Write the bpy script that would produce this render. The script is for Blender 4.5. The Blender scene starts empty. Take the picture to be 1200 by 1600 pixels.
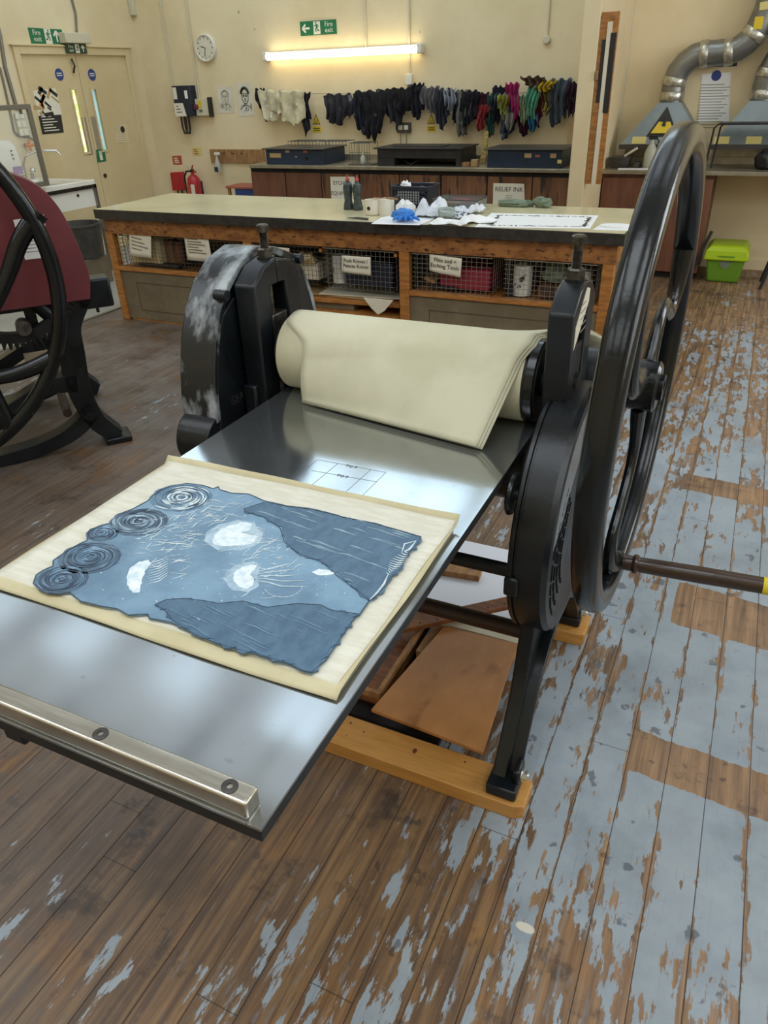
import bpy, bmesh, math, random
from mathutils import Vector, Matrix, noise as mnoise

C = bpy.context.scene.collection
SC = bpy.context.scene
PI = math.pi

# ------------------------------------------------------------------ camera, world, light, exposure
F_PX, YAW, PITCH, ROLL, EYE = 1137.09, -0.4565010, 0.5353024, 0.0354892, 1.65
_fwd = Vector((math.sin(YAW) * math.cos(PITCH), math.cos(YAW) * math.cos(PITCH), -math.sin(PITCH)))
_rt = Vector((math.cos(YAW), -math.sin(YAW), 0))
_dn = _fwd.cross(_rt)
RT = math.cos(ROLL) * _rt + math.sin(ROLL) * _dn
DN = -math.sin(ROLL) * _rt + math.cos(ROLL) * _dn
FW = _fwd
cam_data = bpy.data.cameras.new('camera')
cam = bpy.data.objects.new('camera', cam_data)
C.objects.link(cam)
m3 = Matrix((RT, -DN, -FW)).transposed()
cam.matrix_world = Matrix.Translation((0, 0, EYE)) @ m3.to_4x4()
cam_data.sensor_fit = 'VERTICAL'
cam_data.sensor_height = 36.0
cam_data.lens = F_PX / 1600 * 36
cam_data.clip_start = 0.05
cam_data.clip_end = 60
SC.camera = cam

SC.view_settings.view_transform = 'Standard'
SC.view_settings.look = 'None'
SC.view_settings.gamma = 1.0
SC.view_settings.use_curve_mapping = False
SC.view_settings.exposure = 0.0

w = bpy.data.worlds.new('overcast_sky')
SC.world = w
w.use_nodes = True
w.node_tree.nodes['Background'].inputs[0].default_value = (0.62, 0.78, 1.0, 1)
w.node_tree.nodes['Background'].inputs[1].default_value = 0.6

XL, XR, YB, YF, ZC = -6.86, 3.6, 7.9, -3.6, 4.2      # the room


def area(name, loc, sx, sy, power, col, rot=(0, 0, 0)):
    l = bpy.data.lights.new(name, 'AREA')
    l.shape = 'RECTANGLE'; l.size = sx; l.size_y = sy; l.energy = power; l.color = col
    o = bpy.data.objects.new(name, l)
    o.location = loc; o.rotation_euler = rot
    C.objects.link(o)
    return o


DAY = (0.86, 0.93, 1.0)
SKYBLUE = (0.64, 0.83, 1.0)
SKY_A = [-5.75, -4.3, -2.85, -1.4]          # roof lights near the back wall
SKY_B = [-5.6, -4.5, -3.4, -2.3, -0.9, 0.5] # roof lights over the workbench
FILL_C = [-5.2, -3.0, -0.8, 1.4]             # unseen fill lamps added overhead to brighten the near floor and presses
for x in SKY_A:
    area('daylight', (x, 6.25, ZC - 0.02), 1.3, 1.5, 25, SKYBLUE)
for x in SKY_B:
    area('daylight', (x, 3.55, ZC - 0.02), 1.04, 2.3, 6.4, (0.78, 0.88, 1.0))      # dim sheet added across the roof light to brighten the bed's reflection
    area('daylight', (x, 3.25, ZC - 0.05), 0.42, 0.62, 1.5, SKYBLUE)                # its clear pane
for x in FILL_C:
    area('daylight', (x, 0.2, ZC - 0.02), 1.5, 1.6, 38, DAY)
    area('daylight', (x, -2.2, ZC - 0.02), 1.5, 1.2, 20, DAY)
area('daylight', (3.5, 5.4, 2.5), 1.8, 2.6, 95, (0.86, 0.93, 1.0), (0, PI / 2, 0))     # unseen right-wall windows: lamps added there to light bench and back wall
area('daylight', (3.5, 1.4, 2.5), 1.8, 2.6, 60, (0.86, 0.93, 1.0), (0, PI / 2, 0))


# ------------------------------------------------------------------ measuring: a pixel of the view onto a plane of the room
def ray(px, py):
    return RT * ((px - 600) / F_PX) + DN * ((py - 800) / F_PX) + FW


def on_z(px, py, z=0.0):
    d = ray(px, py); return Vector((0, 0, EYE)) + d * ((z - EYE) / d.z)


def on_y(px, py, y):
    d = ray(px, py); return Vector((0, 0, EYE)) + d * (y / d.y)


def on_x(px, py, x):
    d = ray(px, py); return Vector((0, 0, EYE)) + d * (x / d.x)


# ------------------------------------------------------------------ materials
def lin(h):
    h = h.lstrip('#')
    v = [int(h[i:i + 2], 16) / 255 for i in (0, 2, 4)]
    return tuple((c / 12.92 if c <= 0.04045 else ((c + 0.055) / 1.055) ** 2.4) for c in v) + (1,)


def _n(nt, t, **kw):
    n = nt.nodes.new(t)
    for k, v in kw.items():
        setattr(n, k, v)
    return n


def mat(name, c1, rough=0.6, metal=0.0, c2=None, scale=8.0, stretch=(1, 1, 1), lo=0.4, hi=0.6, detail=5.0,
        bump=0.0, bscale=None, coat=0.0, trans=0.0, emit=None, estr=0.0, spec=0.5, c3=None, s3=30.0, t3=0.68, w3=0.03, alpha=1.0, rvar=0.0, aniso=0.0):
    m = bpy.data.materials.new(name)
    m.use_nodes = True
    nt = m.node_tree
    b = nt.nodes['Principled BSDF']
    b.inputs['Base Color'].default_value = lin(c1)
    b.inputs['Roughness'].default_value = rough
    b.inputs['Metallic'].default_value = metal
    b.inputs['Specular IOR Level'].default_value = spec
    b.inputs['Coat Weight'].default_value = coat
    b.inputs['Transmission Weight'].default_value = trans
    b.inputs['Alpha'].default_value = alpha
    if emit:
        b.inputs['Emission Color'].default_value = lin(emit)
        b.inputs['Emission Strength'].default_value = estr
    geo = None
    if c2 or bump or c3 or rvar:
        geo = _n(nt, 'ShaderNodeNewGeometry')
        mp = _n(nt, 'ShaderNodeMapping')
        mp.inputs['Scale'].default_value = stretch
        nt.links.new(geo.outputs['Position'], mp.inputs[0])
        vec = mp.outputs[0]
    col = None
    if c2:
        nz = _n(nt, 'ShaderNodeTexNoise')
        nz.inputs['Scale'].default_value = scale; nz.inputs['Detail'].default_value = detail; nz.inputs['Roughness'].default_value = 0.6
        nt.links.new(vec, nz.inputs['Vector'])
        rp = _n(nt, 'ShaderNodeValToRGB')
        rp.color_ramp.elements[0].position = lo; rp.color_ramp.elements[0].color = lin(c1)
        rp.color_ramp.elements[1].position = hi; rp.color_ramp.elements[1].color = lin(c2)
        nt.links.new(nz.outputs[0], rp.inputs[0])
        col = rp.outputs[0]
    if c3:
        n3 = _n(nt, 'ShaderNodeTexNoise')
        n3.inputs['Scale'].default_value = s3; n3.inputs['Detail'].default_value = 4
        nt.links.new(vec, n3.inputs['Vector'])
        mr = _n(nt, 'ShaderNodeMapRange')
        mr.inputs[1].default_value = t3; mr.inputs[2].default_value = t3 + w3
        nt.links.new(n3.outputs[0], mr.inputs[0])
        mx = _n(nt, 'ShaderNodeMix', data_type='RGBA')
        nt.links.new(mr.outputs[0], mx.inputs[0])
        if col: nt.links.new(col, mx.inputs[6])
        else: mx.inputs[6].default_value = lin(c1)
        mx.inputs[7].default_value = lin(c3)
        col = mx.outputs[2]
    if col:
        nt.links.new(col, b.inputs['Base Color'])
    if rvar:
        nr = _n(nt, 'ShaderNodeTexNoise')
        nr.inputs['Scale'].default_value = scale; nr.inputs['Detail'].default_value = 4
        nt.links.new(vec, nr.inputs['Vector'])
        mr2 = _n(nt, 'ShaderNodeMapRange')
        mr2.inputs[1].default_value = 0.3; mr2.inputs[2].default_value = 0.7
        mr2.inputs[3].default_value = rough - rvar; mr2.inputs[4].default_value = rough + rvar
        nt.links.new(nr.outputs[0], mr2.inputs[0])
        nt.links.new(mr2.outputs[0], b.inputs['Roughness'])
    if bump:
        nb = _n(nt, 'ShaderNodeTexNoise')
        nb.inputs['Scale'].default_value = bscale or scale; nb.inputs['Detail'].default_value = 4
        nt.links.new(vec, nb.inputs['Vector'])
        bp = _n(nt, 'ShaderNodeBump')
        bp.inputs['Strength'].default_value = bump; bp.inputs['Distance'].default_value = 0.01
        nt.links.new(nb.outputs[0], bp.inputs['Height'])
        nt.links.new(bp.outputs[0], b.inputs['Normal'])
    return m


M = {}
M['wall'] = mat('cream_painted_brick', '#e6d3ab', 0.75, c2='#dcc89e', scale=1.3, bump=0.25, bscale=9, c3='#8d8066', s3=11, t3=0.735, w3=0.02)
M['wall_side'] = mat('cream_wall_paint', '#e4d2ac', 0.7, c2='#dbc79d', scale=1.0, bump=0.1, bscale=14)
M['ceiling'] = mat('white_ceiling', '#d9d6cc', 0.8)
M['door'] = mat('cream_door_gloss', '#d8c397', 0.4, c2='#d0ba8c', scale=2)
M['steel_plate'] = mat('brushed_zinc', '#c9c9c4', 0.38, 1.0, c2='#dcdcd8', scale=9, stretch=(1, 6, 1))
M['kick'] = mat('dull_kick_plate', '#a89a85', 0.45, 0.3)
M['iron'] = mat('black_painted_iron', '#101417', 0.33, 0.0, c2='#181d21', scale=6, bump=0.05, bscale=70, c3='#a5aaa8', s3=38, t3=0.775, w3=0.015, spec=0.42, rvar=0.08)
M['iron_wheel'] = mat('worn_black_enamel', '#0c0f10', 0.2, 0.0, c2='#15191a', scale=5, bump=0.04, bscale=60, c3='#8b9090', s3=40, t3=0.76, w3=0.02, spec=0.42)
M['iron_edge'] = mat('blackened_steel', '#1a1b1c', 0.45, 0.3, c2='#242526', scale=20)
M['bare_iron'] = mat('bare_worn_iron', '#6c6a66', 0.38, 0.8, c2='#4c4a47', scale=30)
M['worn_rim'] = mat('paint_worn_iron', '#12171a', 0.35, 0.0, c2='#a4abae', scale=6, stretch=(2.4, 1.2, 1.2), lo=0.47, hi=0.66, spec=0.6)
M['bolt'] = mat('oily_steel', '#5d5850', 0.35, 0.85, c2='#3f3b36', scale=60)
M['zinc_bolt'] = mat('bright_zinc', '#c9ccca', 0.3, 0.9)
M['alu'] = mat('milled_aluminium', '#cfc9bb', 0.27, 0.95, c2='#b3ad9f', scale=5, stretch=(1, 12, 1), c3='#3b3833', s3=70, t3=0.735, w3=0.02)
M['hex'] = mat('dark_hex_screw', '#4b4846', 0.5, 0.6)
M['bed'] = mat('polished_steel_bed', '#a0a5a7', 0.13, 0.9, c2='#adb1b2', scale=2.2, stretch=(1, 1.5, 1), lo=0.35, hi=0.68, c3='#8f9394', s3=22, t3=0.69, w3=0.1, rvar=0.05)
M['pencil'] = mat('pencil_line', '#7c868d', 0.5, 0.6)
M['felt'] = mat('cream_wool_felt', '#cfcbb2', 0.95, c2='#c5c1a6', scale=5, bump=0.03, bscale=160, spec=0.1)
M['felt_roller'] = mat('stained_wool_felt', '#c9c5ab', 0.95, c2='#bfba9d', scale=6, bump=0.03, bscale=160, c3='#97978a', s3=22, t3=0.71, w3=0.05, spec=0.1)
M['tissue'] = mat('cream_tissue', '#dddacb', 0.7, c2='#d3cfbd', scale=6, stretch=(3, 16, 1), bump=0.02, bscale=60, spec=0.25)
M['tissue_tan'] = mat('yellowed_tissue', '#cfc6a3', 0.7, c2='#c5bb96', scale=8, spec=0.2)
M['ink'] = mat('blue_grey_ink', '#64839b', 0.3, 0.2, c2='#7d9db4', scale=7, bump=0.08, bscale=90, spec=0.6, c3='#9db4c4', s3=60, t3=0.70, w3=0.03)
M['ink_dark'] = mat('dark_blue_ink', '#46627a', 0.4, 0.1, c2='#547188', scale=26, stretch=(2, 1, 1), bump=0.1, bscale=110, spec=0.5)
M['ink_mid'] = mat('mid_blue_ink', '#5a778f', 0.36, 0.15, c2='#6d8ba2', scale=20, bump=0.08, bscale=90, spec=0.5)
M['ink_rose'] = mat('rose_grey_ink', '#4c5f72', 0.36, 0.15, c2='#5f7589', scale=24, bump=0.08, bscale=90)
M['ink_line'] = mat('deep_ink_line', '#33475a', 0.5)
M['wiped'] = mat('wiped_white_ink', '#e9f1f3', 0.35, c2='#c9dbe3', scale=60, spec=0.5)
M['ink_pale'] = mat('pale_blue_ink', '#a9c0cf', 0.35, 0.1, c2='#8fa9bb', scale=40)
M['wood_orange'] = mat('varnished_pine', '#b4793c', 0.45, c2='#96602c', scale=6, stretch=(1.5, 1.5, 9), bump=0.05, c3='#4a2d18', s3=14, t3=0.70, w3=0.03)
M['wood_apron'] = mat('stained_chipboard', '#a06a37', 0.5, c2='#7c4d26', scale=12, stretch=(1, 1, 2), c3='#3a2415', s3=24, t3=0.60, w3=0.05)
M['panel_olive'] = mat('olive_brown_panel', '#7a6d55', 0.6, c2='#6b5f4a', scale=4, c3='#4c4335', s3=20, t3=0.70, w3=0.05)
M['panel_line'] = mat('panel_groove', '#514736', 0.7)
M['pine'] = mat('planed_pine', '#c9954f', 0.5, c2='#b57f3c', scale=4, stretch=(2, 30, 20), bump=0.05, lo=0.3, hi=0.7)
M['knot'] = mat('pine_knot', '#6b3f1f', 0.6)
M['ply'] = mat('brown_plywood', '#b57d45', 0.5, c2='#a06c38', scale=2.4, stretch=(2, 1, 1), c3='#7a4a22', s3=5, t3=0.62, w3=0.15)
M['old_wood'] = mat('old_red_brown_wood', '#8a552b', 0.6, c2='#6d4020', scale=6, stretch=(2, 6, 2), c3='#33221a', s3=30, t3=0.70, w3=0.03)
M['raw_wood'] = mat('raw_batten', '#a97f52', 0.7, c2='#8a633c', scale=12, stretch=(4, 1, 1), c3='#3f6c8f', s3=9, t3=0.66, w3=0.04)
M['paper'] = mat('white_paper', '#eeeeec', 0.6, spec=0.3)
M['paper_bluish'] = mat('glossy_white_sheet', '#e3e6ee', 0.35, spec=0.4)
M['paper_cream'] = mat('cream_paper', '#ddd6c2', 0.7, c2='#d5ccb4', scale=7, spec=0.2)
M['sign'] = mat('white_sign', '#e4ddc8', 0.5)
M['text'] = mat('black_print', '#2a2723', 0.6)
M['text_grey'] = mat('grey_print', '#77705f', 0.7)
M['line_grey'] = mat('faint_print', '#968d78', 0.7)
M['laminate'] = mat('cream_laminate', '#d4c9a3', 0.2, c2='#cbbf97', scale=2.0, spec=0.5)
M['laminate_edge'] = mat('black_bench_edging', '#262422', 0.4, c2='#353330', scale=20)
M['cabinet'] = mat('ink_stained_brown_wood', '#835a3a', 0.55, c2='#6b452b', scale=3, stretch=(5, 5, 0.7), c3='#2a2420', s3=4.5, t3=0.52, w3=0.12)
M['cabinet_red'] = mat('reddish_wood', '#744a34', 0.5, c2='#633c2a', scale=3, stretch=(5, 5, 0.7))
M['dark_gap'] = mat('dark_kick_board', '#1d1917', 0.8)
M['counter'] = mat('zinc_worktop', '#a59c86', 0.35, 0.6, c2='#958b75', scale=8)
M['blue_steel'] = mat('navy_painted_steel', '#1f3047', 0.4, c2='#1a2839', scale=5, bump=0.1, bscale=40)
M['black_steel'] = mat('black_painted_steel', '#221f1f', 0.5, c2='#2c2928', scale=12)
M['grey_steel'] = mat('grey_painted_steel', '#4d4a47', 0.35, 0.4)
M['label_tan'] = mat('tan_label', '#b79a6b', 0.6)
M['label_red'] = mat('faded_red_label', '#a8604a', 0.6)
M['galv'] = mat('galvanised_steel', '#8f8e88', 0.35, 0.75, c2='#7d7d79', scale=4, stretch=(1, 1, 2))
M['galv_hood'] = mat('galvanised_hood', '#8b9494', 0.42, 0.55, c2='#7b8484', scale=3)
M['tape'] = mat('silver_foil_tape', '#c9c5b6', 0.28, 0.8, c2='#a9a596', scale=30, bump=0.3, bscale=50)
M['yellow'] = mat('warning_yellow', '#dcbd22', 0.5)
M['yellow_pale'] = mat('pale_yellow_label', '#d6c77c', 0.6)
M['green_sign'] = mat('exit_green', '#1b6e45', 0.5)
M['green_dark'] = mat('dark_exit_green', '#27432f', 0.5)
M['white'] = mat('white_plastic', '#e2dccb', 0.4)
M['white_gloss'] = mat('glazed_white_fireclay', '#ece7da', 0.15, spec=0.6)
M['black'] = mat('black_plastic', '#1c1b1d', 0.4)
M['navy'] = mat('dark_navy_plastic', '#1f2333', 0.4)
M['red'] = mat('fire_red', '#b3262e', 0.35)
M['red_dark'] = mat('oxblood_sheet_metal', '#6d2f34', 0.45, c2='#63292f', scale=4, c3='#8a5a58', s3=40, t3=0.73, w3=0.02)
M['red_sign'] = mat('faded_red_sign', '#b5503c', 0.6)
M['blue_sign'] = mat('mandatory_blue', '#2c4080', 0.5)
M['orange'] = mat('orange_plastic', '#cf7a2c', 0.5)
M['purple'] = mat('lilac_panel', '#a07ca6', 0.5)
M['lime'] = mat('lime_plastic_lid', '#b5d119', 0.35, trans=0.15)
M['lime_box'] = mat('green_translucent_plastic', '#7cb030', 0.4, trans=0.35)
M['pipe'] = mat('white_conduit', '#cfc5aa', 0.5)
M['pipe_grey'] = mat('grey_conduit', '#7d7769', 0.45, 0.3)
M['chrome'] = mat('chrome', '#d8d6d0', 0.12, 1.0)
M['wire'] = mat('zinc_wire', '#a9a8a2', 0.35, 0.8)
M['wire_dark'] = mat('dull_wire', '#5e5a54', 0.45, 0.6)
M['cardboard'] = mat('brown_cardboard', '#a98a5e', 0.8, c2='#9a7b50', scale=6)
M['cream_box'] = mat('cream_card_box', '#cdbb8c', 0.8)
M['crimson'] = mat('crimson_box', '#8f2537', 0.5)
M['dark_box'] = mat('dark_blue_crate', '#1d2233', 0.5)
M['glove'] = mat('blue_nitrile', '#2a7fd6', 0.4, c2='#2070c4', scale=20)
M['ragpaper'] = mat('inky_scrap_paper', '#dfe3e8', 0.7, c2='#b9c0cb', scale=16, lo=0.45, hi=0.7, c3='#54606e', s3=22, t3=0.64, w3=0.05)
M['clear'] = mat('clear_sheet', '#dfe6e0', 0.05, alpha=0.10)
M['glass'] = mat('clear_glass', '#dfe6e0', 0.05, trans=0.85, spec=0.5)
M['milky'] = mat('milky_plastic', '#c9c8b6', 0.35, trans=0.3)
M['tin'] = mat('tin_can', '#d8d6cd', 0.35, 0.3, c3='#4a3c34', s3=16, t3=0.62, w3=0.04)
M['dark_bottle'] = mat('inky_grey_bottle', '#45504d', 0.4, c2='#2f3837', scale=40)
M['cap_red'] = mat('red_bottle_cap', '#c0493f', 0.4)
M['brown_handle'] = mat('dark_turned_wood', '#3d2717', 0.32, c2='#2a1a10', scale=8, stretch=(1, 14, 14), coat=0.3)
M['yellow_tape'] = mat('yellow_grip_tape', '#d8c11e', 0.5)
M['lino'] = mat('grey_linoleum', '#a19d92', 0.5, c2='#96928a', scale=3)
M['rust'] = mat('brown_tie_rod', '#3b2b24', 0.45, 0.3)
M['gold_foil'] = mat('crumpled_foil', '#c9b77c', 0.25, 0.8, bump=0.6, bscale=40)
M['kraft'] = mat('kraft_envelope', '#b8976a', 0.8)
M['bucket'] = mat('grimy_black_bucket', '#3c3934', 0.5, c2='#4c4943', scale=9)
M['blue_book'] = mat('blue_card', '#2d4279', 0.6)
M['label_plate'] = mat('brushed_label_plate', '#b9bec2', 0.25, 0.8)
M['outdoor_green'] = mat('sunlit_leaves', '#b9d25a', 0.8, c2='#fbffd0', scale=9, emit='#d8ec7a', estr=1.0)
M['outdoor_blue'] = mat('daylit_glazing', '#a9d3d6', 0.3, c2='#c6e6e6', scale=9, emit='#a6d3d8', estr=0.45)
M['tube'] = mat('lit_fluorescent_diffuser', '#fff6dd', 0.4, emit='#fff0cc', estr=7.0)
M['dusty'] = mat('dusty_bottle', '#6f7c66', 0.6)


def leaf_emission(m, ca, cb, s, strength):
    nt = m.node_tree; b = nt.nodes['Principled BSDF']
    g = _n(nt, 'ShaderNodeNewGeometry'); nz = _n(nt, 'ShaderNodeTexNoise'); nz.inputs['Scale'].default_value = s
    rp = _n(nt, 'ShaderNodeValToRGB')
    rp.color_ramp.elements[0].position = 0.42; rp.color_ramp.elements[0].color = lin(ca)
    rp.color_ramp.elements[1].position = 0.58; rp.color_ramp.elements[1].color = lin(cb)
    nt.links.new(g.outputs['Position'], nz.inputs['Vector']); nt.links.new(nz.outputs[0], rp.inputs[0])
    nt.links.new(rp.outputs[0], b.inputs['Emission Color']); b.inputs['Emission Strength'].default_value = strength


leaf_emission(M['outdoor_green'], '#8fae2e', '#fbffcf', 14, 1.1)


def floor_material():
    m = bpy.data.materials.new('worn_painted_floorboards')
    m.use_nodes = True
    nt = m.node_tree; L = nt.links.new
    b = nt.nodes['Principled BSDF']
    geo = _n(nt, 'ShaderNodeNewGeometry')
    sep = _n(nt, 'ShaderNodeSeparateXYZ'); L(geo.outputs['Position'], sep.inputs[0])

    def math_(op, a, bb=None, c=None, clamp=False):
        n = _n(nt, 'ShaderNodeMath', operation=op); n.use_clamp = clamp
        for i, v in enumerate((a, bb, c)):
            if v is None: continue
            if isinstance(v, (int, float)): n.inputs[i].default_value = v
            else: L(v, n.inputs[i])
        return n.outputs[0]

    def rng(v, a, bb, c=0.0, d=1.0, smooth=True):
        n = _n(nt, 'ShaderNodeMapRange'); n.interpolation_type = 'SMOOTHSTEP' if smooth else 'LINEAR'
        L(v, n.inputs[0])
        for i, q in zip((1, 2, 3, 4), (a, bb, c, d)): n.inputs[i].default_value = q
        return n.outputs[0]

    def noise(vec, s, d=5, r=0.6):
        n = _n(nt, 'ShaderNodeTexNoise'); n.inputs['Scale'].default_value = s; n.inputs['Detail'].default_value = d; n.inputs['Roughness'].default_value = r
        L(vec, n.inputs['Vector']); return n.outputs[0]

    def mix(f, a, bb):
        n = _n(nt, 'ShaderNodeMix', data_type='RGBA')
        if isinstance(f, (int, float)): n.inputs[0].default_value = f
        else: L(f, n.inputs[0])
        for i, v in ((6, a), (7, bb)):
            if isinstance(v, str): n.inputs[i].default_value = lin(v)
            else: L(v, n.inputs[i])
        return n.outputs[2]

    def ramp(v, stops):
        r = _n(nt, 'ShaderNodeValToRGB')
        e = r.color_ramp.elements
        while len(e) < len(stops): e.new(0.5)
        for q, (p, c) in zip(e, stops): q.position = p; q.color = lin(c)
        L(v, r.inputs[0]); return r.outputs[0]

    X, Y = sep.outputs[0], sep.outputs[1]
    W = 0.1035
    u = math_('DIVIDE', math_('SUBTRACT', X, 0.081 - 0.0), W)
    idx = math_('FLOOR', u)
    fr = math_('FRACT', u)
    wn = _n(nt, 'ShaderNodeTexWhiteNoise', noise_dimensions='1D'); L(idx, wn.inputs['W'])
    r1 = wn.outputs['Value']
    # board-local coordinates
    cmb = _n(nt, 'ShaderNodeCombineXYZ'); L(math_('MULTIPLY', X, 34), cmb.inputs[0]); L(math_('ADD', math_('MULTIPLY', Y, 1.7), math_('MULTIPLY', r1, 37)), cmb.inputs[1]); L(math_('MULTIPLY', r1, 11), cmb.inputs[2])
    grain = noise(cmb.outputs[0], 1.6, 7, 0.62)
    cmb2 = _n(nt, 'ShaderNodeCombineXYZ'); L(math_('MULTIPLY', X, 110), cmb2.inputs[0]); L(math_('MULTIPLY', Y, 4), cmb2.inputs[1]); L(r1, cmb2.inputs[2])
    fine = noise(cmb2.outputs[0], 1.4, 4, 0.7)
    wood = ramp(grain, [(0.30, '#463629'), (0.45, '#6b5138'), (0.58, '#8a6a45'), (0.72, '#9f7d55')])
    wood = mix(rng(r1, 0.0, 1.0, 0.0, 0.45, False), wood, '#6f5a48')
    wood = mix(rng(fine, 0.5, 0.72, 0, 0.5), wood, '#2e231b')
    big = noise(geo.outputs['Position'], 1.1, 5, 0.65)
    mid = noise(geo.outputs['Position'], 4.6, 6, 0.65)
    spots = noise(geo.outputs['Position'], 13, 3, 0.5)
    stain = noise(geo.outputs['Position'], 2.3, 4, 0.7)
    # orange bare wood out in the aisle, browner and inky near the presses
    aisle = rng(math_('ADD', X, math_('MULTIPLY', math_('SUBTRACT', big, 0.5), 0.8)), -0.35, 0.15)
    wood = mix(math_('MULTIPLY', aisle, 0.55), wood, ramp(grain, [(0.3, '#7d6350'), (0.55, '#a48468'), (0.75, '#b9987a')]))
    wood = mix(math_('MULTIPLY', rng(stain, 0.52, 0.72), 0.6), wood, '#2f2a2a')
    wood = mix(math_('MULTIPLY', rng(spots, 0.66, 0.70), 0.55), wood, '#26262a')
    wood = mix(math_('MULTIPLY', rng(math_('ADD', X, math_('MULTIPLY', math_('SUBTRACT', big, 0.5), 1.0)), -0.5, -1.3), 0.62), wood, ramp(mid, [(0.3, '#3c3a3b'), (0.5, '#5b5450'), (0.7, '#6d665f')]))
    blot = noise(geo.outputs['Position'], 7.5, 6, 0.7)
    wood = mix(math_('MULTIPLY', rng(blot, 0.55, 0.66), 0.55), wood, '#2b2624')
    wood = mix(math_('MULTIPLY', rng(math_('ADD', math_('MULTIPLY', fine, 0.5), math_('MULTIPLY', blot, 0.5)), 0.42, 0.33), 0.35), wood, '#a98f72')
    wood = mix(math_('MULTIPLY', rng(stain, 0.46, 0.36), 0.35), wood, ramp(grain, [(0.3, '#6e4a2b'), (0.6, '#9a6f3f'), (0.75, '#a87c48')]))
    # grey floor paint, flaked along the grain
    cmb3 = _n(nt, 'ShaderNodeCombineXYZ'); L(math_('MULTIPLY', X, 5.0), cmb3.inputs[0]); L(math_('MULTIPLY', Y, 1.6), cmb3.inputs[1]); L(math_('MULTIPLY', r1, 1.1), cmb3.inputs[2])
    pa = noise(cmb3.outputs[0], 1.5, 3, 0.55)
    pb = noise(cmb3.outputs[0], 6.0, 6, 0.65)
    cmb4 = _n(nt, 'ShaderNodeCombineXYZ'); L(math_('MULTIPLY', X, 46), cmb4.inputs[0]); L(math_('MULTIPLY', Y, 6.5), cmb4.inputs[1]); L(r1, cmb4.inputs[2])
    pc = noise(cmb4.outputs[0], 1.5, 5, 0.7)
    peel = math_('ADD', math_('ADD', math_('MULTIPLY', pa, 0.42), math_('MULTIPLY', pb, 0.33)), math_('MULTIPLY', pc, 0.25))
    zone = rng(X, -1.1, 0.05, -0.120, 0.080)
    front = rng(Y, 0.8, 1.5, -0.050, 0.0)
    far = rng(Y, 3.0, 4.6, 0.0, -0.075)
    farther = rng(Y, 5.2, 6.6, 0.0, -0.08)
    boards = math_('MULTIPLY', math_('SUBTRACT', r1, 0.5), 0.05)
    lft = math_('MULTIPLY', rng(X, -0.75, -0.3, 1.0, 0.0), rng(Y, 0.4, 1.0, 0.085, 0.0))
    rim_ = math_('MULTIPLY', math_('MAXIMUM', rng(fr, 0.0, 0.16, 1, 0), rng(fr, 0.86, 1.0)), -0.07)
    cov = math_('ADD', math_('ADD', math_('ADD', zone, front), math_('ADD', far, boards)), math_('ADD', math_('ADD', lft, rim_), math_('ADD', farther, math_('MULTIPLY', math_('SUBTRACT', big, 0.5), 0.14))))
    # bare strips left where something once stood
    wob = math_('MULTIPLY', math_('SUBTRACT', mid, 0.5), 0.05)
    Yw = math_('ADD', math_('ADD', Y, wob), math_('MULTIPLY', X, 0.10))

    def band(a, bb, x0):
        f = math_('MULTIPLY', rng(Yw, a - 0.008, a + 0.008), rng(Yw, bb - 0.008, bb + 0.008, 1, 0))
        return math_('MULTIPLY', f, rng(X, x0 - 0.01, x0 + 0.01))
    bands = math_('MAXIMUM', math_('MAXIMUM', band(1.50, 1.65, -0.02), band(2.20, 2.45, 0.02)), band(3.20, 3.36, -0.05))
    cov = math_('SUBTRACT', cov, math_('MULTIPLY', bands, 0.4))
    paint = rng(math_('ADD', peel, cov), 0.492, 0.508)
    pcol = ramp(mid, [(0.3, '#808b93'), (0.5, '#929da6'), (0.7, '#9ea8af')])
    pcol = mix(rng(r1, 0, 1, 0, 0.25, False), pcol, '#a0a6a8')
    pcol = mix(math_('MULTIPLY', rng(spots, 0.64, 0.68), 0.7), pcol, '#4c5058')
    pcol = mix(rng(fine, 0.56, 0.75, 0, 0.3), pcol, '#5c6468')
    resid = rng(math_('ADD', math_('MULTIPLY', pc, 0.75), math_('ADD', math_('MULTIPLY', peel, 0.25), cov)), 0.49, 0.58, 0.0, 0.5)
    wood = mix(math_('MULTIPLY', resid, math_('SUBTRACT', 1.0, bands)), wood, '#7c8184')
    col = mix(paint, wood, pcol)
    # paler tone painted in for the sheen the far left floor reflects
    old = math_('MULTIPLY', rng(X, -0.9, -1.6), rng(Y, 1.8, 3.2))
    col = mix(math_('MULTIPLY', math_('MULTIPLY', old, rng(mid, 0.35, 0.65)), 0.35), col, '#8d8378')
    # pale splash of plaster
    dx = math_('MULTIPLY', math_('SUBTRACT', X, -0.151), 1.0); dy = math_('MULTIPLY', math_('SUBTRACT', Y, 0.957), 1.9)
    dist = math_('SQRT', math_('ADD', math_('MULTIPLY', dx, dx), math_('MULTIPLY', dy, dy)))
    spl = rng(math_('ADD', dist, math_('MULTIPLY', math_('SUBTRACT', spots, 0.5), 0.03)), 0.018, 0.024, 1, 0)
    col = mix(spl, col, '#cfcabb')
    gap = math_('MAXIMUM', rng(fr, 0.0, 0.022, 1, 0), rng(fr, 0.978, 1.0))
    col = mix(math_('MULTIPLY', gap, 0.88), col, '#15100d')
    # butt joints
    yj = math_('FRACT', math_('ADD', math_('DIVIDE', Y, 2.6), math_('MULTIPLY', r1, 5.3)))
    but = rng(yj, 0.0, 0.0016, 1, 0)
    col = mix(math_('MULTIPLY', but, 0.8), col, '#1a1410')
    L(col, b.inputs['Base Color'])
    L(math_('ADD', math_('MULTIPLY', paint, -0.06), rng(mid, 0.3, 0.7, 0.42, 0.6)), b.inputs['Roughness'])
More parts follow.
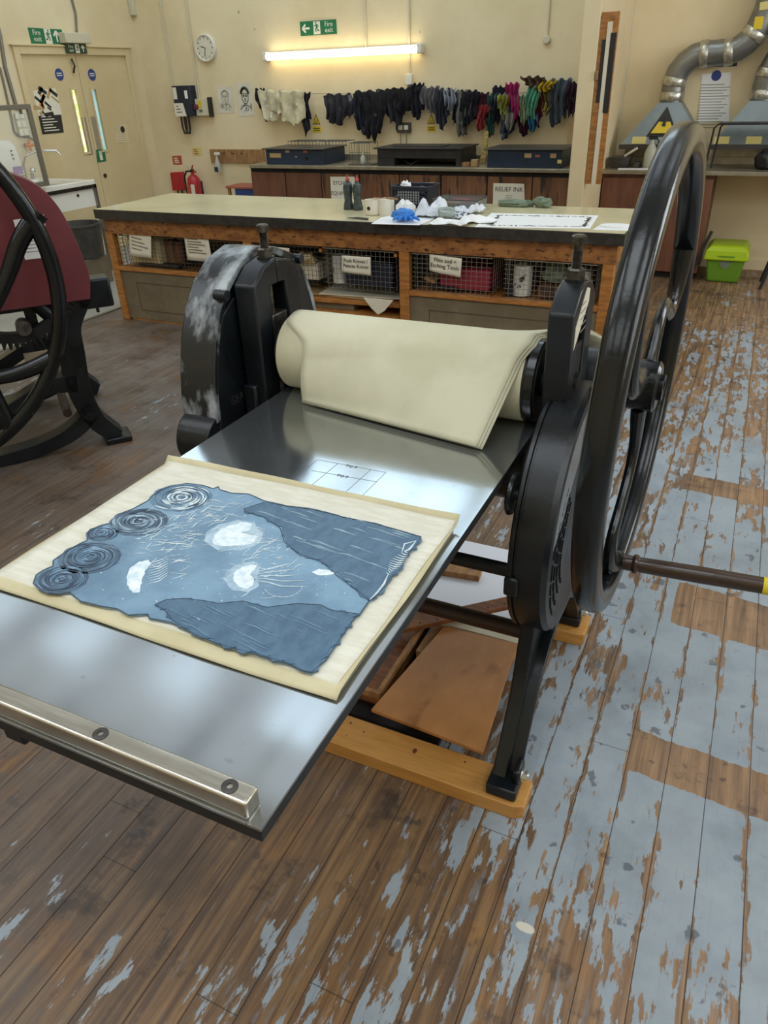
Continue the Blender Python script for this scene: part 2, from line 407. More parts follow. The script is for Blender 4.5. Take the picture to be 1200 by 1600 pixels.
    b.inputs['Specular IOR Level'].default_value = 0.45
    h = math_('ADD', math_('MULTIPLY', gap, -1.0), math_('ADD', math_('MULTIPLY', paint, 0.12), math_('MULTIPLY', grain, 0.35)))
    bp = _n(nt, 'ShaderNodeBump'); bp.inputs['Strength'].default_value = 0.35; bp.inputs['Distance'].default_value = 0.004
    L(h, bp.inputs['Height']); L(bp.outputs[0], b.inputs['Normal'])
    return m


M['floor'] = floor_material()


# ------------------------------------------------------------------ mesh helpers
def axm(o, axis):
    """a frame at o whose local z runs along the given axis"""
    if isinstance(axis, str):
        axis = {'x': Vector((1, 0, 0)), 'y': Vector((0, 1, 0)), 'z': Vector((0, 0, 1))}[axis]
    q = Vector(axis).normalized().to_track_quat('Z', 'Y')
    return Matrix.Translation(o) @ q.to_matrix().to_4x4()


def smooth_path(P, k=5):
    """points along a curve through P"""
    P = [Vector(p) for p in P]; out = []
    for i in range(len(P) - 1):
        p0, p1, p2, p3 = P[max(0, i - 1)], P[i], P[i + 1], P[min(len(P) - 1, i + 2)]
        for j in range(k):
            t = j / k
            out.append(.5 * ((2 * p1) + (p2 - p0) * t + (2 * p0 - 5 * p1 + 4 * p2 - p3) * t * t + (3 * p1 - p0 - 3 * p2 + p3) * t ** 3))
    return out + [P[-1]]


class MB:
    def __init__(s, T=None):
        s.bm = bmesh.new(); s.mi = 0; s.T = T

    def face(s, vs):
        try:
            f = s.bm.faces.new(vs); f.material_index = s.mi; return f
        except ValueError:
            return None

    def v(s, p):
        return s.bm.verts.new(p)

    def box(s, c, d, rot=None):
        c = Vector(c); d = Vector(d) / 2
        R = rot if rot is not None else Matrix.Identity(3)
        if isinstance(R, (int, float)): R = Matrix.Rotation(R, 3, 'Z')
        vs = [s.v(c + R @ Vector((sx * d.x, sy * d.y, sz * d.z))) for sx in (-1, 1) for sy in (-1, 1) for sz in (-1, 1)]
        for q in ((0, 1, 3, 2), (4, 6, 7, 5), (0, 4, 5, 1), (2, 3, 7, 6), (0, 2, 6, 4), (1, 5, 7, 3)):
            s.face([vs[i] for i in q])
        return s

    def bb(s, a, b):
        a = Vector(a); b = Vector(b)
        return s.box((a + b) / 2, [abs(q) for q in (b - a)])

    def prism(s, pts, axis, a, b):
        f = {'x': lambda p, t: (t, p[0], p[1]), 'y': lambda p, t: (p[0], t, p[1]), 'z': lambda p, t: (p[0], p[1], t)}[axis]
        A = [s.v(f(p, a)) for p in pts]; B = [s.v(f(p, b)) for p in pts]
        n = len(pts)
        s.face(A[::-1]); s.face(B)
        for i in range(n):
            s.face([A[i], A[(i + 1) % n], B[(i + 1) % n], B[i]])
        return s

    def loft(s, rings, closed=True, caps=True):
        R = [[s.v(p) for p in r] for r in rings]
        n = len(R[0])
        for i in range(len(R) - 1):
            for j in range(n if closed else n - 1):
                s.face([R[i][j], R[i][(j + 1) % n], R[i + 1][(j + 1) % n], R[i + 1][j]])
        if caps and closed:
            s.face(R[0][::-1]); s.face(R[-1])
        return s

    def tube(s, path, r, n=10, closed=False, caps=True, flat=1.0, up=None):
        P = [Vector(p) for p in path]
        k = len(P); rings = []
        prev = None
        for i, p in enumerate(P):
            if closed: t = P[(i + 1) % k] - P[i - 1]
            else: t = P[min(i + 1, k - 1)] - P[max(i - 1, 0)]
            t.normalize()
            if up is not None:
                a = Vector(up) - t * Vector(up).dot(t); a.normalize()
            elif prev is None:
                a = t.orthogonal().normalized()
            else:
                a = prev - t * prev.dot(t); a.normalize()
            prev = a
            b = t.cross(a)
            rr = r[i] if isinstance(r, (list, tuple)) else r
            rings.append([p + a * (math.cos(2 * PI * j / n) * rr * flat) + b * (math.sin(2 * PI * j / n) * rr) for j in range(n)])
        if closed:
            rings.append(rings[0])
            R = [[s.v(q) for q in g] for g in rings[:-1]]
            for i in range(k):
                A, B = R[i], R[(i + 1) % k]
                for j in range(n): s.face([A[j], A[(j + 1) % n], B[(j + 1) % n], B[j]])
        else:
            s.loft(rings, True, caps)
        return s

    def rod(s, a, b, r, n=12):
        return s.tube([a, b], r, n)

    def lathe(s, prof, F, n=32, closed=False):
        """prof: (radius, height) pairs turned round local z of frame F; closed joins the profile's ends"""
        rings = []
        for (r, h) in prof:
            if r < 1e-6: rings.append([s.v(F @ Vector((0, 0, h)))])
            else: rings.append([s.v(F @ Vector((math.cos(2 * PI * j / n) * r, math.sin(2 * PI * j / n) * r, h))) for j in range(n)])
        k = len(rings)
        for i in range(k if closed else k - 1):
            A, B = rings[i], rings[(i + 1) % k]
            for j in range(n):
                j2 = (j + 1) % n
                if len(A) == 1 and len(B) == 1: continue
                if len(A) == 1: s.face([A[0], B[j2], B[j]])
                elif len(B) == 1: s.face([A[j], A[j2], B[0]])
                else: s.face([A[j], A[j2], B[j2], B[j]])
        return s

    def disc(s, c, r, h, axis='z', n=24):
        return s.lathe([(0, 0), (r, 0), (r, h), (0, h)], axm(c, axis), n)

    def hexagon(s, c, r, h, axis='z'):
        return s.lathe([(0, 0), (r, 0), (r, h), (0, h)], axm(c, axis), 6)

    def ball(s, c, r, n=12, sc=(1, 1, 1)):
        c = Vector(c)
        prof = [(math.sin(PI * i / n) * r, -math.cos(PI * i / n) * r) for i in range(n + 1)]
        F = Matrix.Translation(c) @ Matrix.Diagonal((*sc, 1))
        return s.lathe(prof, F, n * 2)

    def grid(s, fn, nu, nv, closed_u=False):
        G = [[s.v(fn(i / nu, j / nv)) for j in range(nv + 1)] for i in range(nu + 1)]
        for i in range(nu):
            for j in range(nv):
                s.face([G[i][j], G[i + 1][j], G[i + 1][j + 1], G[i][j + 1]])
        return s

    def build(s, name, m, parent=None, smooth=35, bevel=0.0, solid=0.0, seg=2, sub=0):
        bm = s.bm
        bmesh.ops.recalc_face_normals(bm, faces=bm.faces)
        if s.T is not None: bmesh.ops.transform(bm, matrix=s.T, verts=bm.verts)
        off = Vector((0, 0, 0))
        if parent is None and len(bm.verts):
            xs = [v.co.x for v in bm.verts]; ys = [v.co.y for v in bm.verts]; zs = [v.co.z for v in bm.verts]
            off = Vector(((min(xs) + max(xs)) / 2, (min(ys) + max(ys)) / 2, min(zs)))
            bmesh.ops.translate(bm, verts=bm.verts, vec=-off)
        me = bpy.data.meshes.new(name)
        bm.to_mesh(me); bm.free()
        for q in (m if isinstance(m, (list, tuple)) else [m]): me.materials.append(M[q] if isinstance(q, str) else q)
        if smooth:
            me.polygons.foreach_set('use_smooth', [True] * len(me.polygons))
            me.set_sharp_from_angle(angle=math.radians(smooth))
        o = bpy.data.objects.new(name, me)
        C.objects.link(o)
        if parent is None: o.location = off
        else: adopt(o, parent)
        if solid:
            q = o.modifiers.new('thickness', 'SOLIDIFY'); q.thickness = solid; q.offset = 0
        if bevel:
            q = o.modifiers.new('bevel', 'BEVEL'); q.width = bevel; q.segments = seg; q.limit_method = 'ANGLE'; q.angle_limit = math.radians(40)
        if sub:
            q = o.modifiers.new('smooth', 'SUBSURF'); q.levels = sub; q.render_levels = sub
        return o


def world_loc(o):
    l = Vector(o.location)
    while o.parent: o = o.parent; l = l + Vector(o.location)
    return l


def adopt(o, parent):
    """vertices of o are in room coordinates; make it a part of parent (whose origin is moved, never turned)"""
    o.parent = parent
    o.location = -world_loc(parent)


def tag(o, label, cat, group=None, kind=None):
    o['label'] = label
    o['category'] = cat
    if group: o['group'] = group
    if kind: o['kind'] = kind
    return o


def thing(name, label, cat, loc, group=None):
    o = bpy.data.objects.new(name, None)
    o.empty_display_size = 0.1
    o.location = loc
    C.objects.link(o)
    return tag(o, label, cat, group)


def struct(name, mb, m, **kw):
    o = mb.build(name, m, **kw); o['kind'] = 'structure'; return o


R_BACK = (PI / 2, 0, 0)          # writing that faces the camera from the back wall
R_LEFT = (PI / 2, 0, PI / 2)     # writing on the left wall


def txt(name, body, size, m, parent, loc, rot=R_BACK, align='CENTER', sx=1.0, sp=1.0, roll=0.0):
    cu = bpy.data.curves.new(name, 'FONT')
    cu.body = body; cu.size = size; cu.align_x = align; cu.align_y = 'CENTER'; cu.extrude = 0.0004; cu.space_line = sp; cu.resolution_u = 2
    t = bpy.data.objects.new(name, cu)
    C.objects.link(t)
    bpy.context.view_layer.update()
    me = bpy.data.meshes.new_from_object(t.evaluated_get(bpy.context.evaluated_depsgraph_get()))
    bpy.data.objects.remove(t)
    from mathutils import Euler
    T = Matrix.Translation(loc) @ Euler(rot).to_matrix().to_4x4() @ Matrix.Rotation(roll, 4, 'Z') @ Matrix.Diagonal((sx, 1, 1, 1))
    me.transform(T)
    me.materials.clear(); me.materials.append(M[m])
    o = bpy.data.objects.new(name, me)
    C.objects.link(o)
    adopt(o, parent)
    return o


def rnd(seed):
    return random.Random(seed)


# ------------------------------------------------------------------ the room
struct('floor', MB().bb((XL - 0.1, YF - 0.1, -0.1), (XR + 0.1, YB + 0.1, 0)), 'floor')
struct('floor_linoleum', MB().bb((XL, 3.0, 0), (-4.88, YB, 0.004)), 'lino')
struct('trim_1', MB().bb((-4.885, 3.0, 0), (-4.85, 5.5, 0.008)), 'pipe_grey')
struct('wall_back', MB().bb((XL - 0.12, YB, 0), (XR + 0.12, YB + 0.12, ZC)), 'wall')
struct('wall_right', MB().bb((XR, YF, 0), (XR + 0.12, YB, ZC)), 'wall_side')
struct('wall_front', MB().bb((XL - 0.12, YF - 0.12, 0), (XR + 0.12, YF, ZC)), 'wall_side')
# left wall with the opening of the double door
DY0, DY1, DZ = 6.15, 7.64, 1.98
wl = MB()
wl.bb((XL - 0.12, YF, 0), (XL, DY0, ZC)); wl.bb((XL - 0.12, DY1, 0), (XL, YB, ZC)); wl.bb((XL - 0.12, DY0, DZ), (XL, DY1, ZC))
struct('wall_left', wl, 'wall_side')
struct('ceiling', MB().bb((XL - 0.12, YF - 0.12, ZC), (XR + 0.12, YB + 0.12, ZC + 0.1)), 'ceiling')
# glazing bars of the roof lights, also put round the added fill lamps
n = 0
for xs, y, sx, sy in ((SKY_A, 6.25, 1.3, 1.5), (SKY_B, 3.55, 1.04, 2.3), (FILL_C, 0.2, 1.5, 1.6), (FILL_C, -2.2, 1.5, 1.2)):
    for x in xs:
        n += 1
        f = MB()
        for s in (-1, 1):
            f.box((x + s * (sx / 2 + 0.03), y, ZC - 0.03), (0.06, sy + 0.12, 0.06))
            f.box((x, y + s * (sy / 2 + 0.03), ZC - 0.03), (sx, 0.06, 0.06))
        f.box((x, y, ZC - 0.035), (0.035, sy, 0.03)); f.box((x, y, ZC - 0.035), (sx, 0.035, 0.03))
        struct('window_%d' % n, f, 'white')

# door leaves in their frame
fr = MB()
fr.bb((XL - 0.02, DY0 - 0.07, 0), (XL + 0.03, DY0, DZ + 0.07)); fr.bb((XL - 0.02, DY1, 0), (XL + 0.03, DY1 + 0.07, DZ + 0.07)); fr.bb((XL - 0.02, DY0, DZ), (XL + 0.03, DY1, DZ + 0.07))
fr.bb((XL - 0.01, DY0 - 0.09, DZ + 0.07), (XL + 0.045, DY1 + 0.12, DZ + 0.085))
struct('trim_2', fr, 'door', bevel=0.004)
mid = (DY0 + DY1) / 2
for k, (a, b) in enumerate(((DY0, mid - 0.003), (mid + 0.003, DY1))):
    wy0, wy1 = ((6.73, 6.80) if k == 0 else (7.02, 7.09))
    wz0, wz1 = 1.06, 1.66
    d = MB()
    d.bb((XL - 0.045, a, 0.006), (XL, wy0, DZ)); d.bb((XL - 0.045, wy1, 0.006), (XL, b, DZ))
    d.bb((XL - 0.045, wy0, 0.006), (XL, wy1, wz0)); d.bb((XL - 0.045, wy0, wz1), (XL, wy1, DZ))
    door = struct('door_%d' % (k + 1), d, 'door')
    MB().bb((XL - 0.03, wy0 - 0.002, wz0 - 0.002), (XL - 0.024, wy1 + 0.002, wz1 + 0.002)).build('pane', 'outdoor_green' if k == 0 else 'outdoor_blue', door)
    fb = MB()
    fb.bb((XL - 0.005, wy0 - 0.022, wz0 - 0.02), (XL + 0.01, wy0, wz1 + 0.02)); fb.bb((XL - 0.005, wy1, wz0 - 0.02), (XL + 0.01, wy1 + 0.022, wz1 + 0.02))
    fb.bb((XL - 0.005, wy0, wz0 - 0.02), (XL + 0.01, wy1, wz0)); fb.bb((XL - 0.005, wy0, wz1), (XL + 0.01, wy1, wz1 + 0.02))
    fb.build('bead', 'door', door)
    c = mid + (-0.075 if k == 0 else 0.075)
    MB().bb((XL, c - 0.038, 1.03), (XL + 0.003, c + 0.038, 1.40)).build('push_plate', 'kick', door)
    if k == 1:
        kk = MB(); kk.disc((XL, mid + 0.07, 0.80), 0.022, 0.012, 'x'); kk.build('lock', 'bolt', door)

struct('baseboard_back', MB().bb((0.0, YB - 0.015, 0), (XR, YB, 0.09)), 'wall')
# pier that ends the worktop run
struct('wall_pier', MB().bb((-1.417, 6.53, 0), (-1.290, YB, ZC)), 'wall_side', bevel=0.006)


# ------------------------------------------------------------------ the big etching press
BED = 0.90
RY, RZ = 1.70, 1.0          # roller axis
PRESS = thing('etching_press', 'large black cast iron etching press with steel bed, roller and tall flywheel', 'printing press', (-0.75, 1.65, 0))

bed_bm = MB().bb((-1.112, 0.42, BED - 0.004), (-0.382, 2.30, BED))
bed = bed_bm.build('bed_plate', 'bed', PRESS)
MB().bb((-1.110, 0.422, BED - 0.028), (-0.384, 2.298, BED - 0.004)).build('bed_underside', 'iron_edge', PRESS, bevel=0.002)
pm = MB()


def pline(m, a, b, wdt=0.0006, z=BED + 0.0003):
    A = on_z(*a, z); B = on_z(*b, z); d = (B - A); l = d.length
    m.box((A + B) / 2, (l, wdt, 0.0003), math.atan2(d.y, d.x))


for a, b in (((496, 718), (603, 738)), ((487, 735), (590, 753)), ((496, 718), (440, 765)), ((528, 724), (470, 772)), ((580, 733), (525, 782)), ((603, 738), (552, 788))):
    pline(pm, a, b)
mk = pm.build('pencil_marks', 'pencil', bed, smooth=0)
for px, py in ((549, 729), (535, 744)):
    p = on_z(px, py, BED + 0.0004)
    txt('handwriting', 'TO P', 0.013, 'pencil', mk, p, rot=(0, 0, 0))
bar = MB().bb((-1.105, 0.424, BED), (-0.402, 0.453, BED + 0.029)).build('end_stop', 'alu', PRESS, bevel=0.004, seg=3)
for x in (-0.434, -0.638, -0.842, -1.046):
    q = MB(); q.lathe([(0, 0), (0.0105, 0), (0.0105, 0.0012), (0.0095, 0.0018), (0.0042, 0.0018), (0.0036, -0.004), (0, -0.004)], axm((x, 0.4385, BED + 0.0288), 'z'), 24)
    q.build('countersunk_screw', 'hex', bar)
# running rails under the bed
for x in (-0.98, -0.52):
    MB().bb((x - 0.02, 0.50, BED - 0.06), (x + 0.02, 2.24, BED - 0.028)).build('bed_rail', 'iron_edge', PRESS)
MB().bb((-0.83, 0.425, BED - 0.05), (-0.79, 0.47, BED - 0.028)).build('bed_stop_lug', 'iron_edge', PRESS, bevel=0.004)

# side frames: an arched casting each
for side in (0, 1):
    x0, x1 = (-0.335, -0.265) if side else (-1.225, -1.155)
    web = [(1.235, .05), (1.295, .05), (1.335, .13), (1.43, .26), (1.54, .335), (1.645, .36), (1.75, .335), (1.86, .26), (1.955, .13), (1.995, .05), (2.06, .05),
           (1.93, .26), (1.885, .425), (1.90, .62), (1.90, .86), (1.86, .93), (1.50, .93), (1.42, .86), (1.42, .62), (1.445, .425), (1.392, .26), (1.30, .13)]
    if not side: web = [q for q in web if q not in ((1.50, .93), (1.42, .86), (1.42, .62))][:-3] + [(1.57, .93), (1.56, .62)] + web[-3:]
    xw0, xw1 = (x0, x1 - 0.03) if side else (x0 + 0.03, x1)
    fr = MB().prism(web, 'x', xw0, xw1)
    frame = fr.build('side_frame', 'iron', PRESS, bevel=0.006)
    # flange that stiffens the arch
    fl = MB()
    arch_i = [(1.295, .05), (1.335, .13), (1.43, .26), (1.54, .335), (1.645, .36), (1.75, .335), (1.86, .26), (1.955, .13), (1.995, .05)]
    arch_o = [(y + (0.012 if y < 1.645 else -0.012) * (0 if abs(y - 1.645) < .01 else -1), z + 0.016) for y, z in arch_i]
    fl.prism(arch_i + [(y, z) for y, z in reversed([(q[0] - (0.014 if q[0] < 1.645 else -0.014) * (abs(q[0] - 1.645) > .02), q[1] + (0.016 if q[1] > .1 else 0)) for q in arch_i])], 'x', x0, x1)
    fl.build('arch_flange', 'iron', frame, bevel=0.003)
    for y0, y1 in ((1.225, 1.315), (1.975, 2.07)):
        MB().bb((x0 - 0.004, y0, .05), (x1 + 0.006, y1, .085)).build('foot', 'iron', frame, bevel=0.006)
        b = MB(); yb = (y0 + y1) / 2 + (0.01 if y0 < 1.5 else -0.02); xo = x1 + 0.006 if side else x0 - 0.006
        s = 1 if side else -1
        b.disc((xo, yb, .10), 0.020, 0.004 * s, 'x'); b.hexagon((xo + .004 * s, yb, .10), 0.0125, 0.010 * s, 'x'); b.ball((xo + .012 * s, yb, .10), 0.008, 8)
        b.build('frame_bolt', 'zinc_bolt', frame)
        MB().bb((min(xo, xo - .02 * s), yb - .026, .078), (max(xo, xo - .02 * s), yb + .03, .128)).build('bolt_boss', 'iron', frame, bevel=.008)

# bearing posts with their slots and screws
for side in (0, 1):
    x0, x1 = (-0.362, -0.305) if side else (-1.195, -1.130)
    px = (x0 + x1) / 2
    po = MB()
    # two columns, a head and a sill leave the slot open
    y0, y1 = 1.585, 1.815
    po.prism([(y0, .80), (y0 + .075, .80), (y0 + .075, 1.115), (y0 + .075, 1.185), (1.70, 1.185), (1.70, 1.252), (y0 + .055, 1.24), (y0, 1.20)], 'x', x0, x1)
    po.prism([(y1, .80), (y1, 1.20), (y1 - .045, 1.235), (1.70, 1.252), (1.70, 1.185), (y1 - .078, 1.185), (y1 - .078, .80)], 'x', x0, x1)
    post = po.build('bearing_post', 'iron', PRESS, bevel=0.006)
    MB().bb((x0 + .006, y0 + .076, .93), (x1 - .004, y1 - .079, 1.105)).build('bearing_block', 'bare_iron' if not side else 'iron_edge', post, bevel=0.003)
    b = MB(); b.rod((px, 1.70, 1.09), (px, 1.70, 1.33), 0.0105, 14)
    for k in range(16):
        z = 1.262 + k * 0.0033
        b.lathe([(0.0105, z), (0.0122, z + .0011), (0.0105, z + .0022)], Matrix.Translation((px, 1.70, 0)), 14)
    sc = b.build('pressure_screw', 'bolt', post)
    h = MB(); h.lathe([(0, 0), (0.018, 0), (0.018, .016), (0.013, .0195), (0, .0195)], axm((px, 1.70, 1.315 if not side else 1.327), 'z'), 6); h.build('screw_head', 'bolt', sc)
    h = MB(); h.lathe([(0.010, 0), (0.021, 0), (0.021, .020), (0.017, .024), (0.010, .024)], axm((px, 1.70, 1.252), 'z'), 6); h.build('lock_nut', 'bolt', sc)
    MB().disc((px, 1.70, 1.243), 0.024, .010, 'z').build('screw_boss', 'iron', post)
    if side:
        g = on_x(914, 472, x1 + .001)
        MB().prism([(1.612, 1.115), (1.612, 1.165), (1.70, 1.235), (1.735, 1.225), (1.735, 1.195)], 'x', x1, x1 + .0012).build('paper_notice', 'sign', post, smooth=0)
        tl = MB()
        for k in range(5): tl.box((x1 + .0016, 1.67 + .006 * k, 1.205 - .016 * k), (.0006, .055, .003))
        tl.build('printed_lines', 'line_grey', post, smooth=0)

# domed gear guard on the far side frame
dome = [(1.415, .72), (1.452, .86), (1.455, .93), (1.470, 1.0), (1.492, 1.07), (1.527, 1.14), (1.575, 1.20), (1.645, 1.246), (1.73, 1.266), (1.82, 1.25),
        (1.915, 1.212), (1.952, 1.165), (1.978, 1.122), (2.0, 1.075), (2.02, 1.0), (2.03, .90), (2.02, .72)]
dg = MB()
dg.prism(dome, 'x', -1.315, -1.222)
guard = dg.build('gear_guard', 'iron', PRESS, bevel=0.006, seg=3)
# rim lip of worn paint along the crown
rim = MB()
crown = dome[1:15]
cy, cz = 1.73, .95
rings = []
for (y, z) in crown:
    o = Vector((0, y - cy, z - cz)).normalized()
    a = Vector((-1.318, y, z)) + o * .004; b2 = Vector((-1.205, y, z)) + o * .004
    rings.append([a, b2, b2 - o * .022, a - o * .022])
rim.loft(rings)
rim.build('guard_rim', 'worn_rim', guard, bevel=0.004)
fp = MB().prism([(1.435, .74), (1.462, .86), (1.466, .93), (1.481, 1.0), (1.503, 1.07), (1.535, 1.132), (1.60, 1.165), (1.60, .74)], 'x', -1.222, -1.205)
fp.prism([(1.80, .74), (1.80, 1.20), (1.87, 1.205), (1.945, 1.165), (1.985, 1.085), (2.010, 1.0), (2.018, .9), (2.01, .74)], 'x', -1.222, -1.205)
fp.build('guard_face', 'iron', guard, bevel=0.004)
gt = MB()
NT = 40
prof = []
for k in range(NT):
    for t, r in ((0, .20), (.3, .22), (.55, .22), (.85, .20)):
        a = 2 * PI * (k + t) / NT
        prof.append((1.715 + math.cos(a) * r, .985 + math.sin(a) * r))
gt.prism(prof, 'x', -1.2215, -1.212)
gt.build('ring_gear', 'iron_edge', PRESS, smooth=0)
for y, z in ((1.545, 1.183), (1.925, 1.20)): MB().rod((-1.225, y, z), (-1.188, y, z), .014).build('guard_lug', 'iron', guard)
ear = MB()
ear.lathe([(0, 0), (.076, 0), (.080, .004), (.080, .106), (.076, .11), (0, .11)], axm((-1.318, 1.475, .800), 'x'), 36)
ear.bb((-1.318, 1.47, .72), (-1.21, 1.60, .86))
ear.build('bearing_ear', 'iron', guard, bevel=.004)
txt('cast_letters', 'GEAR', 0.034, 'bare_iron', guard, (-1.2045, 1.56, .895), rot=(PI / 2, 0, PI / 2))

# gear cover below the wheel
GY, GZ, GR = 1.665, .685, .325
gc = MB()
gc.lathe([(0, 0), (GR - .004, 0), (GR, .004), (GR, .012), (GR - .006, .014), (GR - .006, .018), (GR, .020), (GR, .080), (GR - .010, .092), (GR - .03, .094), (GR - .045, .088), (0, .088)], axm((-.352, GY, GZ), 'x'), 72)
cover = gc.build('gear_cover', 'iron', PRESS)
for p_, q_ in (((-.352, 1.635, GZ + GR - .004), (-.318, 1.675, GZ + GR + .022)), ((-.356, GY - GR - .006, .61), (-.322, GY - GR + .022, .66)), ((-.30, 1.55, .355), (-.27, 1.585, .395))):
    MB().bb(p_, q_).build('cover_lug', 'iron', cover, bevel=.006)
lp = MB(); lp.prism([(GY - .275, GZ + .03), (GY - .262, GZ + .10), (GY - .20, GZ + .20), (GY - .10, GZ + .265), (GY + .02, GZ + .29), (GY + .02, GZ + .20), (GY - .10, GZ + .14), (GY - .20, GZ + .06)], 'x', -.264, -.2618)
lp.build('label_plate', 'label_plate', cover, smooth=0)
dots = MB()
for row in range(4):
    for k in range(34):
        if (k * 7 + row * 5) % 9 < 2: continue
        a = PI + .72 - k * .048
        rr = .245 - row * .030
        dots.box((-.2635, GY + math.cos(a) * rr, GZ + math.sin(a) * rr - .05), (.004, .006, .009))
dots.build('cast_lettering', 'iron_edge', cover, smooth=0)
# cover of the driven end, further back
gc = MB(); gc.lathe([(0, 0), (.095, 0), (.10, .005), (.10, .085), (.092, .092), (0, .092)], axm((-.345, 1.93, .925), 'x'), 48); gc.build('pinion_cover', 'iron', PRESS)
kn = MB(); kn.lathe([(0, 0), (.012, 0), (.012, -.012), (.047, -.014), (.050, -.018), (.050, -.022), (.046, -.026), (0, -.026)], axm((-.345, 1.40, .845), 'x'), 32); kn.build('bed_guide_roller', 'iron_wheel', PRESS)

# rollers
MB().lathe([(0, 0), (.094, 0), (.094, .72), (0, .72)], axm((-1.105, RY, RZ), 'x'), 56).build('upper_roller', 'iron_edge', PRESS)
MB().lathe([(.085, 0), (.100, 0), (.1025, .003), (.1025, .022), (.100, .025), (.085, .025)], axm((-.412, RY, RZ), 'x'), 56, closed=True).build('roller_collar', 'iron_wheel', PRESS)
MB().rod((-1.20, RY, RZ), (-.30, RY, RZ), .035).build('roller_shaft', 'iron_edge', PRESS)
MB().lathe([(0, 0), (.10, 0), (.10, .70), (0, .70)], axm((-1.10, RY, BED - .03 - .10), 'x'), 40).build('lower_roller', 'iron_edge', PRESS)

# tie rods
for (y, z, r) in ((1.395, .64, .017), (1.535, .352, .023)):
    MB().rod((-1.19, y, z), (-.30, y, z), r, 16).build('tie_rod', 'rust' if r > .02 else 'iron_edge', PRESS)

# flywheel
WX, WY, WZ, WR = -.152, 1.68, 1.03, .535
F = axm((WX, WY, WZ), Vector((1, -.018, -.006)))
wh = MB()
prof = []
for k in range(20):                       # rounded rim section
    a = 2 * PI * k / 20
    c, s = math.cos(a), math.sin(a)
    prof.append((WR - .030 + .030 * math.copysign(abs(c) ** .7, c), .029 * math.copysign(abs(s) ** .7, s)))
wh.lathe(prof, F, 110, closed=True)
wheel = wh.build('flywheel', 'iron_wheel', PRESS, smooth=60)
hb = MB(); hb.lathe([(.02, -.04), (.052, -.04), (.058, -.034), (.058, .030), (.050, .036), (.03, .036), (.03, .046), (.02, .046)], F, 40, closed=True); hb.build('hub', 'iron_wheel', wheel)
MB().rod((-.262, WY, WZ - .04), (-.11, WY, WZ), .020).build('wheel_axle', 'iron_edge', wheel)
for k in range(3):
    a0 = math.radians(-93 + 120 * k)
    path = []; rad = []
    for j in range(21):
        t = j / 20
        r = .05 + (WR - .05 - .05) * t
        a = a0 + .30 * math.sin(t * PI * 2.0) * (1 - .15 * t)
        path.append(F @ Vector((math.cos(a) * r, math.sin(a) * r, 0)))
        rad.append(.030 - .010 * math.sin(t * PI) + (.012 * max(0, t - .8) / .2))
    MB().tube(path, rad, 14, flat=.62, up=(1, 0, 0)).build('spoke', 'iron_wheel', wheel)
# crank handle on the rim
hy, hz0 = 1.65, .562
dv = Vector((.332, 0, .018)); h0 = Vector((WX + .012, hy, hz0))
F2 = axm(h0, dv)
hd = MB(); hd.lathe([(0, 0), (.020, 0), (.020, .034), (.024, .036), (.026, .042), (.024, .048), (.0195, .051), (.0205, .09), (.0215, .20), (.0205, .335), (.0, .335)], F2, 32)
handle = hd.build('crank_handle', 'brown_handle', PRESS)
hd = MB(); hd.lathe([(0, .335), (.0212, .335), (.0215, .39), (.0205, .43), (.019, .434), (0, .434)], F2, 32); hd.build('grip_tape', 'yellow_tape', handle)
MB().lathe([(0, -.03), (.030, -.03), (.030, .006), (.022, .012), (0, .012)], F2, 28).build('handle_boss', 'iron_wheel', handle)
# felt sleeve of the roller
MB().lathe([(.094, .0), (.100, .0), (.1015, .004), (.1015, .125), (.1005, .127), (.1005, .130), (.1015, .132), (.1015, .676), (.100, .68), (.094, .68)], axm((-1.097, RY, RZ), 'x'), 72, closed=True).build('felt_sleeve', 'felt_roller', PRESS)


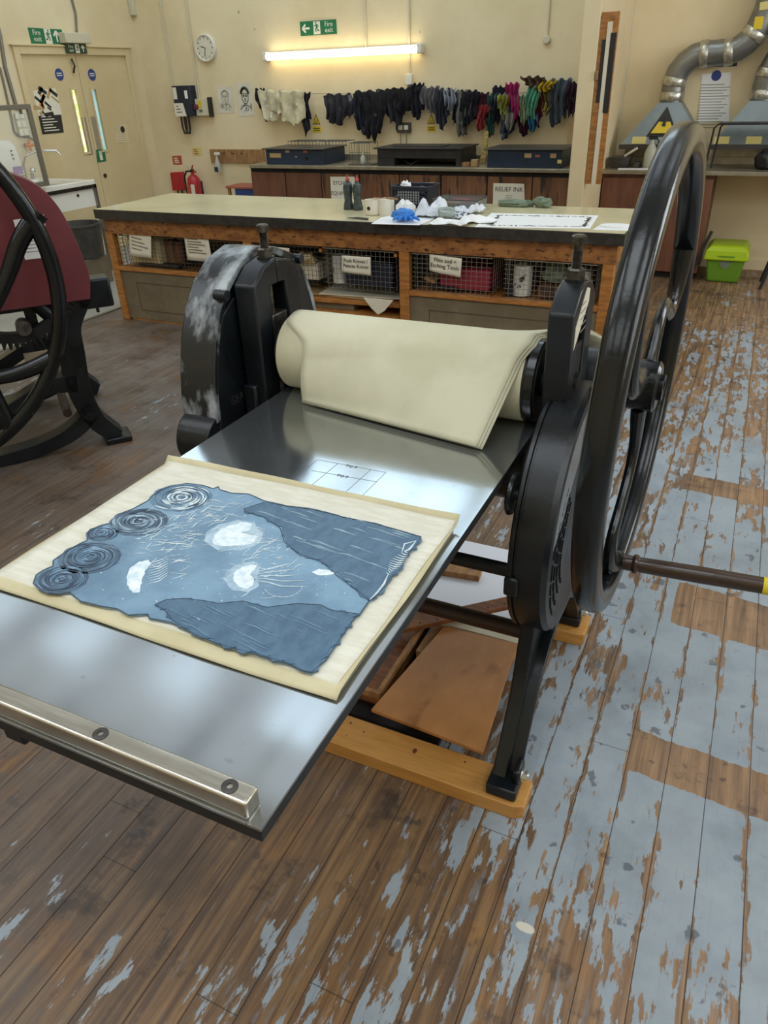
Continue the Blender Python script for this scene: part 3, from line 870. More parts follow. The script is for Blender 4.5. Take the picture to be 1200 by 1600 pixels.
# the blankets thrown back over the roller, three deep
def blanket(k, label):
    R = .1030 + .0042 * k
    xl0, xr0 = -1.012 + .004 * k, -.402 - .006 * k

    def fn(u, v):
        yc = 1.578 + (1.478 - 1.578) * u - .004 * k
        zc = BED + .004 + .004 * k
        # angle of the front tangent point
        dy, dz = RY - yc, zc - RZ
        dist = math.hypot(dy, dz)
        base = math.atan2(zc - RZ, yc - RY)            # direction centre -> contact
        if base < 0: base += 2 * PI
        off = math.acos(min(1, R / dist)) if dist > R else 0
        tf = base - off                                 # front tangent angle (90 deg = top)
        yb_, zb_ = 2.20 - .06 * u ** 3, BED + .012 + .006 * k + .055 * u ** 4
        bb = math.atan2(zb_ - RZ, yb_ - RY); tb = bb + math.acos(min(1, R / math.hypot(yb_ - RY, zb_ - RZ)))
        if v < .22:
            t = v / .22
            ty, tz = RY + math.cos(tb) * R, RZ + math.sin(tb) * R
            y, z = yb_ + (ty - yb_) * t, zb_ + (tz - zb_) * t
            z += (-.012 + .040 * u ** 4) * math.sin(t * PI)
        elif v < .72:
            t = (v - .22) / .5
            a = tb + (tf - tb) * t
            y, z = RY + math.cos(a) * R, RZ + math.sin(a) * R
        else:
            t = (v - .72) / .28
            ty, tz = RY + math.cos(tf) * R, RZ + math.sin(tf) * R
            y, z = ty + (yc - ty) * t, tz + (zc - tz) * t
            z += .006 * math.sin(t * PI) * math.sin(u * 3)
            y -= .010 * math.sin(t * PI) * (1 - u)
            if t > .9: y -= .004 * (t - .9) / .1
        s = max(0, (v - .5) / .5)
        e = min(1, max(0, (v - .42) / .22)); e = e * e * (3 - 2 * e)
        xl = (xl0 - .078) + .078 * e
        x = xl + (xr0 - xl) * u
        if v < .22: x += .105 * u ** 4 * (1 - v / .22) ** .8
        x += s * (.004 - .050 * u) - .016 * max(0, (v - .72) / .28) * u
        return Vector((x, y, z))
    o = MB().grid(fn, 30, 60).build('press_blanket', 'felt', smooth=80, solid=.0045)
    tag(o, label, 'felt blanket', 'blankets folded over the roller')


blanket(0, 'undermost cream felt blanket folded over the press roller')
blanket(1, 'middle cream felt blanket between two others over the press roller')
blanket(2, 'topmost cream felt blanket draped over the press roller down onto the steel bed')


# ------------------------------------------------------------------ paper and inked plate on the bed
def sheet(label, x0, x1, y0, y1, z, th, m, flap, seed):
    r = rnd(seed)

    def fn(u, v):
        x = x0 + (x1 - x0) * u; y = y0 + (y1 - y0) * v
        x += .002 * math.sin(v * 9 + seed); y += .002 * math.sin(u * 7 + seed * 2)
        zz = z + .0006 * math.sin(u * 21 + v * 5)
        if v < .03: zz -= (.03 - v) / .03 * (z - BED - .002) * .9
        if v > .965: zz += flap * ((v - .965) / .035) ** 1.2
        return Vector((x, y, zz))
    o = MB().grid(fn, 40, 90).build('tissue_sheet', m, smooth=80, solid=th)
    tag(o, label, 'paper', 'sheets under the inked plate')


bl = MB().bb((-1.108, .650, BED + .0006), (-.404, 1.125, BED + .0075)).build('backing_board', 'paper_cream', bevel=.002)
tag(bl, 'cream backing board lowest under the tissue sheets on the press bed', 'board')
sheet('yellowed under sheet showing along the edges of the paper on the bed', -1.106, -.397, .634, 1.142, BED + .0100, .0014, 'tissue_tan', .016, 3)
sheet('cream tissue sheet directly beneath the blue inked plate', -1.100, -.404, .648, 1.130, BED + .0128, .0010, 'tissue', .006, 5)

PZ = BED + .0156
plate_px = [(52, 911.7), (56, 899), (68, 891), (83, 884.6), (83, 876), (104, 861.7), (120, 852), (135, 845), (139.6, 834.6), (154, 822), (177, 816.7), (183, 805), (208, 795), (231, 782.5), (239.6, 774), (266.7, 759.6), (291.7, 755.4), (316.7, 758.3), (333, 763.8), (341.7, 760.4), (342.5, 765), (362.5, 770.8), (389, 772), (412.5, 782.5), (450, 790.8), (487.5, 795), (529, 805.4), (533, 808), (587.5, 818), (600, 822), (658, 838.8), (648, 855.4), (637.5, 865.8), (627, 886.7), (610, 903), (602, 916), (583, 936.7), (577, 938.8), (562.5, 959.6), (554, 965.8), (535, 993), (510, 1030), (487.5, 1051), (475, 1049), (450, 1036.7), (429, 1032.5), (412.5, 1026), (402, 1022), (375, 1015.8), (345, 1007.5), (308, 993), (287.5, 982.5), (266.7, 972), (233, 965.8), (231, 959.6), (200, 960.8), (183, 951), (158, 947), (125, 938.8), (110, 926), (83, 924), (62.5, 920)]


def jag(pts, amp, step, seed):
    """subdivide an outline of room points and roughen it"""
    r = rnd(seed); out = []
    for i, a in enumerate(pts):
        b = pts[(i + 1) % len(pts)]
        L = (b - a).length; k = max(1, int(L / step))
        nrm = Vector((-(b - a).y, (b - a).x)).normalized() if L > 0 else Vector((0, 0))
        for j in range(k):
            q = a + (b - a) * (j / k)
            f = r.uniform(-amp, amp)
            out.append((q.x + nrm.x * f, q.y + nrm.y * f))
    return out


def slab(px, z0, z1, amp=.0015, step=.008, seed=1):
    pts = [on_z(x, y, z1) for x, y in px]
    return MB().prism(jag(pts, amp, step, seed), 'z', z0, z1)


PLATE = slab(plate_px, PZ - .0010, PZ + .0022, .0010, .009, 4).build('inked_plate', 'ink', smooth=20)
tag(PLATE, 'ragged blue grey inked collagraph plate with moons, roses and dark bark on cream tissue', 'printing plate')
z1 = PZ + .0036
edge = MB()
pts = [on_z(x, y, PZ + .0022) for x, y in plate_px]
for p, q in zip(pts, pts[1:] + pts[:1]):
    edge.tube([p, (p + q) / 2 + Vector((0, 0, .0004)), q], .0011, 5)
edge.build('dark_rim', 'ink_line', PLATE)
barkA = [(381, 795), (412.5, 784.6), (450, 791.5), (487.5, 796), (529, 806), (587.5, 818.5), (658, 839), (648, 855.4), (637.5, 865.8), (627, 886.7), (610, 903), (602, 916), (583, 936.7), (577, 937), (544, 911.7), (527, 899), (504, 878), (464.6, 863.8), (443.8, 845), (437.5, 824), (412.5, 807.5), (383, 799)]
barkB = [(241.7, 945), (260, 936.7), (290, 935), (321, 938.8), (341.7, 943), (379, 938.8), (416.7, 949), (462.5, 943), (502, 945), (516.7, 953), (562.5, 959.6), (554, 965.8), (535, 993), (510, 1030), (487.5, 1050), (475, 1048), (450, 1036), (412.5, 1025), (375, 1015), (343.8, 1006.5), (308, 992), (287.5, 981.5), (266.7, 966), (258, 953)]
for s, px in ((7, barkA), (9, barkB)):
    bk = slab(px, PZ, z1, .0055, .008, s).build('bark_panel', 'ink_dark', PLATE, smooth=20)
    e = MB(); pp = [on_z(x, y, z1) for x, y in px]
    for p, q in zip(pp, pp[1:] + pp[:1]): e.tube([p, q], .0007, 5)
    e.build('bark_outline', 'ink_line', bk)
    r = rnd(s + 40); ln = MB()
    x0, x1 = min(p.x for p in pp), max(p.x for p in pp); y0, y1 = min(p.y for p in pp), max(p.y for p in pp)

    def inside(x, y):
        c = False; j = len(pp) - 1
        for i in range(len(pp)):
            a, b = pp[i], pp[j]
            if (a.y > y) != (b.y > y) and x < (b.x - a.x) * (y - a.y) / (b.y - a.y) + a.x: c = not c
            j = i
        return c
    cnt = 0
    while cnt < 26:
        x, y = r.uniform(x0, x1), r.uniform(y0, y1); l = r.uniform(.015, .085)
        if inside(x, y) and inside(x + l, y - l * .12) and inside(x - .006, y):
            cnt += 1
            ln.tube([(x, y, z1 + .0002), (x + l * .3, y - l * .01, z1 + .0003), (x + l * .65, y - l * .08, z1 + .0003), (x + l, y - l * .12, z1 + .0002)], [.0004, r.uniform(.0006, .0018), r.uniform(.0005, .0015), .0003], 5)
    ln.build('scratch_markings', 'ink_pale' if s == 7 else 'ink', bk)
# roses: turned spirals of raised line
for cx, cy_, rx, tilt, npet in ((283, 777, 50, 0, 7), (217, 815, 47, .4, 7), (160, 833, 26, .2, 4), (140, 871, 50, .1, 8), (97, 905, 42, .3, 6)):
    c = on_z(cx, cy_, PZ + .0026)
    R = (on_z(cx + rx, cy_, PZ) - on_z(cx - rx, cy_, PZ)).length / 2
    base = MB(); ring = []
    r = rnd(int(cx))
    out = [(c.x + math.cos(2 * PI * k / 40) * R * (1 + .03 * math.sin(k * 1.7)), c.y + math.sin(2 * PI * k / 40) * R * .82 * (1 + .03 * math.sin(k * 2.3))) for k in range(40)]
    rose = base.prism(out, 'z', PZ, PZ + .0028).build('rose', 'ink_mid' if cx > 250 else 'ink_rose', PLATE, smooth=20)
    lg = MB(); dk = MB()
    for k in range(npet * 9):
        rr = R * (.12 + .86 * ((k * .37) % 1)); a0 = r.uniform(0, 2 * PI); sp = r.uniform(.4, 1.3) * (R * .5 / rr + .5)
        path = [(c.x + math.cos(a0 + sp * j / 8) * rr * (1 - .012 * j), c.y + math.sin(a0 + sp * j / 8) * rr * .82 * (1 - .012 * j), PZ + .0030) for j in range(9)]
        (lg if k % 2 else dk).tube(path, [.0002 + (.0016 if k % 2 else .0008) * math.sin(PI * j / 8) for j in range(9)], 5)
    sp_ = [(c.x + math.cos(j * .42) * R * (.98 - j * .0155), c.y + math.sin(j * .42) * R * .82 * (.98 - j * .0155), PZ + .0030) for j in range(58)]
    dk.tube(sp_, .00045, 5)
    lg.build('petal_light', 'wiped' if cx > 250 else 'ink_pale' if cx > 200 else 'ink', rose); dk.build('petal_line', 'ink_line', rose)
# moons wiped white
moons = [[(331, 845), (336, 835), (347, 826), (362, 820), (380, 816), (395, 818), (390, 828), (375, 832), (402, 838), (398, 846), (380, 852), (352, 853), (337, 852)],
         [(198, 898), (204, 886), (217, 878), (232, 875), (236, 880), (228, 890), (222, 905), (218, 925), (207, 926), (199, 914)],
         [(363, 905), (367, 893), (378, 886), (394, 882), (402, 884), (396, 892), (390, 898), (396, 904), (396, 914), (386, 920), (372, 917)],
         [(487, 894), (498, 889), (524, 893), (521, 897), (500, 899)]]
halos = [[(320, 846), (322, 832), (340, 820), (370, 813), (397, 815), (402, 826), (412, 832), (405, 850), (380, 860), (340, 860)], None,
         [(349, 905), (354, 892), (370, 882), (396, 877), (408, 884), (402, 900), (404, 916), (388, 925), (362, 922)], None]
for i, (mn, hl) in enumerate(zip(moons, halos)):
    par = PLATE
    if hl: par = slab(hl, PZ, PZ + .0027, .0008, .006, 20 + i).build('moon_halo', 'ink_pale', PLATE, smooth=20)
    slab(mn, PZ, PZ + .0031, .0012, .005, 30 + i).build('moon', 'wiped', par, smooth=20)
r = rnd(77)
st = MB()


def stroke(m, pts, wd, z=PZ + .0028):
    P = [on_z(x, y, z) for x, y in pts]
    k = len(P)
    m.tube(P, [max(.0003, wd * math.sin(PI * (i + .35) / (k - .3))) for i in range(k)], 5)


for k in range(190):                         # loose scratched strokes between the moons
    x, y = r.choice([(r.gauss(300, 50), r.gauss(835, 28)), (r.gauss(265, 28), r.gauss(850, 16)), (r.gauss(390, 30), r.gauss(870, 30)), (r.gauss(330, 25), r.gauss(800, 15))])
    a = math.radians(r.uniform(-30, 60)); l = r.uniform(8, 34); b = r.uniform(-.5, .5)
    stroke(st, [(x, y), (x + math.cos(a) * l * .5, y - math.sin(a) * l * .3 + b * 4), (x + math.cos(a) * l, y - math.sin(a) * l * .6)], r.uniform(.0005, .0010))
for k in range(9):                          # tails of the jellyfish moons
    if k % 2 == 0: stroke(st, [(398, 895 + k * 1.5), (418, 889 + k * 2.6), (440, 884 + k * 4), (456 + k * 3, 880 + k * 4.6)], .0010)
    stroke(st, [(232, 880 + k * 4), (248, 876 + k * 4), (262, 870 + k * 3.5)], .0009)
    stroke(st, [(385, 822 + k * 3), (402, 824 + k * 3), (414, 828 + k * 2.4)], .0009)
for k in range(9):
    a = k / 15 * PI * 1.5
    x, y = 442 + math.cos(a) * 30, 915 + math.sin(a) * 18
    a2 = (k + 1) / 15 * PI * 1.5
    stroke(st, [(x, y), (442 + math.cos((a + a2) / 2) * 30, 915 + math.sin((a + a2) / 2) * 18), (442 + math.cos(a2) * 30, 915 + math.sin(a2) * 18)], .0006)
for k in range(110):
    x, y = r.uniform(150, 540), r.uniform(790, 940); p = on_z(x, y, PZ + .0023); q = r.uniform(.0005, .0011); st.box(p, (q * 2, q * 2, .0008))
st.build('stroke_markings', 'wiped', PLATE)
sh = MB()                                   # the spiral shell at the corner of the bark
for k in range(12):
    t = k / 11; cx, cy_ = 635 - 28 * t, 862 + 34 * t; wd = 3 + 9 * math.sin(PI * min(1, t * 1.15))
    stroke(sh, [(cx - wd, cy_ - 2), (cx, cy_ + 2), (cx + wd * .8, cy_ + 1)], .0011, z1 + .0004)
stroke(sh, [(650, 845), (640, 858), (632, 862)], .0020, z1 + .0004); stroke(sh, [(650, 845), (632, 850), (628, 862)], .0016, z1 + .0004)
stroke(sh, [(607, 896), (600, 912), (590, 925), (578, 937)], .0020, z1 + .0004)
sh.build('shell_figure', 'wiped', PLATE)


# ------------------------------------------------------------------ timber and boards under the press
def sleeper(y0, y1, label):
    m = MB()
    xs = [(-1.42, 0), (-.262, 0), (-.235, 1)]
    m.loft([[(x, y0 + (.014 if f else 0), 0), (x, y1 - (.014 if f else 0), 0), (x, y1 - (.014 if f else 0), .049 - (.004 if f else 0)), (x, y0 + (.014 if f else 0), .049 - (.004 if f else 0))] for x, f in xs])
    o = m.build('timber_sleeper', 'pine', bevel=.003)
    tag(o, label, 'timber', 'sleepers under the press feet')
    if y0 < 1.5:
        k = MB()
        for x, y, rx, ry in ((-.56, 1.28, .006, .009), (-.77, 1.30, .003, .004), (-.72, 1.285, .0025, .003), (-.42, 1.30, .003, .003), (-.76, 1.255, .002, .002)):
            k.lathe([(0, 0), (1, 0), (1, .0006), (0, .0006)], Matrix.Translation((x, y, .049)) @ Matrix.Diagonal((rx, ry, 1, 1)), 16)
        k.build('knot', 'knot', o, smooth=0)


sleeper(1.215, 1.325, 'planed pine sleeper under the front feet of the press, with a large knot')
sleeper(1.945, 2.075, 'planed pine sleeper under the rear foot of the press beside the flywheel')


def quad_board(name, px, z, th, m, label, cat, group=None, bevel=.0015):
    pts = [on_z(x, y, z + th) for x, y in px]
    o = MB().prism([(p.x, p.y) for p in pts], 'z', z, z + th).build(name, m, bevel=bevel)
    return tag(o, label, cat, group)


low = MB().bb((-1.02, 1.36, 0), (-.52, 1.92, .018)).build('plywood_sheet', 'black_steel'); tag(low, 'dark board flat on the floor beneath the brown plywood', 'board', 'boards stored under the press')
low2 = MB().bb((-.70, 1.62, .018), (-.42, 1.86, .088)).build('crate_board', 'raw_wood'); tag(low2, 'rough pallet block carrying the brown plywood under the press', 'board', 'boards stored under the press')
quad_board('plywood_sheet', [(580, 1108), (755, 1175), (808, 1005), (694, 978)], .089, .012, 'ply', 'smooth brown plywood panel lying under the press behind the front sleeper', 'board', 'boards stored under the press')
w1 = on_z(690, 915, .02)
ps = MB().bb((-.80, 1.885, .0495), (-.40, 2.33, .058)).build('paper_stack', 'paper_bluish'); tag(ps, 'glossy white sheets on the rear sleeper below the black tie rods', 'paper')
ps = MB().bb((-.71, 1.768, .0885), (-.40, 1.868, .0985)).build('white_board', 'paper_cream'); tag(ps, 'pale board with grain lines behind the brown plywood under the press', 'board', 'boards stored under the press')
a = on_z(645, 972, .13); b = on_z(800, 938, .13)
d = (b - a).normalized(); nrm = Vector((-d.y, d.x, 0))
st_ = MB().box((a + b) / 2 + Vector((0, 0, -.008)), ((b - a).length + .12, .052, .016), math.atan2(d.y, d.x))
st_ = st_.build('wooden_strip', 'old_wood', bevel=.002); tag(st_, 'reddish brown drilled wooden strip lying slantwise below the tie rods', 'wood strip')
hl = MB()
for k in range(6):
    c = a + (b - a) * (.06 + k * .17); hl.disc((c.x - nrm.x * .010, c.y - nrm.y * .010, .1301), .0035, .0006, 'z', 10)
hl.build('drilled_hole', 'dark_gap', st_, smooth=0)
c = on_z(722, 897, .07)
rb = MB().box((c.x - .02, c.y + .01, .0705), (.17, .055, .024), .12).build('offcut', 'raw_wood', bevel=.002); tag(rb, 'short wooden offcut with a blue paint smear on the white sheets', 'offcut')
# framed wooden panels leaning under the bed edge
for k, (z, m, lab) in enumerate(((.020, 'old_wood', 'lower framed wooden tray under the steel bed'), (.062, 'old_wood', 'upper framed wooden tray under the steel bed'))):
    t = thing('wooden_tray', lab + (' with a raised pale rim' if k else ' holding the other'), 'tray', (-.90, 1.75, z), 'wooden trays under the press')
    x0, x1, y0, y1 = -1.02 - .0 * k, -.725 + .006 * k, 1.42 - .03 * k, 1.87
    MB().bb((x0, y0, z), (x1, y1, z + .014)).build('tray_floor', m, t)
    f = MB()
    f.bb((x0, y0, z + .014), (x1, y0 + .014, z + .04)); f.bb((x0, y1 - .014, z + .014), (x1, y1, z + .04)); f.bb((x0, y0 + .014, z + .014), (x0 + .014, y1 - .014, z + .04)); f.bb((x1 - .014, y0 + .014, z + .014), (x1, y1 - .014, z + .04))
    f.build('tray_rim', 'raw_wood', t, bevel=.002)


# ------------------------------------------------------------------ second press at the left
A2 = math.radians(52)
U2 = Vector((math.cos(A2), math.sin(A2), 0)); N2 = Vector((math.sin(A2), -math.cos(A2), 0))
O2 = Vector((-2.92, 2.57, 0))
# local axes: x along the side frame, y away from the viewer, z up
T2 = Matrix.Translation(O2) @ Matrix((U2, -N2, Vector((0, 0, 1)))).transposed().to_4x4()
P2 = thing('etching_press', 'old black etching press with oxblood red guard and large spoked wheel', 'printing press', O2 - U2 * .7, None)
CX = -.78


def mir(pts):
    return pts + [(2 * CX - x, z) for x, z in reversed(pts)]


def frame2(y0, y1):
    m = MB(T2)
    def bar(path, wd, d0=y0, d1=y1):
        if isinstance(wd, list):
            wd = [q[0] for q in smooth_path([(w_, 0) for w_ in wd])]
        path = smooth_path(path)
        L = []; Rr = []
        for i, p in enumerate(path):
            a = Vector(path[max(0, i - 1)]); b = Vector(path[min(len(path) - 1, i + 1)])
            t = (b - a).normalized(); nn = Vector((-t.y, t.x)); ww = wd[i] if isinstance(wd, list) else wd
            L.append(Vector(p) + nn * ww / 2); Rr.append(Vector(p) - nn * ww / 2)
        rings = [[(l.x, d0, l.y), (r_.x, d0, r_.y), (r_.x, d1, r_.y), (l.x, d1, l.y)] for l, r_ in zip(L, Rr)]
        m.loft(rings)
    for s in (0, 1):
        g = (lambda p: p) if s == 0 else (lambda p: [(2 * CX - x, z) for x, z in p])
        bar(g([(.045, .80), (-.035, .66), (-.05, .52), (-.06, .40), (-.055, .28), (-.02, .15), (.05, .06), (.085, .035)]), [.13, .12, .12, .12, .11, .10, .09, .07])
        bar(g([(-.03, .19), (-.10, .13), (-.20, .08), (-.36, .045), (-.55, .03), (CX, .028)]), [.08, .08, .075, .07, .07, .07])
        bar(g([(-.06, .36), (-.16, .37), (-.26, .345), (-.38, .29), (-.50, .24), (CX, .20)]), [.10, .08, .07, .07, .07, .07])
        bar(g([(.04, .79), (-.3, .79), (CX, .79)]), .07)
        bar(g([(-.18, .40), (-.19, .58), (-.19, .76)]), .05)
        bar(g([(-.50, .25), (-.50, .5), (-.5, .76)]), .10)
    return m


fr2 = frame2(0, .10).build('side_frame', 'iron', P2, bevel=.008)
frame2(.80, .90).build('side_frame', 'iron', P2, bevel=.008)
for s in (0, 1):
    x = .085 if s == 0 else 2 * CX - .085
    MB(T2).bb((x - .08, -.02, 0), (x + .055, .13, .035)).build('foot', 'iron', fr2, bevel=.008)
    xx_ = -.045 if s == 0 else 2 * CX + .045
    b = MB(T2); b.rod((xx_, 0, .20), (xx_, -.035, .20), .034, 20); b.hexagon((xx_, -.035, .20), .026, -.03, 'y'); b.build('frame_bolt', 'iron', fr2)
    MB(T2).rod((xx_ - (.1 if s == 0 else -.1), .02, .21), (xx_ - (.1 if s == 0 else -.1), .93, .21), .022, 14).build('tie_rod', 'rust', P2)
MB(T2).rod((-.864, -.26, .963), (-.864, .88, .963), .035, 20).build('wheel_axle', 'bare_iron', P2)
# red guard: a rounded sheet standing on the frame
gp = [(p.x, p.y) for p in smooth_path([(.085, .79), (.105, .90), (.085, 1.05), (.045, 1.20), (-.018, 1.295), (-.11, 1.352), (-.24, 1.40), (-.45, 1.43)])]
gpoly = gp + [(2 * CX - x, z) for x, z in reversed(gp)]
rg = MB(T2).prism(gpoly, 'y', -.09, -.075)
rguard = rg.build('red_guard', 'red_dark', P2, bevel=.002)
rim = MB(T2); k = gpoly
rim.loft([[(x, -.075, z), (x, .02, z), (x * .994 + CX * .006, .02, z - .006), (x * .994 + CX * .006, -.075, z - .006)] for x, z in k], caps=True)
rim.build('guard_rim', 'red_dark', rguard)
nt_ = MB(T2).prism([(-.15, 1.0), (-.05, 1.0), (-.025, 1.18), (-.155, 1.17)], 'y', -.0925, -.0905).build('printed_notice', 'paper', rguard, smooth=0)
ln = MB(T2)
for k in range(9): ln.bb((-.138, -.0935, 1.15 - k * .015), (-.138 + .09 - (k * 37 % 5) * .008 - k * .002, -.0926, 1.153 - k * .015))
ln.build('printed_lines', 'text_grey', nt_, smooth=0)
MB(T2).bb((.03, .0, .72), (.20, .12, .86)).build('clamp_block', 'iron', P2, bevel=.01)
MB(T2).rod((.12, .05, .69), (.12, .05, .73), .008, 8).build('clamp_screw', 'iron', P2)
# driving gear and bearing
gp2 = []
for k in range(72):
    for t, r_ in ((0, .30), (.3, .33), (.6, .33), (.9, .30)):
        a = 2 * PI * (k + t) / 72; gp2.append((-.27 + math.cos(a) * r_, .93 + math.sin(a) * r_))
g2 = MB(T2); inner = [(-.27 + math.cos(2 * PI * (k / len(gp2))) * .255, .93 + math.sin(2 * PI * (k / len(gp2))) * .255) for k in range(len(gp2))]
for d0, d1 in ((-.07, -.02),):
    A = [g2.v((x, d0, z)) for x, z in gp2]; B = [g2.v((x, d1, z)) for x, z in gp2]; Ai = [g2.v((x, d0, z)) for x, z in inner]; Bi = [g2.v((x, d1, z)) for x, z in inner]
    nn = len(A)
    for i in range(nn):
        j = (i + 1) % nn
        g2.face([A[i], A[j], Ai[j], Ai[i]]); g2.face([B[i], Bi[i], Bi[j], B[j]]); g2.face([A[i], B[i], B[j], A[j]]); g2.face([Ai[i], Ai[j], Bi[j], Bi[i]])
gear = g2.build('driving_gear', 'iron_edge', P2, smooth=0)
for k in range(4):
    a = math.radians(-52 + 90 * k)
    MB(T2).tube([(-.27 + math.cos(a) * .02, -.045, .93 + math.sin(a) * .02), (-.27 + math.cos(a) * .27, -.045, .93 + math.sin(a) * .27)], [.03, .042], 10, flat=.6).build('gear_arm', 'iron', gear)
q = MB(T2); q.rod((-.235, -.02, .70), (-.235, -.10, .70), .034, 24); q.build('pinion_shaft', 'bare_iron', P2)
MB(T2).bb((-.27, -.012, .46), (-.15, .0, .56)).build('bearing_plate', 'kick', P2, bevel=.004)
# bed
MB(T2).bb((CX - .68, .14, .90), (CX + .68, .78, .925)).build('bed_plate', 'steel_plate', P2)
MB(T2).rod((CX + .30, .12, 1.04), (CX + .30, .84, 1.04), .10, 32).build('upper_roller', 'iron_edge', P2)
# the big wheel
W2x, W2z, W2r, W2y = -.864, .963, .846, -.25
F = T2 @ axm((W2x, W2y, W2z), Vector((0, -1, 0)))
wm = MB(); prof = []
for k in range(16):
    a = 2 * PI * k / 16; c, s = math.cos(a), math.sin(a)
    prof.append((W2r - .034 + .034 * math.copysign(abs(c) ** .75, c), .034 * math.copysign(abs(s) ** .75, s)))
wm.lathe(prof, F, 96, closed=True)
wheel2 = wm.build('star_wheel', 'iron_wheel', P2, smooth=60)
hb = MB(); hb.lathe([(.03, -.06), (.085, -.06), (.09, .05), (.03, .06)], F, 32, closed=True); hb.build('hub', 'iron_wheel', wheel2)
SA = [(-.80, .93), (-.60, .79), (-.44, .78), (-.34, .84), (-.24, .97), (-.15, 1.11), (-.05, 1.21)]
SB = [(-.84, .90), (-.72, .70), (-.58, .575), (-.44, .54), (-.28, .548), (-.10, .60)]
for path in (SA, SB):
    for mx, mz in ((1, 1), (-1, 1), (1, -1), (-1, -1)):
        if path is SB and mz < 0: continue
        pts = [(W2x + (x - W2x) * mx, W2y, W2z + (z - W2z) * mz) for x, z in path]
        if path is SA and mz < 0: pts = [(W2x + (x - W2x) * .55, y, z + .12 * (i / len(pts))) for i, (x, y, z) in enumerate(pts)][:5] + [(W2x + .45 * mx, W2y, W2z - math.sqrt(W2r ** 2 - .45 ** 2) + .03)]
        P = smooth_path(pts); k = len(P)
        m = MB(T2); m.tube(P, [.030 + .012 * (abs(2 * i / k - 1)) for i in range(k)], 12, flat=.8, up=(0, 1, 0)); m.build('spoke', 'iron_wheel', wheel2)


# ------------------------------------------------------------------ long workbench
TX0, TX1, TY0, TY1, TZ = -4.615, -.625, 4.49, 5.42, .862
BENCH = thing('workbench', 'long wooden workbench with cream laminate top and black edging', 'workbench', ((TX0 + TX1) / 2, (TY0 + TY1) / 2, 0))
top = MB().bb((TX0 + .008, TY0 + .008, TZ - .05), (TX1 - .008, TY1 - .008, TZ)).build('tabletop', 'laminate', BENCH)
eg = MB()
eg.bb((TX0, TY0, TZ - .068), (TX1, TY0 + .03, TZ - .001)); eg.bb((TX0, TY1 - .03, TZ - .068), (TX1, TY1, TZ - .001)); eg.bb((TX0, TY0 + .03, TZ - .068), (TX0 + .03, TY1 - .03, TZ - .001)); eg.bb((TX1 - .03, TY0 + .03, TZ - .068), (TX1, TY1 - .03, TZ - .001))
eg.build('edging', 'laminate_edge', top, bevel=.003)
FY = 4.54                                   # face of the timber frame
posts = [-4.56, -3.255, -2.02, -.705]
for y0, y1 in ((FY, FY + .06), (5.30, 5.36)):
    MB().bb((-4.58, y0 - .003, .68 + .0), (-.665, y1, TZ - .068)).build('apron', 'wood_apron', BENCH, bevel=.003)
for x in (-4.58, -.725):
    MB().bb((x, FY + .06, .68), (x + .06, 5.30, TZ - .068)).build('apron', 'wood_orange', BENCH, bevel=.003)
for x in posts:
    for y in (FY, 5.30):
        MB().bb((x - .035, y, 0), (x + .035, y + .06, .69)).build('post', 'wood_orange', BENCH, bevel=.004)
for x0, x1 in ((-4.52, -3.29), (-1.985, -.74)):
    MB().bb((x0, FY + .005, .40), (x1, 5.34, .425)).build('shelf', 'wood_orange', BENCH, bevel=.002)
MB().bb((-4.52, 5.31, .02), (-.74, 5.335, .70)).build('back_panel', 'panel_olive', BENCH)
for x0, x1 in ((-4.525, -3.29), (-1.985, -.74)):
    pn = MB().bb((x0, FY + .015, .015), (x1, FY + .04, .40)).build('front_panel', 'panel_olive', BENCH)
    g = MB()
    for (a, b, c2, d2) in ((x0 + .14, x1 - .14, .305, .312), (x0 + .14, x1 - .14, .085, .092), (x0 + .14, x0 + .146, .085, .312), (x1 - .146, x1 - .14, .085, .312)):
        g.bb((a, FY + .0135, c2), (b, FY + .016, d2))
    g.build('panel_groove', 'panel_line', pn, smooth=0)
    MB().bb((x0, FY - .004, .40), (x1, FY + .06, .432)).build('shelf_lip', 'wood_orange', BENCH, bevel=.003)
    MB().bb((x0 + .02, FY + .02, 0), (x1, FY + .035, .016)).build('plinth', 'wood_orange', BENCH)
for x0, x1 in ((-.735, -.70),):
    for z0, z1 in ((.02, .40), (.44, .67)):
        MB().bb((x0, FY + .08, z0), (x0 + .02, 5.28, z1)).build('end_panel', 'panel_olive', BENCH)
    MB().bb((-.72, FY + .06, .40), (-.675, 5.30, .44)).build('end_rail', 'wood_orange', BENCH)
# loose boards on the low open shelf of the middle bay
MB().bb((-3.22, FY + .03, .215), (-2.055, 5.30, .235)).build('low_shelf', 'wood_orange', BENCH)
MB().bb((-2.10, FY - .01, .17), (-2.055, FY + .05, .235)).build('shelf_block', 'wood_orange', BENCH)
for k, (x0, x1, y0, z, th, m, rot, lab) in enumerate(((-3.20, -2.45, FY + .05, .236, .05, 'panel_olive', 0, 'thick grey board at the bottom of the open bay under the workbench'),
        (-3.0, -2.1, FY + .02, .287, .03, 'wood_orange', .05, 'orange plywood offcut on the grey board in the open bay'),
        (-3.15, -2.15, FY + .06, .319, .012, 'cardboard', -.04, 'large brown cardboard sheet in the open bay of the workbench'),
        (-2.75, -2.1, FY + .07, .332, .008, 'paper_cream', .08, 'pale card sheet topmost in the open bay of the workbench'))):
    o = MB().box(((x0 + x1) / 2, y0 + .30, z + th / 2), (x1 - x0, .55, th), rot).build('stored_board', m, bevel=.002); tag(o, lab, 'board', 'boards in the open bay')
fl = MB().prism([(-2.33, .36), (-2.10, .36), (-2.17, .28), (-2.22, .25), (-2.27, .29)], 'y', FY - .004, FY - .002).build('torn_paper', 'paper_cream', smooth=0)
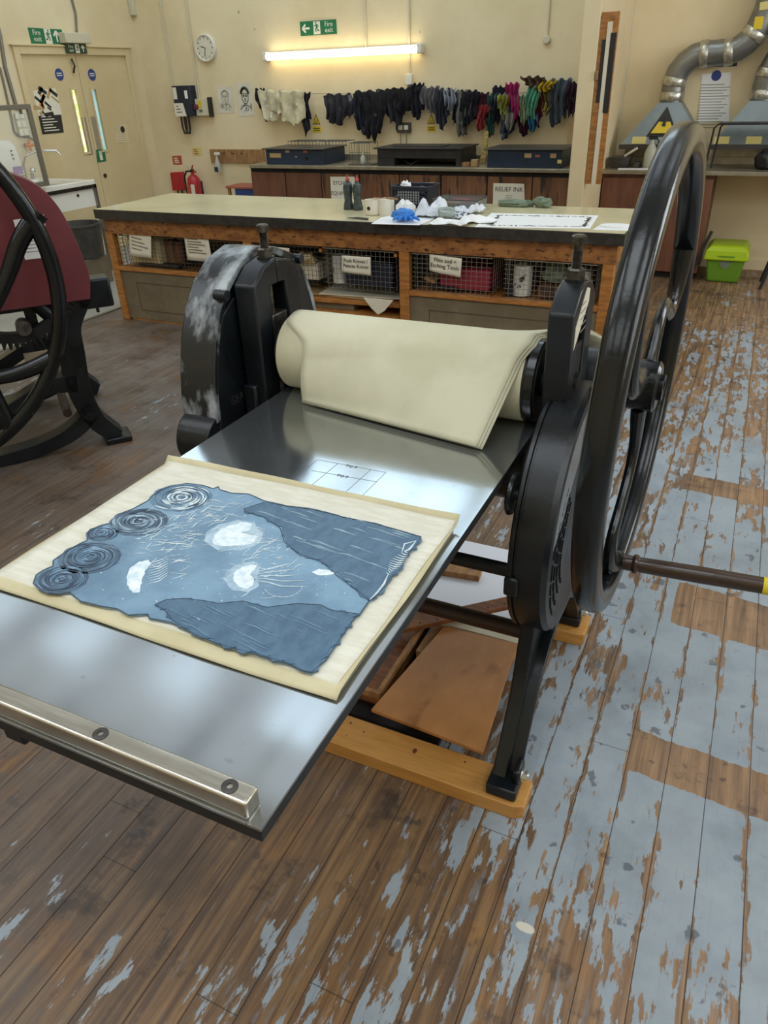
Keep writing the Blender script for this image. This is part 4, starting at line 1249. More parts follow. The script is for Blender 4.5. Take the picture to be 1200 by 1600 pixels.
tag(fl, 'torn triangular paper flap hanging from the open bay shelf', 'paper')
fl.location.y += 0


# ------------------------------------------------------------------ wire baskets with their contents and labels
def basket(x0, x1, z0, z1, y0, y1, label, m='wire'):
    t = thing('wire_basket', label, 'basket', ((x0 + x1) / 2, (y0 + y1) / 2, z0), 'wire baskets under the workbench')
    r = .0016
    w_ = MB()
    nx, nz, ny = max(6, int((x1 - x0) / .033)), 8, 10
    for i in range(nx + 1):
        x = x0 + (x1 - x0) * i / nx; w_.rod((x, y0, z0), (x, y0, z1), r, 4)
    for k in range(nz + 1):
        z = z0 + (z1 - z0) * k / nz; w_.rod((x0, y0, z), (x1, y0, z), r, 4)
    w_.build('front_mesh', m, t, smooth=0)
    for x in (x0, x1):
        w_ = MB()
        for j in range(ny + 1):
            y = y0 + (y1 - y0) * j / ny; w_.rod((x, y, z0), (x, y, z1), r, 4)
        for k in range(nz + 1):
            z = z0 + (z1 - z0) * k / nz; w_.rod((x, y0, z), (x, y1, z), r, 4)
        w_.build('side_mesh', m, t, smooth=0)
    w_ = MB()
    for i in range(nx + 1):
        x = x0 + (x1 - x0) * i / nx; w_.rod((x, y1, z0), (x, y1, z1), r, 4); w_.rod((x, y0, z0), (x, y1, z0), r, 4)
    for k in range(nz + 1):
        z = z0 + (z1 - z0) * k / nz; w_.rod((x0, y1, z), (x1, y1, z), r, 4)
    w_.build('back_mesh', m, t, smooth=0)
    MB().tube([(x0, y0, z1), (x1, y0, z1), (x1, y1, z1), (x0, y1, z1)], .004, 8, closed=True).build('rim_wire', m, t)
    return t


def hang_label(px, y, body, label, lines=0, size=.036, m='sign'):
    P = [on_y(x, yy, y) for x, yy in px]
    c = sum(P, Vector()) / 4
    A = MB(); B_ = [(p.x, y, p.z) for p in P]
    a, b2, c2, d2 = [Vector(q) for q in B_]

    def fn(u, v):
        q = (a * (1 - u) + b2 * u) * (1 - v) + (d2 * (1 - u) + c2 * u) * v
        return q + Vector((0, -.004 * math.sin(u * 5) * v, 0))
    o = A.grid(fn, 8, 6).build('paper_label', m, smooth=80, solid=.0008)
    tag(o, label, 'label', 'paper labels on the baskets')
    roll = math.atan2(b2.z - a.z, b2.x - a.x)
    if body: txt('handwriting', body, size, 'text', o, (c.x, y - .006, c.z + .01), roll=roll)
    if lines:
        ln = MB(); w_ = (b2 - a).length; h = (d2 - a).length
        for k in range(lines):
            f = .26 + .55 * k / lines; s = a + (d2 - a) * f + (b2 - a) * .12; e = s + (b2 - a) * (.45 + .28 * ((k * 7) % 3) / 2)
            ln.box((s + e) / 2 + Vector((0, -.006, 0)), ((e - s).length, .0006, .007), Matrix.Rotation(-roll, 3, 'Y'))
        ln.build('faint_writing', 'text_grey', o, smooth=0)
    return o


BY0, BY1 = FY + .02, FY + .46
zs0, zs1 = .434, .668
basket(-4.48, -3.93, zs0, zs1, BY0, BY1, 'leftmost wire basket under the workbench, holding a cream box', 'wire_dark')
basket(-3.90, -3.33, zs0, zs1, BY0, BY1, 'wire basket with a crumpled blue bag, beside the second post', 'wire_dark')
basket(-3.20, -2.67, zs0 - .02, zs1, BY0, BY1, 'dark wire basket behind the press screw, holding tins', 'wire_dark')
basket(-2.64, -2.10, zs0 - .03, zs1, BY0, BY1, 'wire basket left of the middle post, holding a dark blue crate', 'wire')
basket(-1.965, -1.42, zs0, zs1, BY0, BY1, 'wire basket right of the middle post, holding a crimson box', 'wire')
basket(-1.34, -.775, zs0, zs1, BY0, BY1, 'rightmost wire basket, holding paint splashed tins', 'wire')
for x in (-3.215, -2.655, -2.085):
    MB().bb((x - .010, FY + .01, .640), (x + .010, FY + .5, .662)).build('basket_runner', 'wood_orange', BENCH)
    MB().bb((x - .010, FY + .3, .662), (x + .010, FY + .33, .80)).build('runner_bracket', 'wood_orange', BENCH)


def cont(name, mb, m, label, cat, **kw):
    o = mb.build(name, m, **kw); return tag(o, label, cat)


Z0 = zs0 + .004
cont('cardboard_box', MB().bb((-4.44, BY0 + .05, Z0 + .02), (-4.14, BY1 - .03, Z0 + .215)), 'cream_box', 'cream card box in the leftmost wire basket', 'box', bevel=.003)
cont('baking_tray', MB().bb((-4.36, BY0 + .03, Z0), (-3.96, BY1 - .03, Z0 + .018)), 'black_steel', 'dark flat tray at the bottom of the leftmost basket', 'tray', bevel=.003)
cont('cardboard_box', MB().bb((-4.11, BY0 + .10, Z0 + .02), (-3.96, BY1 - .03, Z0 + .19)), 'cabinet', 'dark brown box beside the cream box in the basket', 'box', bevel=.003)


def crumple(c, r, seed, amp=.5, n=10, sc=(1, 1, 1)):
    m = MB(); c = Vector(c); r_ = rnd(seed)
    o = Vector((r_.uniform(-9, 9), r_.uniform(-9, 9), r_.uniform(-9, 9)))
    rings = []
    for i in range(n + 1):
        th = PI * i / n
        ring = []
        for j in range(n * 2):
            ph = 2 * PI * j / (n * 2)
            d = Vector((math.sin(th) * math.cos(ph), math.sin(th) * math.sin(ph), math.cos(th)))
            f = 1 + amp * mnoise.noise(d * 2.2 + o) + amp * .5 * mnoise.noise(d * 5 + o)
            ring.append(c + Vector((d.x * r * f * sc[0], d.y * r * f * sc[1], max(-r * sc[2] * .8, d.z * r * f * sc[2]))))
        rings.append(ring)
    m.loft(rings, True, True)
    return m


cont('plastic_bag', crumple((-3.78, BY0 + .13, Z0 + .085), .078, 3, .4), 'blue_steel', 'crumpled dark blue bag in the second wire basket', 'bag', smooth=25)
cont('foil_bundle', crumple((-3.62, BY0 + .10, Z0 + .04), .055, 5, .7, sc=(1.8, .9, .8)), 'chrome', 'crumpled silver foil bundle low in the second wire basket', 'foil', smooth=20)
cont('cardboard_box', MB().bb((-3.58, BY0 + .20, Z0), (-3.35, BY1 - .02, Z0 + .22)), 'cardboard', 'brown cardboard box behind the foil in the second basket', 'box', bevel=.003)


def tin(x, y, z, r, h, m, label, name='tin', lidm='bare_iron'):
    t = thing(name, label, 'tin', (x, y, z), 'tins around the workbench')
    b = MB(); b.lathe([(0, 0), (r, 0), (r, h * .04), (r * .98, h * .06), (r * .98, h * .94), (r, h * .96), (r, h), (r * .92, h), (r * .92, h * .9), (0, h * .9)], Matrix.Translation((x, y, z)), 28)
    b.build('body', m, t)
    MB().lathe([(r * .93, h), (r * 1.02, h), (r * 1.02, h + .004), (r * .93, h + .004)], Matrix.Translation((x, y, z)), 28, closed=True).build('rim', lidm, t)
    return t


tin(-3.08, BY0 + .16, Z0 - .02, .075, .19, 'grey_steel', 'squat grey tin in the basket behind the press screw')
cont('paper_pack', MB().bb((-2.98, BY0 + .10, Z0 - .02), (-2.75, BY1 - .1, Z0 + .10)), 'paper_cream', 'pale paper pack in the basket behind the press screw', 'paper pack', bevel=.004)
cont('plastic_bag', crumple((-2.86, BY0 + .09, Z0 + .125), .055, 12, .6, sc=(1.9, 1, .7)), 'cream_box', 'crumpled kraft bag on top of the pale paper pack', 'bag', smooth=25)
cr = MB().bb((-2.50, BY0 + .06, Z0 - .02), (-2.14, BY1 - .02, Z0 + .14)); cont('plastic_crate', cr, 'dark_box', 'dark blue crate in the basket left of the middle post', 'crate', bevel=.006)
tin(-2.575, BY0 + .11, Z0 - .022, .05, .19, 'tin', 'white tin beside the dark blue crate')
cont('plastic_crate', MB().bb((-1.79, BY0 + .05, Z0 + .012), (-1.45, BY1 - .02, Z0 + .14)), 'crimson', 'crimson tool box in the basket right of the middle post', 'box', bevel=.008)
cont('wooden_strip', MB().box((-1.865, BY0 + .20, Z0 + .055), (.08, .30, .02), Matrix.Rotation(.3, 3, 'Y')), 'raw_wood', 'slanting wooden strip beside the crimson tool box', 'wood strip')
f = MB(); f.rod((-1.85, BY0 + .04, Z0 + .02), (-1.66, BY0 + .03, Z0 + .018), .013, 10); cont('file_handle', f, 'black', 'black file lying in front of the crimson tool box', 'file')
tin(-1.245, BY0 + .10, Z0, .062, .185, 'tin', 'white paint splashed tin in the rightmost wire basket')
tin(-.86, BY0 + .13, Z0, .045, .17, 'tin', 'narrow pale tin at the right end of the rightmost basket')
cont('plastic_bag', crumple((-1.05, BY0 + .16, Z0 + .135), .066, 17, .5, sc=(1.3, .9, 1)), 'dusty', 'crumpled grey bag between the two tins in the rightmost basket', 'bag', smooth=25)
cont('cardboard_box', MB().bb((-1.13, BY0 + .05, Z0), (-.96, BY1 - .05, Z0 + .07)), 'cabinet', 'low brown box under the grey bag in the rightmost basket', 'box', bevel=.003)
cont('ink_bottle', MB().lathe([(0, 0), (.028, 0), (.028, .05), (.015, .06), (.015, .075), (0, .075)], Matrix.Translation((-1.315, BY0 + .05, Z0)), 18), 'black', 'small black bottle in front of the paint splashed tin', 'bottle')

LY = BY0 - .012
hang_label([(201, 358), (236, 367), (236, 404), (203, 399)], LY, '', 'handwritten label on the leftmost wire basket', 4)
hang_label([(286, 360), (324, 363), (331, 410), (293, 406)], LY, '', 'tall printed label on the basket with the blue bag', 6)
hang_label([(425, 385), (452, 388), (452, 398), (426, 397)], LY, '', 'small blank label on the basket behind the press screw', 0)
hang_label([(534, 399), (579, 402), (579, 431), (534, 425)], LY, 'Push Knives /\nPalette Knives', 'label reading Push Knives and Palette Knives', 0, .034)
hang_label([(671, 397), (722, 404), (719, 434), (671, 423)], LY, 'Files and +\nEtching Tools', 'label reading Files and Etching Tools', 0, .036)


# ------------------------------------------------------------------ things on the workbench top
def squeeze_bottle(px, py, label):
    p = on_z(px, py, TZ)
    t = thing('squeeze_bottle', label, 'bottle', p, 'ink bottles on the workbench')
    h = .145
    MB().lathe([(0, 0), (.034, 0), (.037, .004), (.034, .03), (.026, .06), (.030, .10), (.034, .135), (.030, .165), (.013, .18), (.013, .19), (0, .19)], Matrix.Translation(p), 24).build('body', 'dark_bottle', t)
    MB().lathe([(0, .19), (.015, .19), (.015, .203), (.007, .206), (.005, .224), (0, .224)], Matrix.Translation(p), 18).build('cap', 'cap_red', t)


squeeze_bottle(545, 327, 'left one of two inky grey bottles with red caps on the workbench')
squeeze_bottle(559.5, 328, 'right one of two inky grey bottles with red caps on the workbench')
p = on_z(583, 335, TZ)
t = thing('brush_cup', 'white cup with a dark spot on the workbench', 'cup', p)
MB().lathe([(0, 0), (.046, 0), (.052, .005), (.056, .095), (.053, .095), (.048, .008), (0, .008)], Matrix.Translation(p), 28).build('body', 'white', t)
MB().disc((p.x - .006, p.y - .0545, p.z + .045), .012, .002, 'y').build('ink_spot', 'black', t)
p = on_z(604, 335, TZ)
t = thing('ink_tin', 'white labelled tin with a palette knife across it', 'tin', p, 'tins around the workbench')
MB().lathe([(0, 0), (.054, 0), (.054, .10), (.050, .10), (.050, .09), (0, .09)], Matrix.Translation(p), 28).build('body', 'white', t)
kn = MB(); kn.box((p.x - .03, p.y - .01, p.z + .1025), (.13, .016, .003), -.2); kn.box((p.x + .055, p.y - .028, p.z + .105), (.09, .014, .009), -.2); kn = kn.build('palette_knife', 'raw_wood', bevel=.001); tag(kn, 'palette knife resting across the white ink tin', 'knife')
kn = MB(); a = on_z(543, 342, TZ); b = on_z(575, 344, TZ)
kn.tube([a + Vector((0, 0, .006)), (a + b) / 2 + Vector((0, 0, .010)), b + Vector((0, 0, .007))], [.002, .007, .008], 8); kn = kn.build('scraper', 'grey_steel'); tag(kn, 'dark scraper lying near the front edge of the workbench', 'scraper')
# plastic basket
p = on_z(649, 321, TZ)
t = thing('plastic_basket', 'navy blue slotted plastic basket on the workbench', 'basket', p)
bw, bd, bh = .135, .10, .135
m = MB()
for s in (-1, 1):
    m.bb((p.x - bw, p.y + s * bd - .002, p.z), (p.x + bw, p.y + s * bd + .002, p.z + .025)); m.bb((p.x - bw, p.y + s * bd - .002, p.z + bh - .028), (p.x + bw, p.y + s * bd + .002, p.z + bh))
    m.bb((p.x + s * bw - .002, p.y - bd, p.z), (p.x + s * bw + .002, p.y + bd, p.z + bh))
    for k in range(15):
        x = p.x - bw + bw * 2 * k / 14; m.bb((x - .003, p.y + s * bd - .002, p.z + .02), (x + .003, p.y + s * bd + .002, p.z + bh - .02))
    for k in range(1, 5):
        z = p.z + .025 + k * .0165; m.bb((p.x - bw, p.y + s * bd - .0018, z - .002), (p.x + bw, p.y + s * bd + .0018, z + .002))
m.bb((p.x - bw, p.y - bd, p.z), (p.x + bw, p.y + bd, p.z + .004))
m.build('basket_body', 'navy', t, smooth=0)
MB().tube([(p.x - bw - .008, p.y - bd - .008, p.z + bh), (p.x + bw + .008, p.y - bd - .008, p.z + bh), (p.x + bw + .008, p.y + bd + .008, p.z + bh), (p.x - bw - .008, p.y + bd + .008, p.z + bh)], .006, 8, closed=True).build('rim', 'navy', t)
cont('folded_paper', MB().bb((p.x - .10, p.y - bd + .012, p.z + .008), (p.x + .06, p.y - bd + .03, p.z + .105)), 'paper', 'white card standing inside the navy basket', 'card')
cont('paper_scrap', crumple((p.x - .075, p.y, p.z + .125), .035, 31, .7), 'paper', 'crumpled white paper sticking out of the navy basket', 'paper', smooth=20)
cont('ink_scraps', crumple((p.x + .04, p.y + .01, p.z + .09), .06, 33, .4, sc=(1.1, .8, .6)), 'black_steel', 'dark inky scraps inside the navy basket', 'scraps', smooth=20)
# low red tray
p = on_z(719, 326, TZ)
t = thing('clear_tray', 'clear plastic tray with maroon wiping rags inside', 'tray', p)
m = MB()
for s in (-1, 1):
    m.bb((p.x - .16, p.y + s * .10 - .002, p.z), (p.x + .16, p.y + s * .10 + .002, p.z + .07)); m.bb((p.x + s * .16 - .002, p.y - .1, p.z), (p.x + s * .16 + .002, p.y + .1, p.z + .07))
m.bb((p.x - .16, p.y - .1, p.z), (p.x + .16, p.y + .1, p.z + .003))
m.build('tray_wall', 'glass', t, smooth=0)
MB().tube([(p.x - .165, p.y - .105, p.z + .07), (p.x + .165, p.y - .105, p.z + .07), (p.x + .165, p.y + .105, p.z + .07), (p.x - .165, p.y + .105, p.z + .07)], .005, 8, closed=True).build('rim', 'grey_steel', t)
cont('wiping_rag', crumple((p.x, p.y, p.z + .036), .06, 35, .35, sc=(1.8, 1.0, .5)), 'red_dark', 'maroon rag lying in the clear plastic tray', 'rag', smooth=25)


def scrap(name, px, py, size, hgt, seed, m, label, cat, sx=1.0):
    p = on_z(px, py, TZ + .001); r = rnd(seed); o = Vector((r.uniform(-9, 9), r.uniform(-9, 9), 0))

    def fn(u, v):
        x = (u - .5) * size * 2 * sx; y = (v - .5) * size * 1.5
        q = Vector((x * 6, y * 6, 0)) + o
        h = abs(mnoise.noise(q)) * hgt * 1.7 + abs(mnoise.noise(q * 2.6)) * hgt * .6
        e = min(u, v, 1 - u, 1 - v) * 4
        return Vector((p.x + x + mnoise.noise(q * 1.3) * size * .35, p.y + y + mnoise.noise(q * 1.7 + Vector((5, 0, 0))) * size * .3, p.z + .002 + h * min(1, .35 + e)))
    ob = MB().grid(fn, 18, 16).build(name, m, smooth=25, solid=.0012)
    return tag(ob, label, cat)


gl = MB(); p = on_z(630, 346, TZ)
r = rnd(5)
lump = crumple((p.x, p.y, TZ + .040), .055, 41, .55, sc=(1.5, .9, .75))
for k in range(5):
    a = -2.2 + k * .42; q = Vector((p.x + .03 + math.cos(a) * .05, p.y + math.sin(a) * .05, TZ + .03)); e = q + Vector((math.cos(a) * .075, math.sin(a) * .045, -.015))
    lump.tube([q, (q + e) / 2 + Vector((0, 0, .012)), e], [.014, .012, .006], 8)
o = lump.build('rubber_glove', 'glove', smooth=40, sub=1); tag(o, 'crumpled bright blue rubber gloves at the workbench front edge', 'gloves')
cont('paper_ball', crumple((on_z(634, 337, TZ).x, on_z(634, 337, TZ).y, TZ + .045), .06, 43, .5, sc=(1, .8, .85)), 'paper', 'crumpled white paper ball behind the blue gloves', 'paper', smooth=20)
cont('ink_cloth', crumple((on_z(611, 331, TZ).x + .03, on_z(611, 331, TZ).y, TZ + .05), .05, 44, .5), 'black_steel', 'dark inky cloth beside the white tin', 'cloth', smooth=25)
scrap('scrap_paper', 672, 338, .10, .15, 51, 'ragpaper', 'crumpled inky tissue standing high in front of the navy basket', 'paper')
scrap('scrap_paper', 700, 340, .11, .09, 52, 'ragpaper', 'inky tissue scrap beside the glass jar', 'paper')
scrap('scrap_paper', 733, 334, .10, .12, 53, 'ragpaper', 'inky tissue heap with dark ends below the clear tray', 'paper')
scrap('scrap_paper', 705, 350, .10, .05, 54, 'paper', 'white tissue lying along the bench front beside the gloves', 'paper', 1.4)
scrap('scrap_paper', 745, 347, .09, .04, 55, 'paper', 'white tissue lying against the large proof sheet', 'paper', 1.2)
j = MB(); p = on_z(694, 343, TZ); F = axm((p.x - .04, p.y - .01, TZ + .037), Vector((.9, .3, .05)))
j.lathe([(0, 0), (.03, .002), (.036, .012), (.036, .085), (.030, .095), (.030, .11), (.027, .11), (.027, .095), (.033, .085), (.033, .012), (0, .006)], F, 24); o = j.build('glass_jar', 'glass'); tag(o, 'glass jar lying on its side among the tissue scraps', 'jar')


def flat_sheet(name, px, z, m, label, cat='paper', th=.0015):
    P = [on_z(x, y, z) for x, y in px]
    o = MB().prism([(q.x, q.y) for q in P], 'z', z, z + th).build(name, m, smooth=0)
    return tag(o, label, cat)


flat_sheet('paper_sheet', [(580, 350), (655, 352), (680, 341), (630, 333), (596, 340)], TZ + .0004, 'paper', 'white sheet under the blue gloves at the bench edge')
ps = flat_sheet('proof_sheet', [(742, 355), (922, 357.5), (935, 337), (768, 333)], TZ + .0006, 'paper', 'large white proof sheet with a grey ink border on the workbench')
bd = MB()
P = [on_z(x, y, TZ + .0024) for x, y in [(766, 352), (912, 354), (922, 339), (780, 336)]]
rr_ = rnd(8)
for k in range(4):
    a, b = P[k], P[(k + 1) % 4]
    for s in range(26):
        q = a + (b - a) * (s + rr_.random()) / 26
        bd.box((q.x, q.y, TZ + .0023), (rr_.uniform(.01, .05), rr_.uniform(.004, .02), .0004), rr_.uniform(0, 3))
bd.build('ink_border', 'text_grey', ps, smooth=0)
flat_sheet('paper_sheet', [(926, 359), (985, 361), (990, 352), (940, 350)], TZ + .0005, 'paper', 'white sheet under the oval pad at the bench corner')
pd = MB(); P = on_z(964, 354, TZ + .002); pd.lathe([(0, 0), (1, 0), (1, 1), (0, 1)], Matrix.Translation((P.x, P.y, TZ + .0025)) @ Matrix.Diagonal((.098, .060, .008, 1)), 30); o = pd.build('oval_pad', 'paper'); tag(o, 'white oval paper pad at the right corner of the workbench', 'pad')


# ------------------------------------------------------------------ worktop along the back wall and the cabinets below
WY0 = 7.26
for x0, x1, lab in ((-5.05, -1.425, 'long zinc edged worktop along the back wall carrying three hot plates'), (-1.283, .95, 'zinc edged worktop below the extraction hoods')):
    m = MB(); m.bb((x0, WY0, .872), (x1, YB - .004, .905)); o = m.build('worktop', 'counter', bevel=.004); tag(o, lab, 'worktop')
    MB().bb((x0, YB - .022, .905), (x1, YB - .004, .96)).build('upstand', 'counter', o)
edges = [393, 446, 502, 562, 624, 689, 761, 832, 893]
xs = [on_y(p, 285, 7.30).x for p in edges]
names = ['plain brown end cabinet at the left end of the back worktop', 'plain brown cabinet second from the left under the back worktop', 'brown cabinet carrying the white etching equipment notice',
         'ink darkened cabinet behind the two ink bottles', 'ink darkened cabinet behind the navy plastic basket', 'ink darkened cabinet above the clear tray', 'brown cabinet carrying the relief ink notice', 'half blackened brown cabinet beside the white pier']
for k in range(8):
    a, b = xs[k], min(xs[k + 1], -1.43)
    t = thing('base_cabinet', names[k], 'cabinet', ((a + b) / 2, 7.58, 0), 'cabinets under the back worktop')
    MB().bb((a + .002, 7.33, .06), (b - .002, YB - .006, .868)).build('carcass', 'cabinet_red' if k < 2 else 'cabinet', t)
    MB().bb((a + .006, 7.30, .09), (b - .006, 7.328, .83)).build('door', 'cabinet_red' if k in (0, 1) else 'cabinet', t, bevel=.003)
    MB().bb((a + .002, 7.31, .832), (b - .002, 7.33, .868)).build('top_rail', 'dark_gap', t)
    MB().bb((a + .002, 7.38, .003), (b - .002, 7.40, .06)).build('plinth', 'dark_gap', t)
rx0, rx1 = -1.283, on_y(1116, 275, 7.30).x
t = thing('base_cabinet', 'reddish cabinet run to the right of the white pier below the hoods', 'cabinet', ((rx0 + rx1) / 2, 7.58, 0))
MB().bb((rx0 + .002, 7.33, .06), (rx1, YB - .02, .868)).build('carcass', 'cabinet_red', t)
MB().bb((rx0 + .006, 7.30, .06), (rx0 + .48, 7.328, .84)).build('door', 'cabinet_red', t, bevel=.003)
MB().bb((rx0 + .49, 7.30, .06), (rx1, 7.328, .84)).build('door', 'cabinet_red', t, bevel=.003)
MB().bb((rx0 + .002, 7.36, .003), (rx1 - .02, 7.40, .06)).build('plinth', 'dark_gap', t)


def pan_y(px, y, th):
    P = [on_y(a, b, y) for a, b in px]
    return MB().prism([(p.x, p.z) for p in P], 'y', y - th, y)


def pan_x(px, x, th):
    P = [on_x(a, b, x) for a, b in px]
    return MB().prism([(p.y, p.z) for p in P], 'x', x, x + th)


def ctr(px, fn, k):
    P = [fn(a, b, k) for a, b in px]
    return sum(P, Vector()) / len(P)


q = [(516, 276), (554, 276), (555, 311), (518, 311)]
o = pan_y(q, 7.2985, .003).build('notice', 'sign', smooth=0); tag(o, 'white notice reading Etching Equipment on the brown cabinet', 'sign')
c = ctr(q, on_y, 7.294); txt('lettering', 'ETCHING', .052, 'text', o, (c.x, 7.2945, c.z + .045)); txt('lettering', 'EQUIPMENT', .052, 'text', o, (c.x, 7.2945, c.z - .055))
q = [(771, 286), (819, 287), (820, 322), (770, 321)]
o = pan_y(q, 7.2985, .003).build('notice', 'sign', smooth=0); tag(o, 'white notice reading Relief Ink on the brown cabinet', 'sign')
c = ctr(q, on_y, 7.294); txt('lettering', 'RELIEF INK', .058, 'text', o, (c.x, 7.2945, c.z + .045))
ln = MB()
for k in range(5): ln.bb((c.x - .035, 7.294, c.z - .01 - k * .018), (c.x + .035, 7.295, c.z - .007 - k * .018))
ln.build('faint_print', 'line_grey', o, smooth=0)
MB().disc((c.x + .13, 7.2955, c.z + .10), .005, -.002, 'y').build('pin', 'black', o)
o = pan_y([(634, 285), (678, 285), (678, 296), (634, 296)], 7.2985, .003).build('notice', 'sign', smooth=0); tag(o, 'blank pale strip notice above the navy plastic basket', 'sign')


# hot plates
def hotplate(pxl, pxr, label, body, h, y0=7.33, y1=7.80, open_=False, group='hot plates on the worktop'):
    xa = on_y(pxl, 257, y0).x; xb = on_y(pxr, 258, y0).x
    z0 = .906
    t = thing('hot_plate', label, 'hot plate', ((xa + xb) / 2, (y0 + y1) / 2, z0), group)
    if open_:
        w_ = xb - xa
        MB().bb((xa, y0, z0 + h * .42), (xb, y1, z0 + h - .008)).build('housing', body, t, bevel=.004)
        MB().bb((xa, y0, z0), (xa + w_ * .21, y1, z0 + h * .42)).build('foot_box', body, t)
        MB().bb((xb - w_ * .05, y0, z0), (xb, y1, z0 + h * .42)).build('foot_panel', body, t)
        MB().bb((xa + w_ * .21, y1 - .01, z0), (xb - w_ * .05, y1, z0 + h * .42)).build('back_panel', 'grey_steel', t)
        cb = MB(); cb.tube([(xa + .20, y0 + .1, z0 + .07), (xa + .28, y0 + .06, z0 + .04), (xa + .34, y0 + .05, z0 + .01), (xa + .42, y0 + .09, z0 + .05), (xa + .52, y0 + .1, z0 + .07)], .006, 8); cb.build('cable', 'black', t)
        txt('maker_plate', 'HOT PLATE'[:0] or '- - - -', .02, 'yellow_pale', t, (xb - .12, y0 - .002, z0 + h * .72))
    else:
        MB().bb((xa, y0, z0), (xb, y1, z0 + h - .014)).build('housing', body, t, bevel=.004)
    MB().bb((xa - .03, y0 - .03, z0 + h - .012), (xb + .02, y1 + .02, z0 + h)).build('heated_top', 'grey_steel' if not open_ else 'black_steel', t, bevel=.003)
    return t, xa, xb, z0, h


t, xa, xb, z0, h = hotplate(417, 507, 'navy hot plate at the left end of the worktop with a wide grey top', 'blue_steel', .155)
MB().bb((xa + .05, 7.327, z0 + .065), (xa + .19, 7.331, z0 + .108)).build('maker_label', 'label_tan', t, smooth=0)
for u, v, c1 in ((.25, .115, 'label_tan'), (.47, .115, 'label_red')): MB().bb((xa + u, 7.327, z0 + v), (xa + u + .05, 7.331, z0 + v + .022)).build('warning_label', c1, t, smooth=0)
ds = MB()
for k in range(4): ds.disc((xa + .48 + (k % 2) * .04, 7.33, z0 + .03 + (k // 2) * .035), .010, -.012, 'y', 14)
MB().disc((xa + .50, 7.33, z0 + .06), .016, -.018, 'y', 18).build('dial', 'black', t)
MB().disc((xa + .38, 7.33, z0 + .075), .008, -.010, 'y', 14).build('switch', 'label_tan', t)
t, xa, xb, z0, h = hotplate(590, 719, 'black hot plate in the middle of the worktop, open underneath with cables', 'black_steel', .165, open_=True)
pl = MB().bb((xa + .15, 7.40, z0 + h + .0005), (xb - .22, 7.62, z0 + h + .006)).build('metal_plate', 'black_steel'); tag(pl, 'thin dark metal plate lying on the black hot plate', 'plate')
t, xa, xb, z0, h = hotplate(761, 877, 'blue hot plate with coloured stickers at the right, next to the pier', 'blue_steel', .16)
for u, v, w_, h_, c1 in ((.36, .085, .065, .036, 'label_tan'), (.46, .09, .045, .02, 'label_red'), (.60, .085, .055, .036, 'label_tan'), (.675, .08, .038, .03, 'label_tan'), (.67, .04, .038, .03, 'yellow_pale'), (.72, .105, .04, .018, 'label_red')):
    if xa + u + w_ < xb: MB().bb((xa + u, 7.327, z0 + v), (xa + u + w_, 7.331, z0 + v + h_)).build('warning_label', c1, t, smooth=0)
# wire cooling racks on the first hot plate
for k, (a, b) in enumerate(((456, 500), (505, 546), (551, 582))):
    A = on_y(a, 222, 7.62); B_ = on_y(b, 222, 7.62)
    zr = .906 + .155 + .001 if k < 2 else .906
    m = MB(); zt = zr + (.05 if k < 2 else .19)
    for j in range(9):
        x = A.x + (B_.x - A.x) * j / 8; m.rod((x, 7.54, zt), (x, 7.74, zt), .0022, 5)
        m.rod((x, 7.54, zr), (x, 7.54, zt), .0022, 5)
    for y in (7.54, 7.64, 7.74): m.rod((A.x, y, zt), (B_.x, y, zt), .003, 5)
    for y in (7.74,):
        m.rod((A.x, y, zr), (A.x, y, zt), .003, 5); m.rod((B_.x, y, zr), (B_.x, y, zt), .003, 5)
    if k == 2:
        for z in (zr + .05, zr + .1): m.rod((A.x, 7.54, z), (B_.x, 7.54, z), .0025, 5)
    o = m.build('wire_rack', 'wire_dark', smooth=0)
    tag(o, ['left wire rack standing on the navy hot plate', 'right wire rack standing on the navy hot plate', 'tall wire rack on the worktop between the navy and black hot plates'][k], 'rack', 'wire racks on the back worktop')
A = on_y(548, 257, 7.42); B_ = on_y(586, 257, 7.42)
o = MB().bb((A.x, 7.36, .906), (B_.x, 7.52, .915)).build('baking_tray', 'grey_steel', bevel=.003); tag(o, 'shallow steel tray in front of the tall wire rack', 'tray')
p = on_y(567, 245, 7.45); m = MB().lathe([(0, 0), (.028, 0), (.03, .01), (.026, .055), (.010, .075), (.010, .10), (0, .10)], Matrix.Translation((p.x, 7.45, .915)), 18)
o = m.build('spray_bottle', 'milky'); tag(o, 'small milky bottle standing on the shallow steel tray', 'bottle')
P = [on_y(a, b, 7.55) for a, b in ((749, 258), (758, 258), (763, 205), (757, 205))]
m = MB().prism([(q_.x, max(.906, q_.z)) for q_ in P], 'y', 7.55, 7.57); o = m.build('foil_strip', 'gold_foil'); tag(o, 'shiny foil wrapped strip leaning beside the blue hot plate', 'foil')
for k, (a, b, c1, lab) in enumerate(((722, 734, 'raw_wood', 'small wooden block beside the black hot plate'), (737, 747, 'cardboard', 'little cardboard roll beside the foil strip'))):
    p0 = on_y(a, 256, 7.40).x; p1 = on_y(b, 256, 7.40).x
    o = MB().bb((p0, 7.37, .906), (p1, 7.44, .906 + (.035 if k == 0 else .06))).build('wooden_block' if k == 0 else 'cardboard_roll', c1, bevel=.004); tag(o, lab, 'block' if k == 0 else 'roll')
P = [on_y(a, b, 7.86) for a, b in ((884, 232), (890, 232), (898, 194), (886, 194))]
P = [on_y(a, b, 7.80) for a, b in ((883, 250), (893, 250), (897, 193), (887, 193))]
o = MB().prism([(q_.x, max(.906, q_.z)) for q_ in P], 'y', 7.83, 7.845).build('envelope', 'kraft'); tag(o, 'brown kraft envelope standing behind the blue hot plate by the pier', 'envelope')
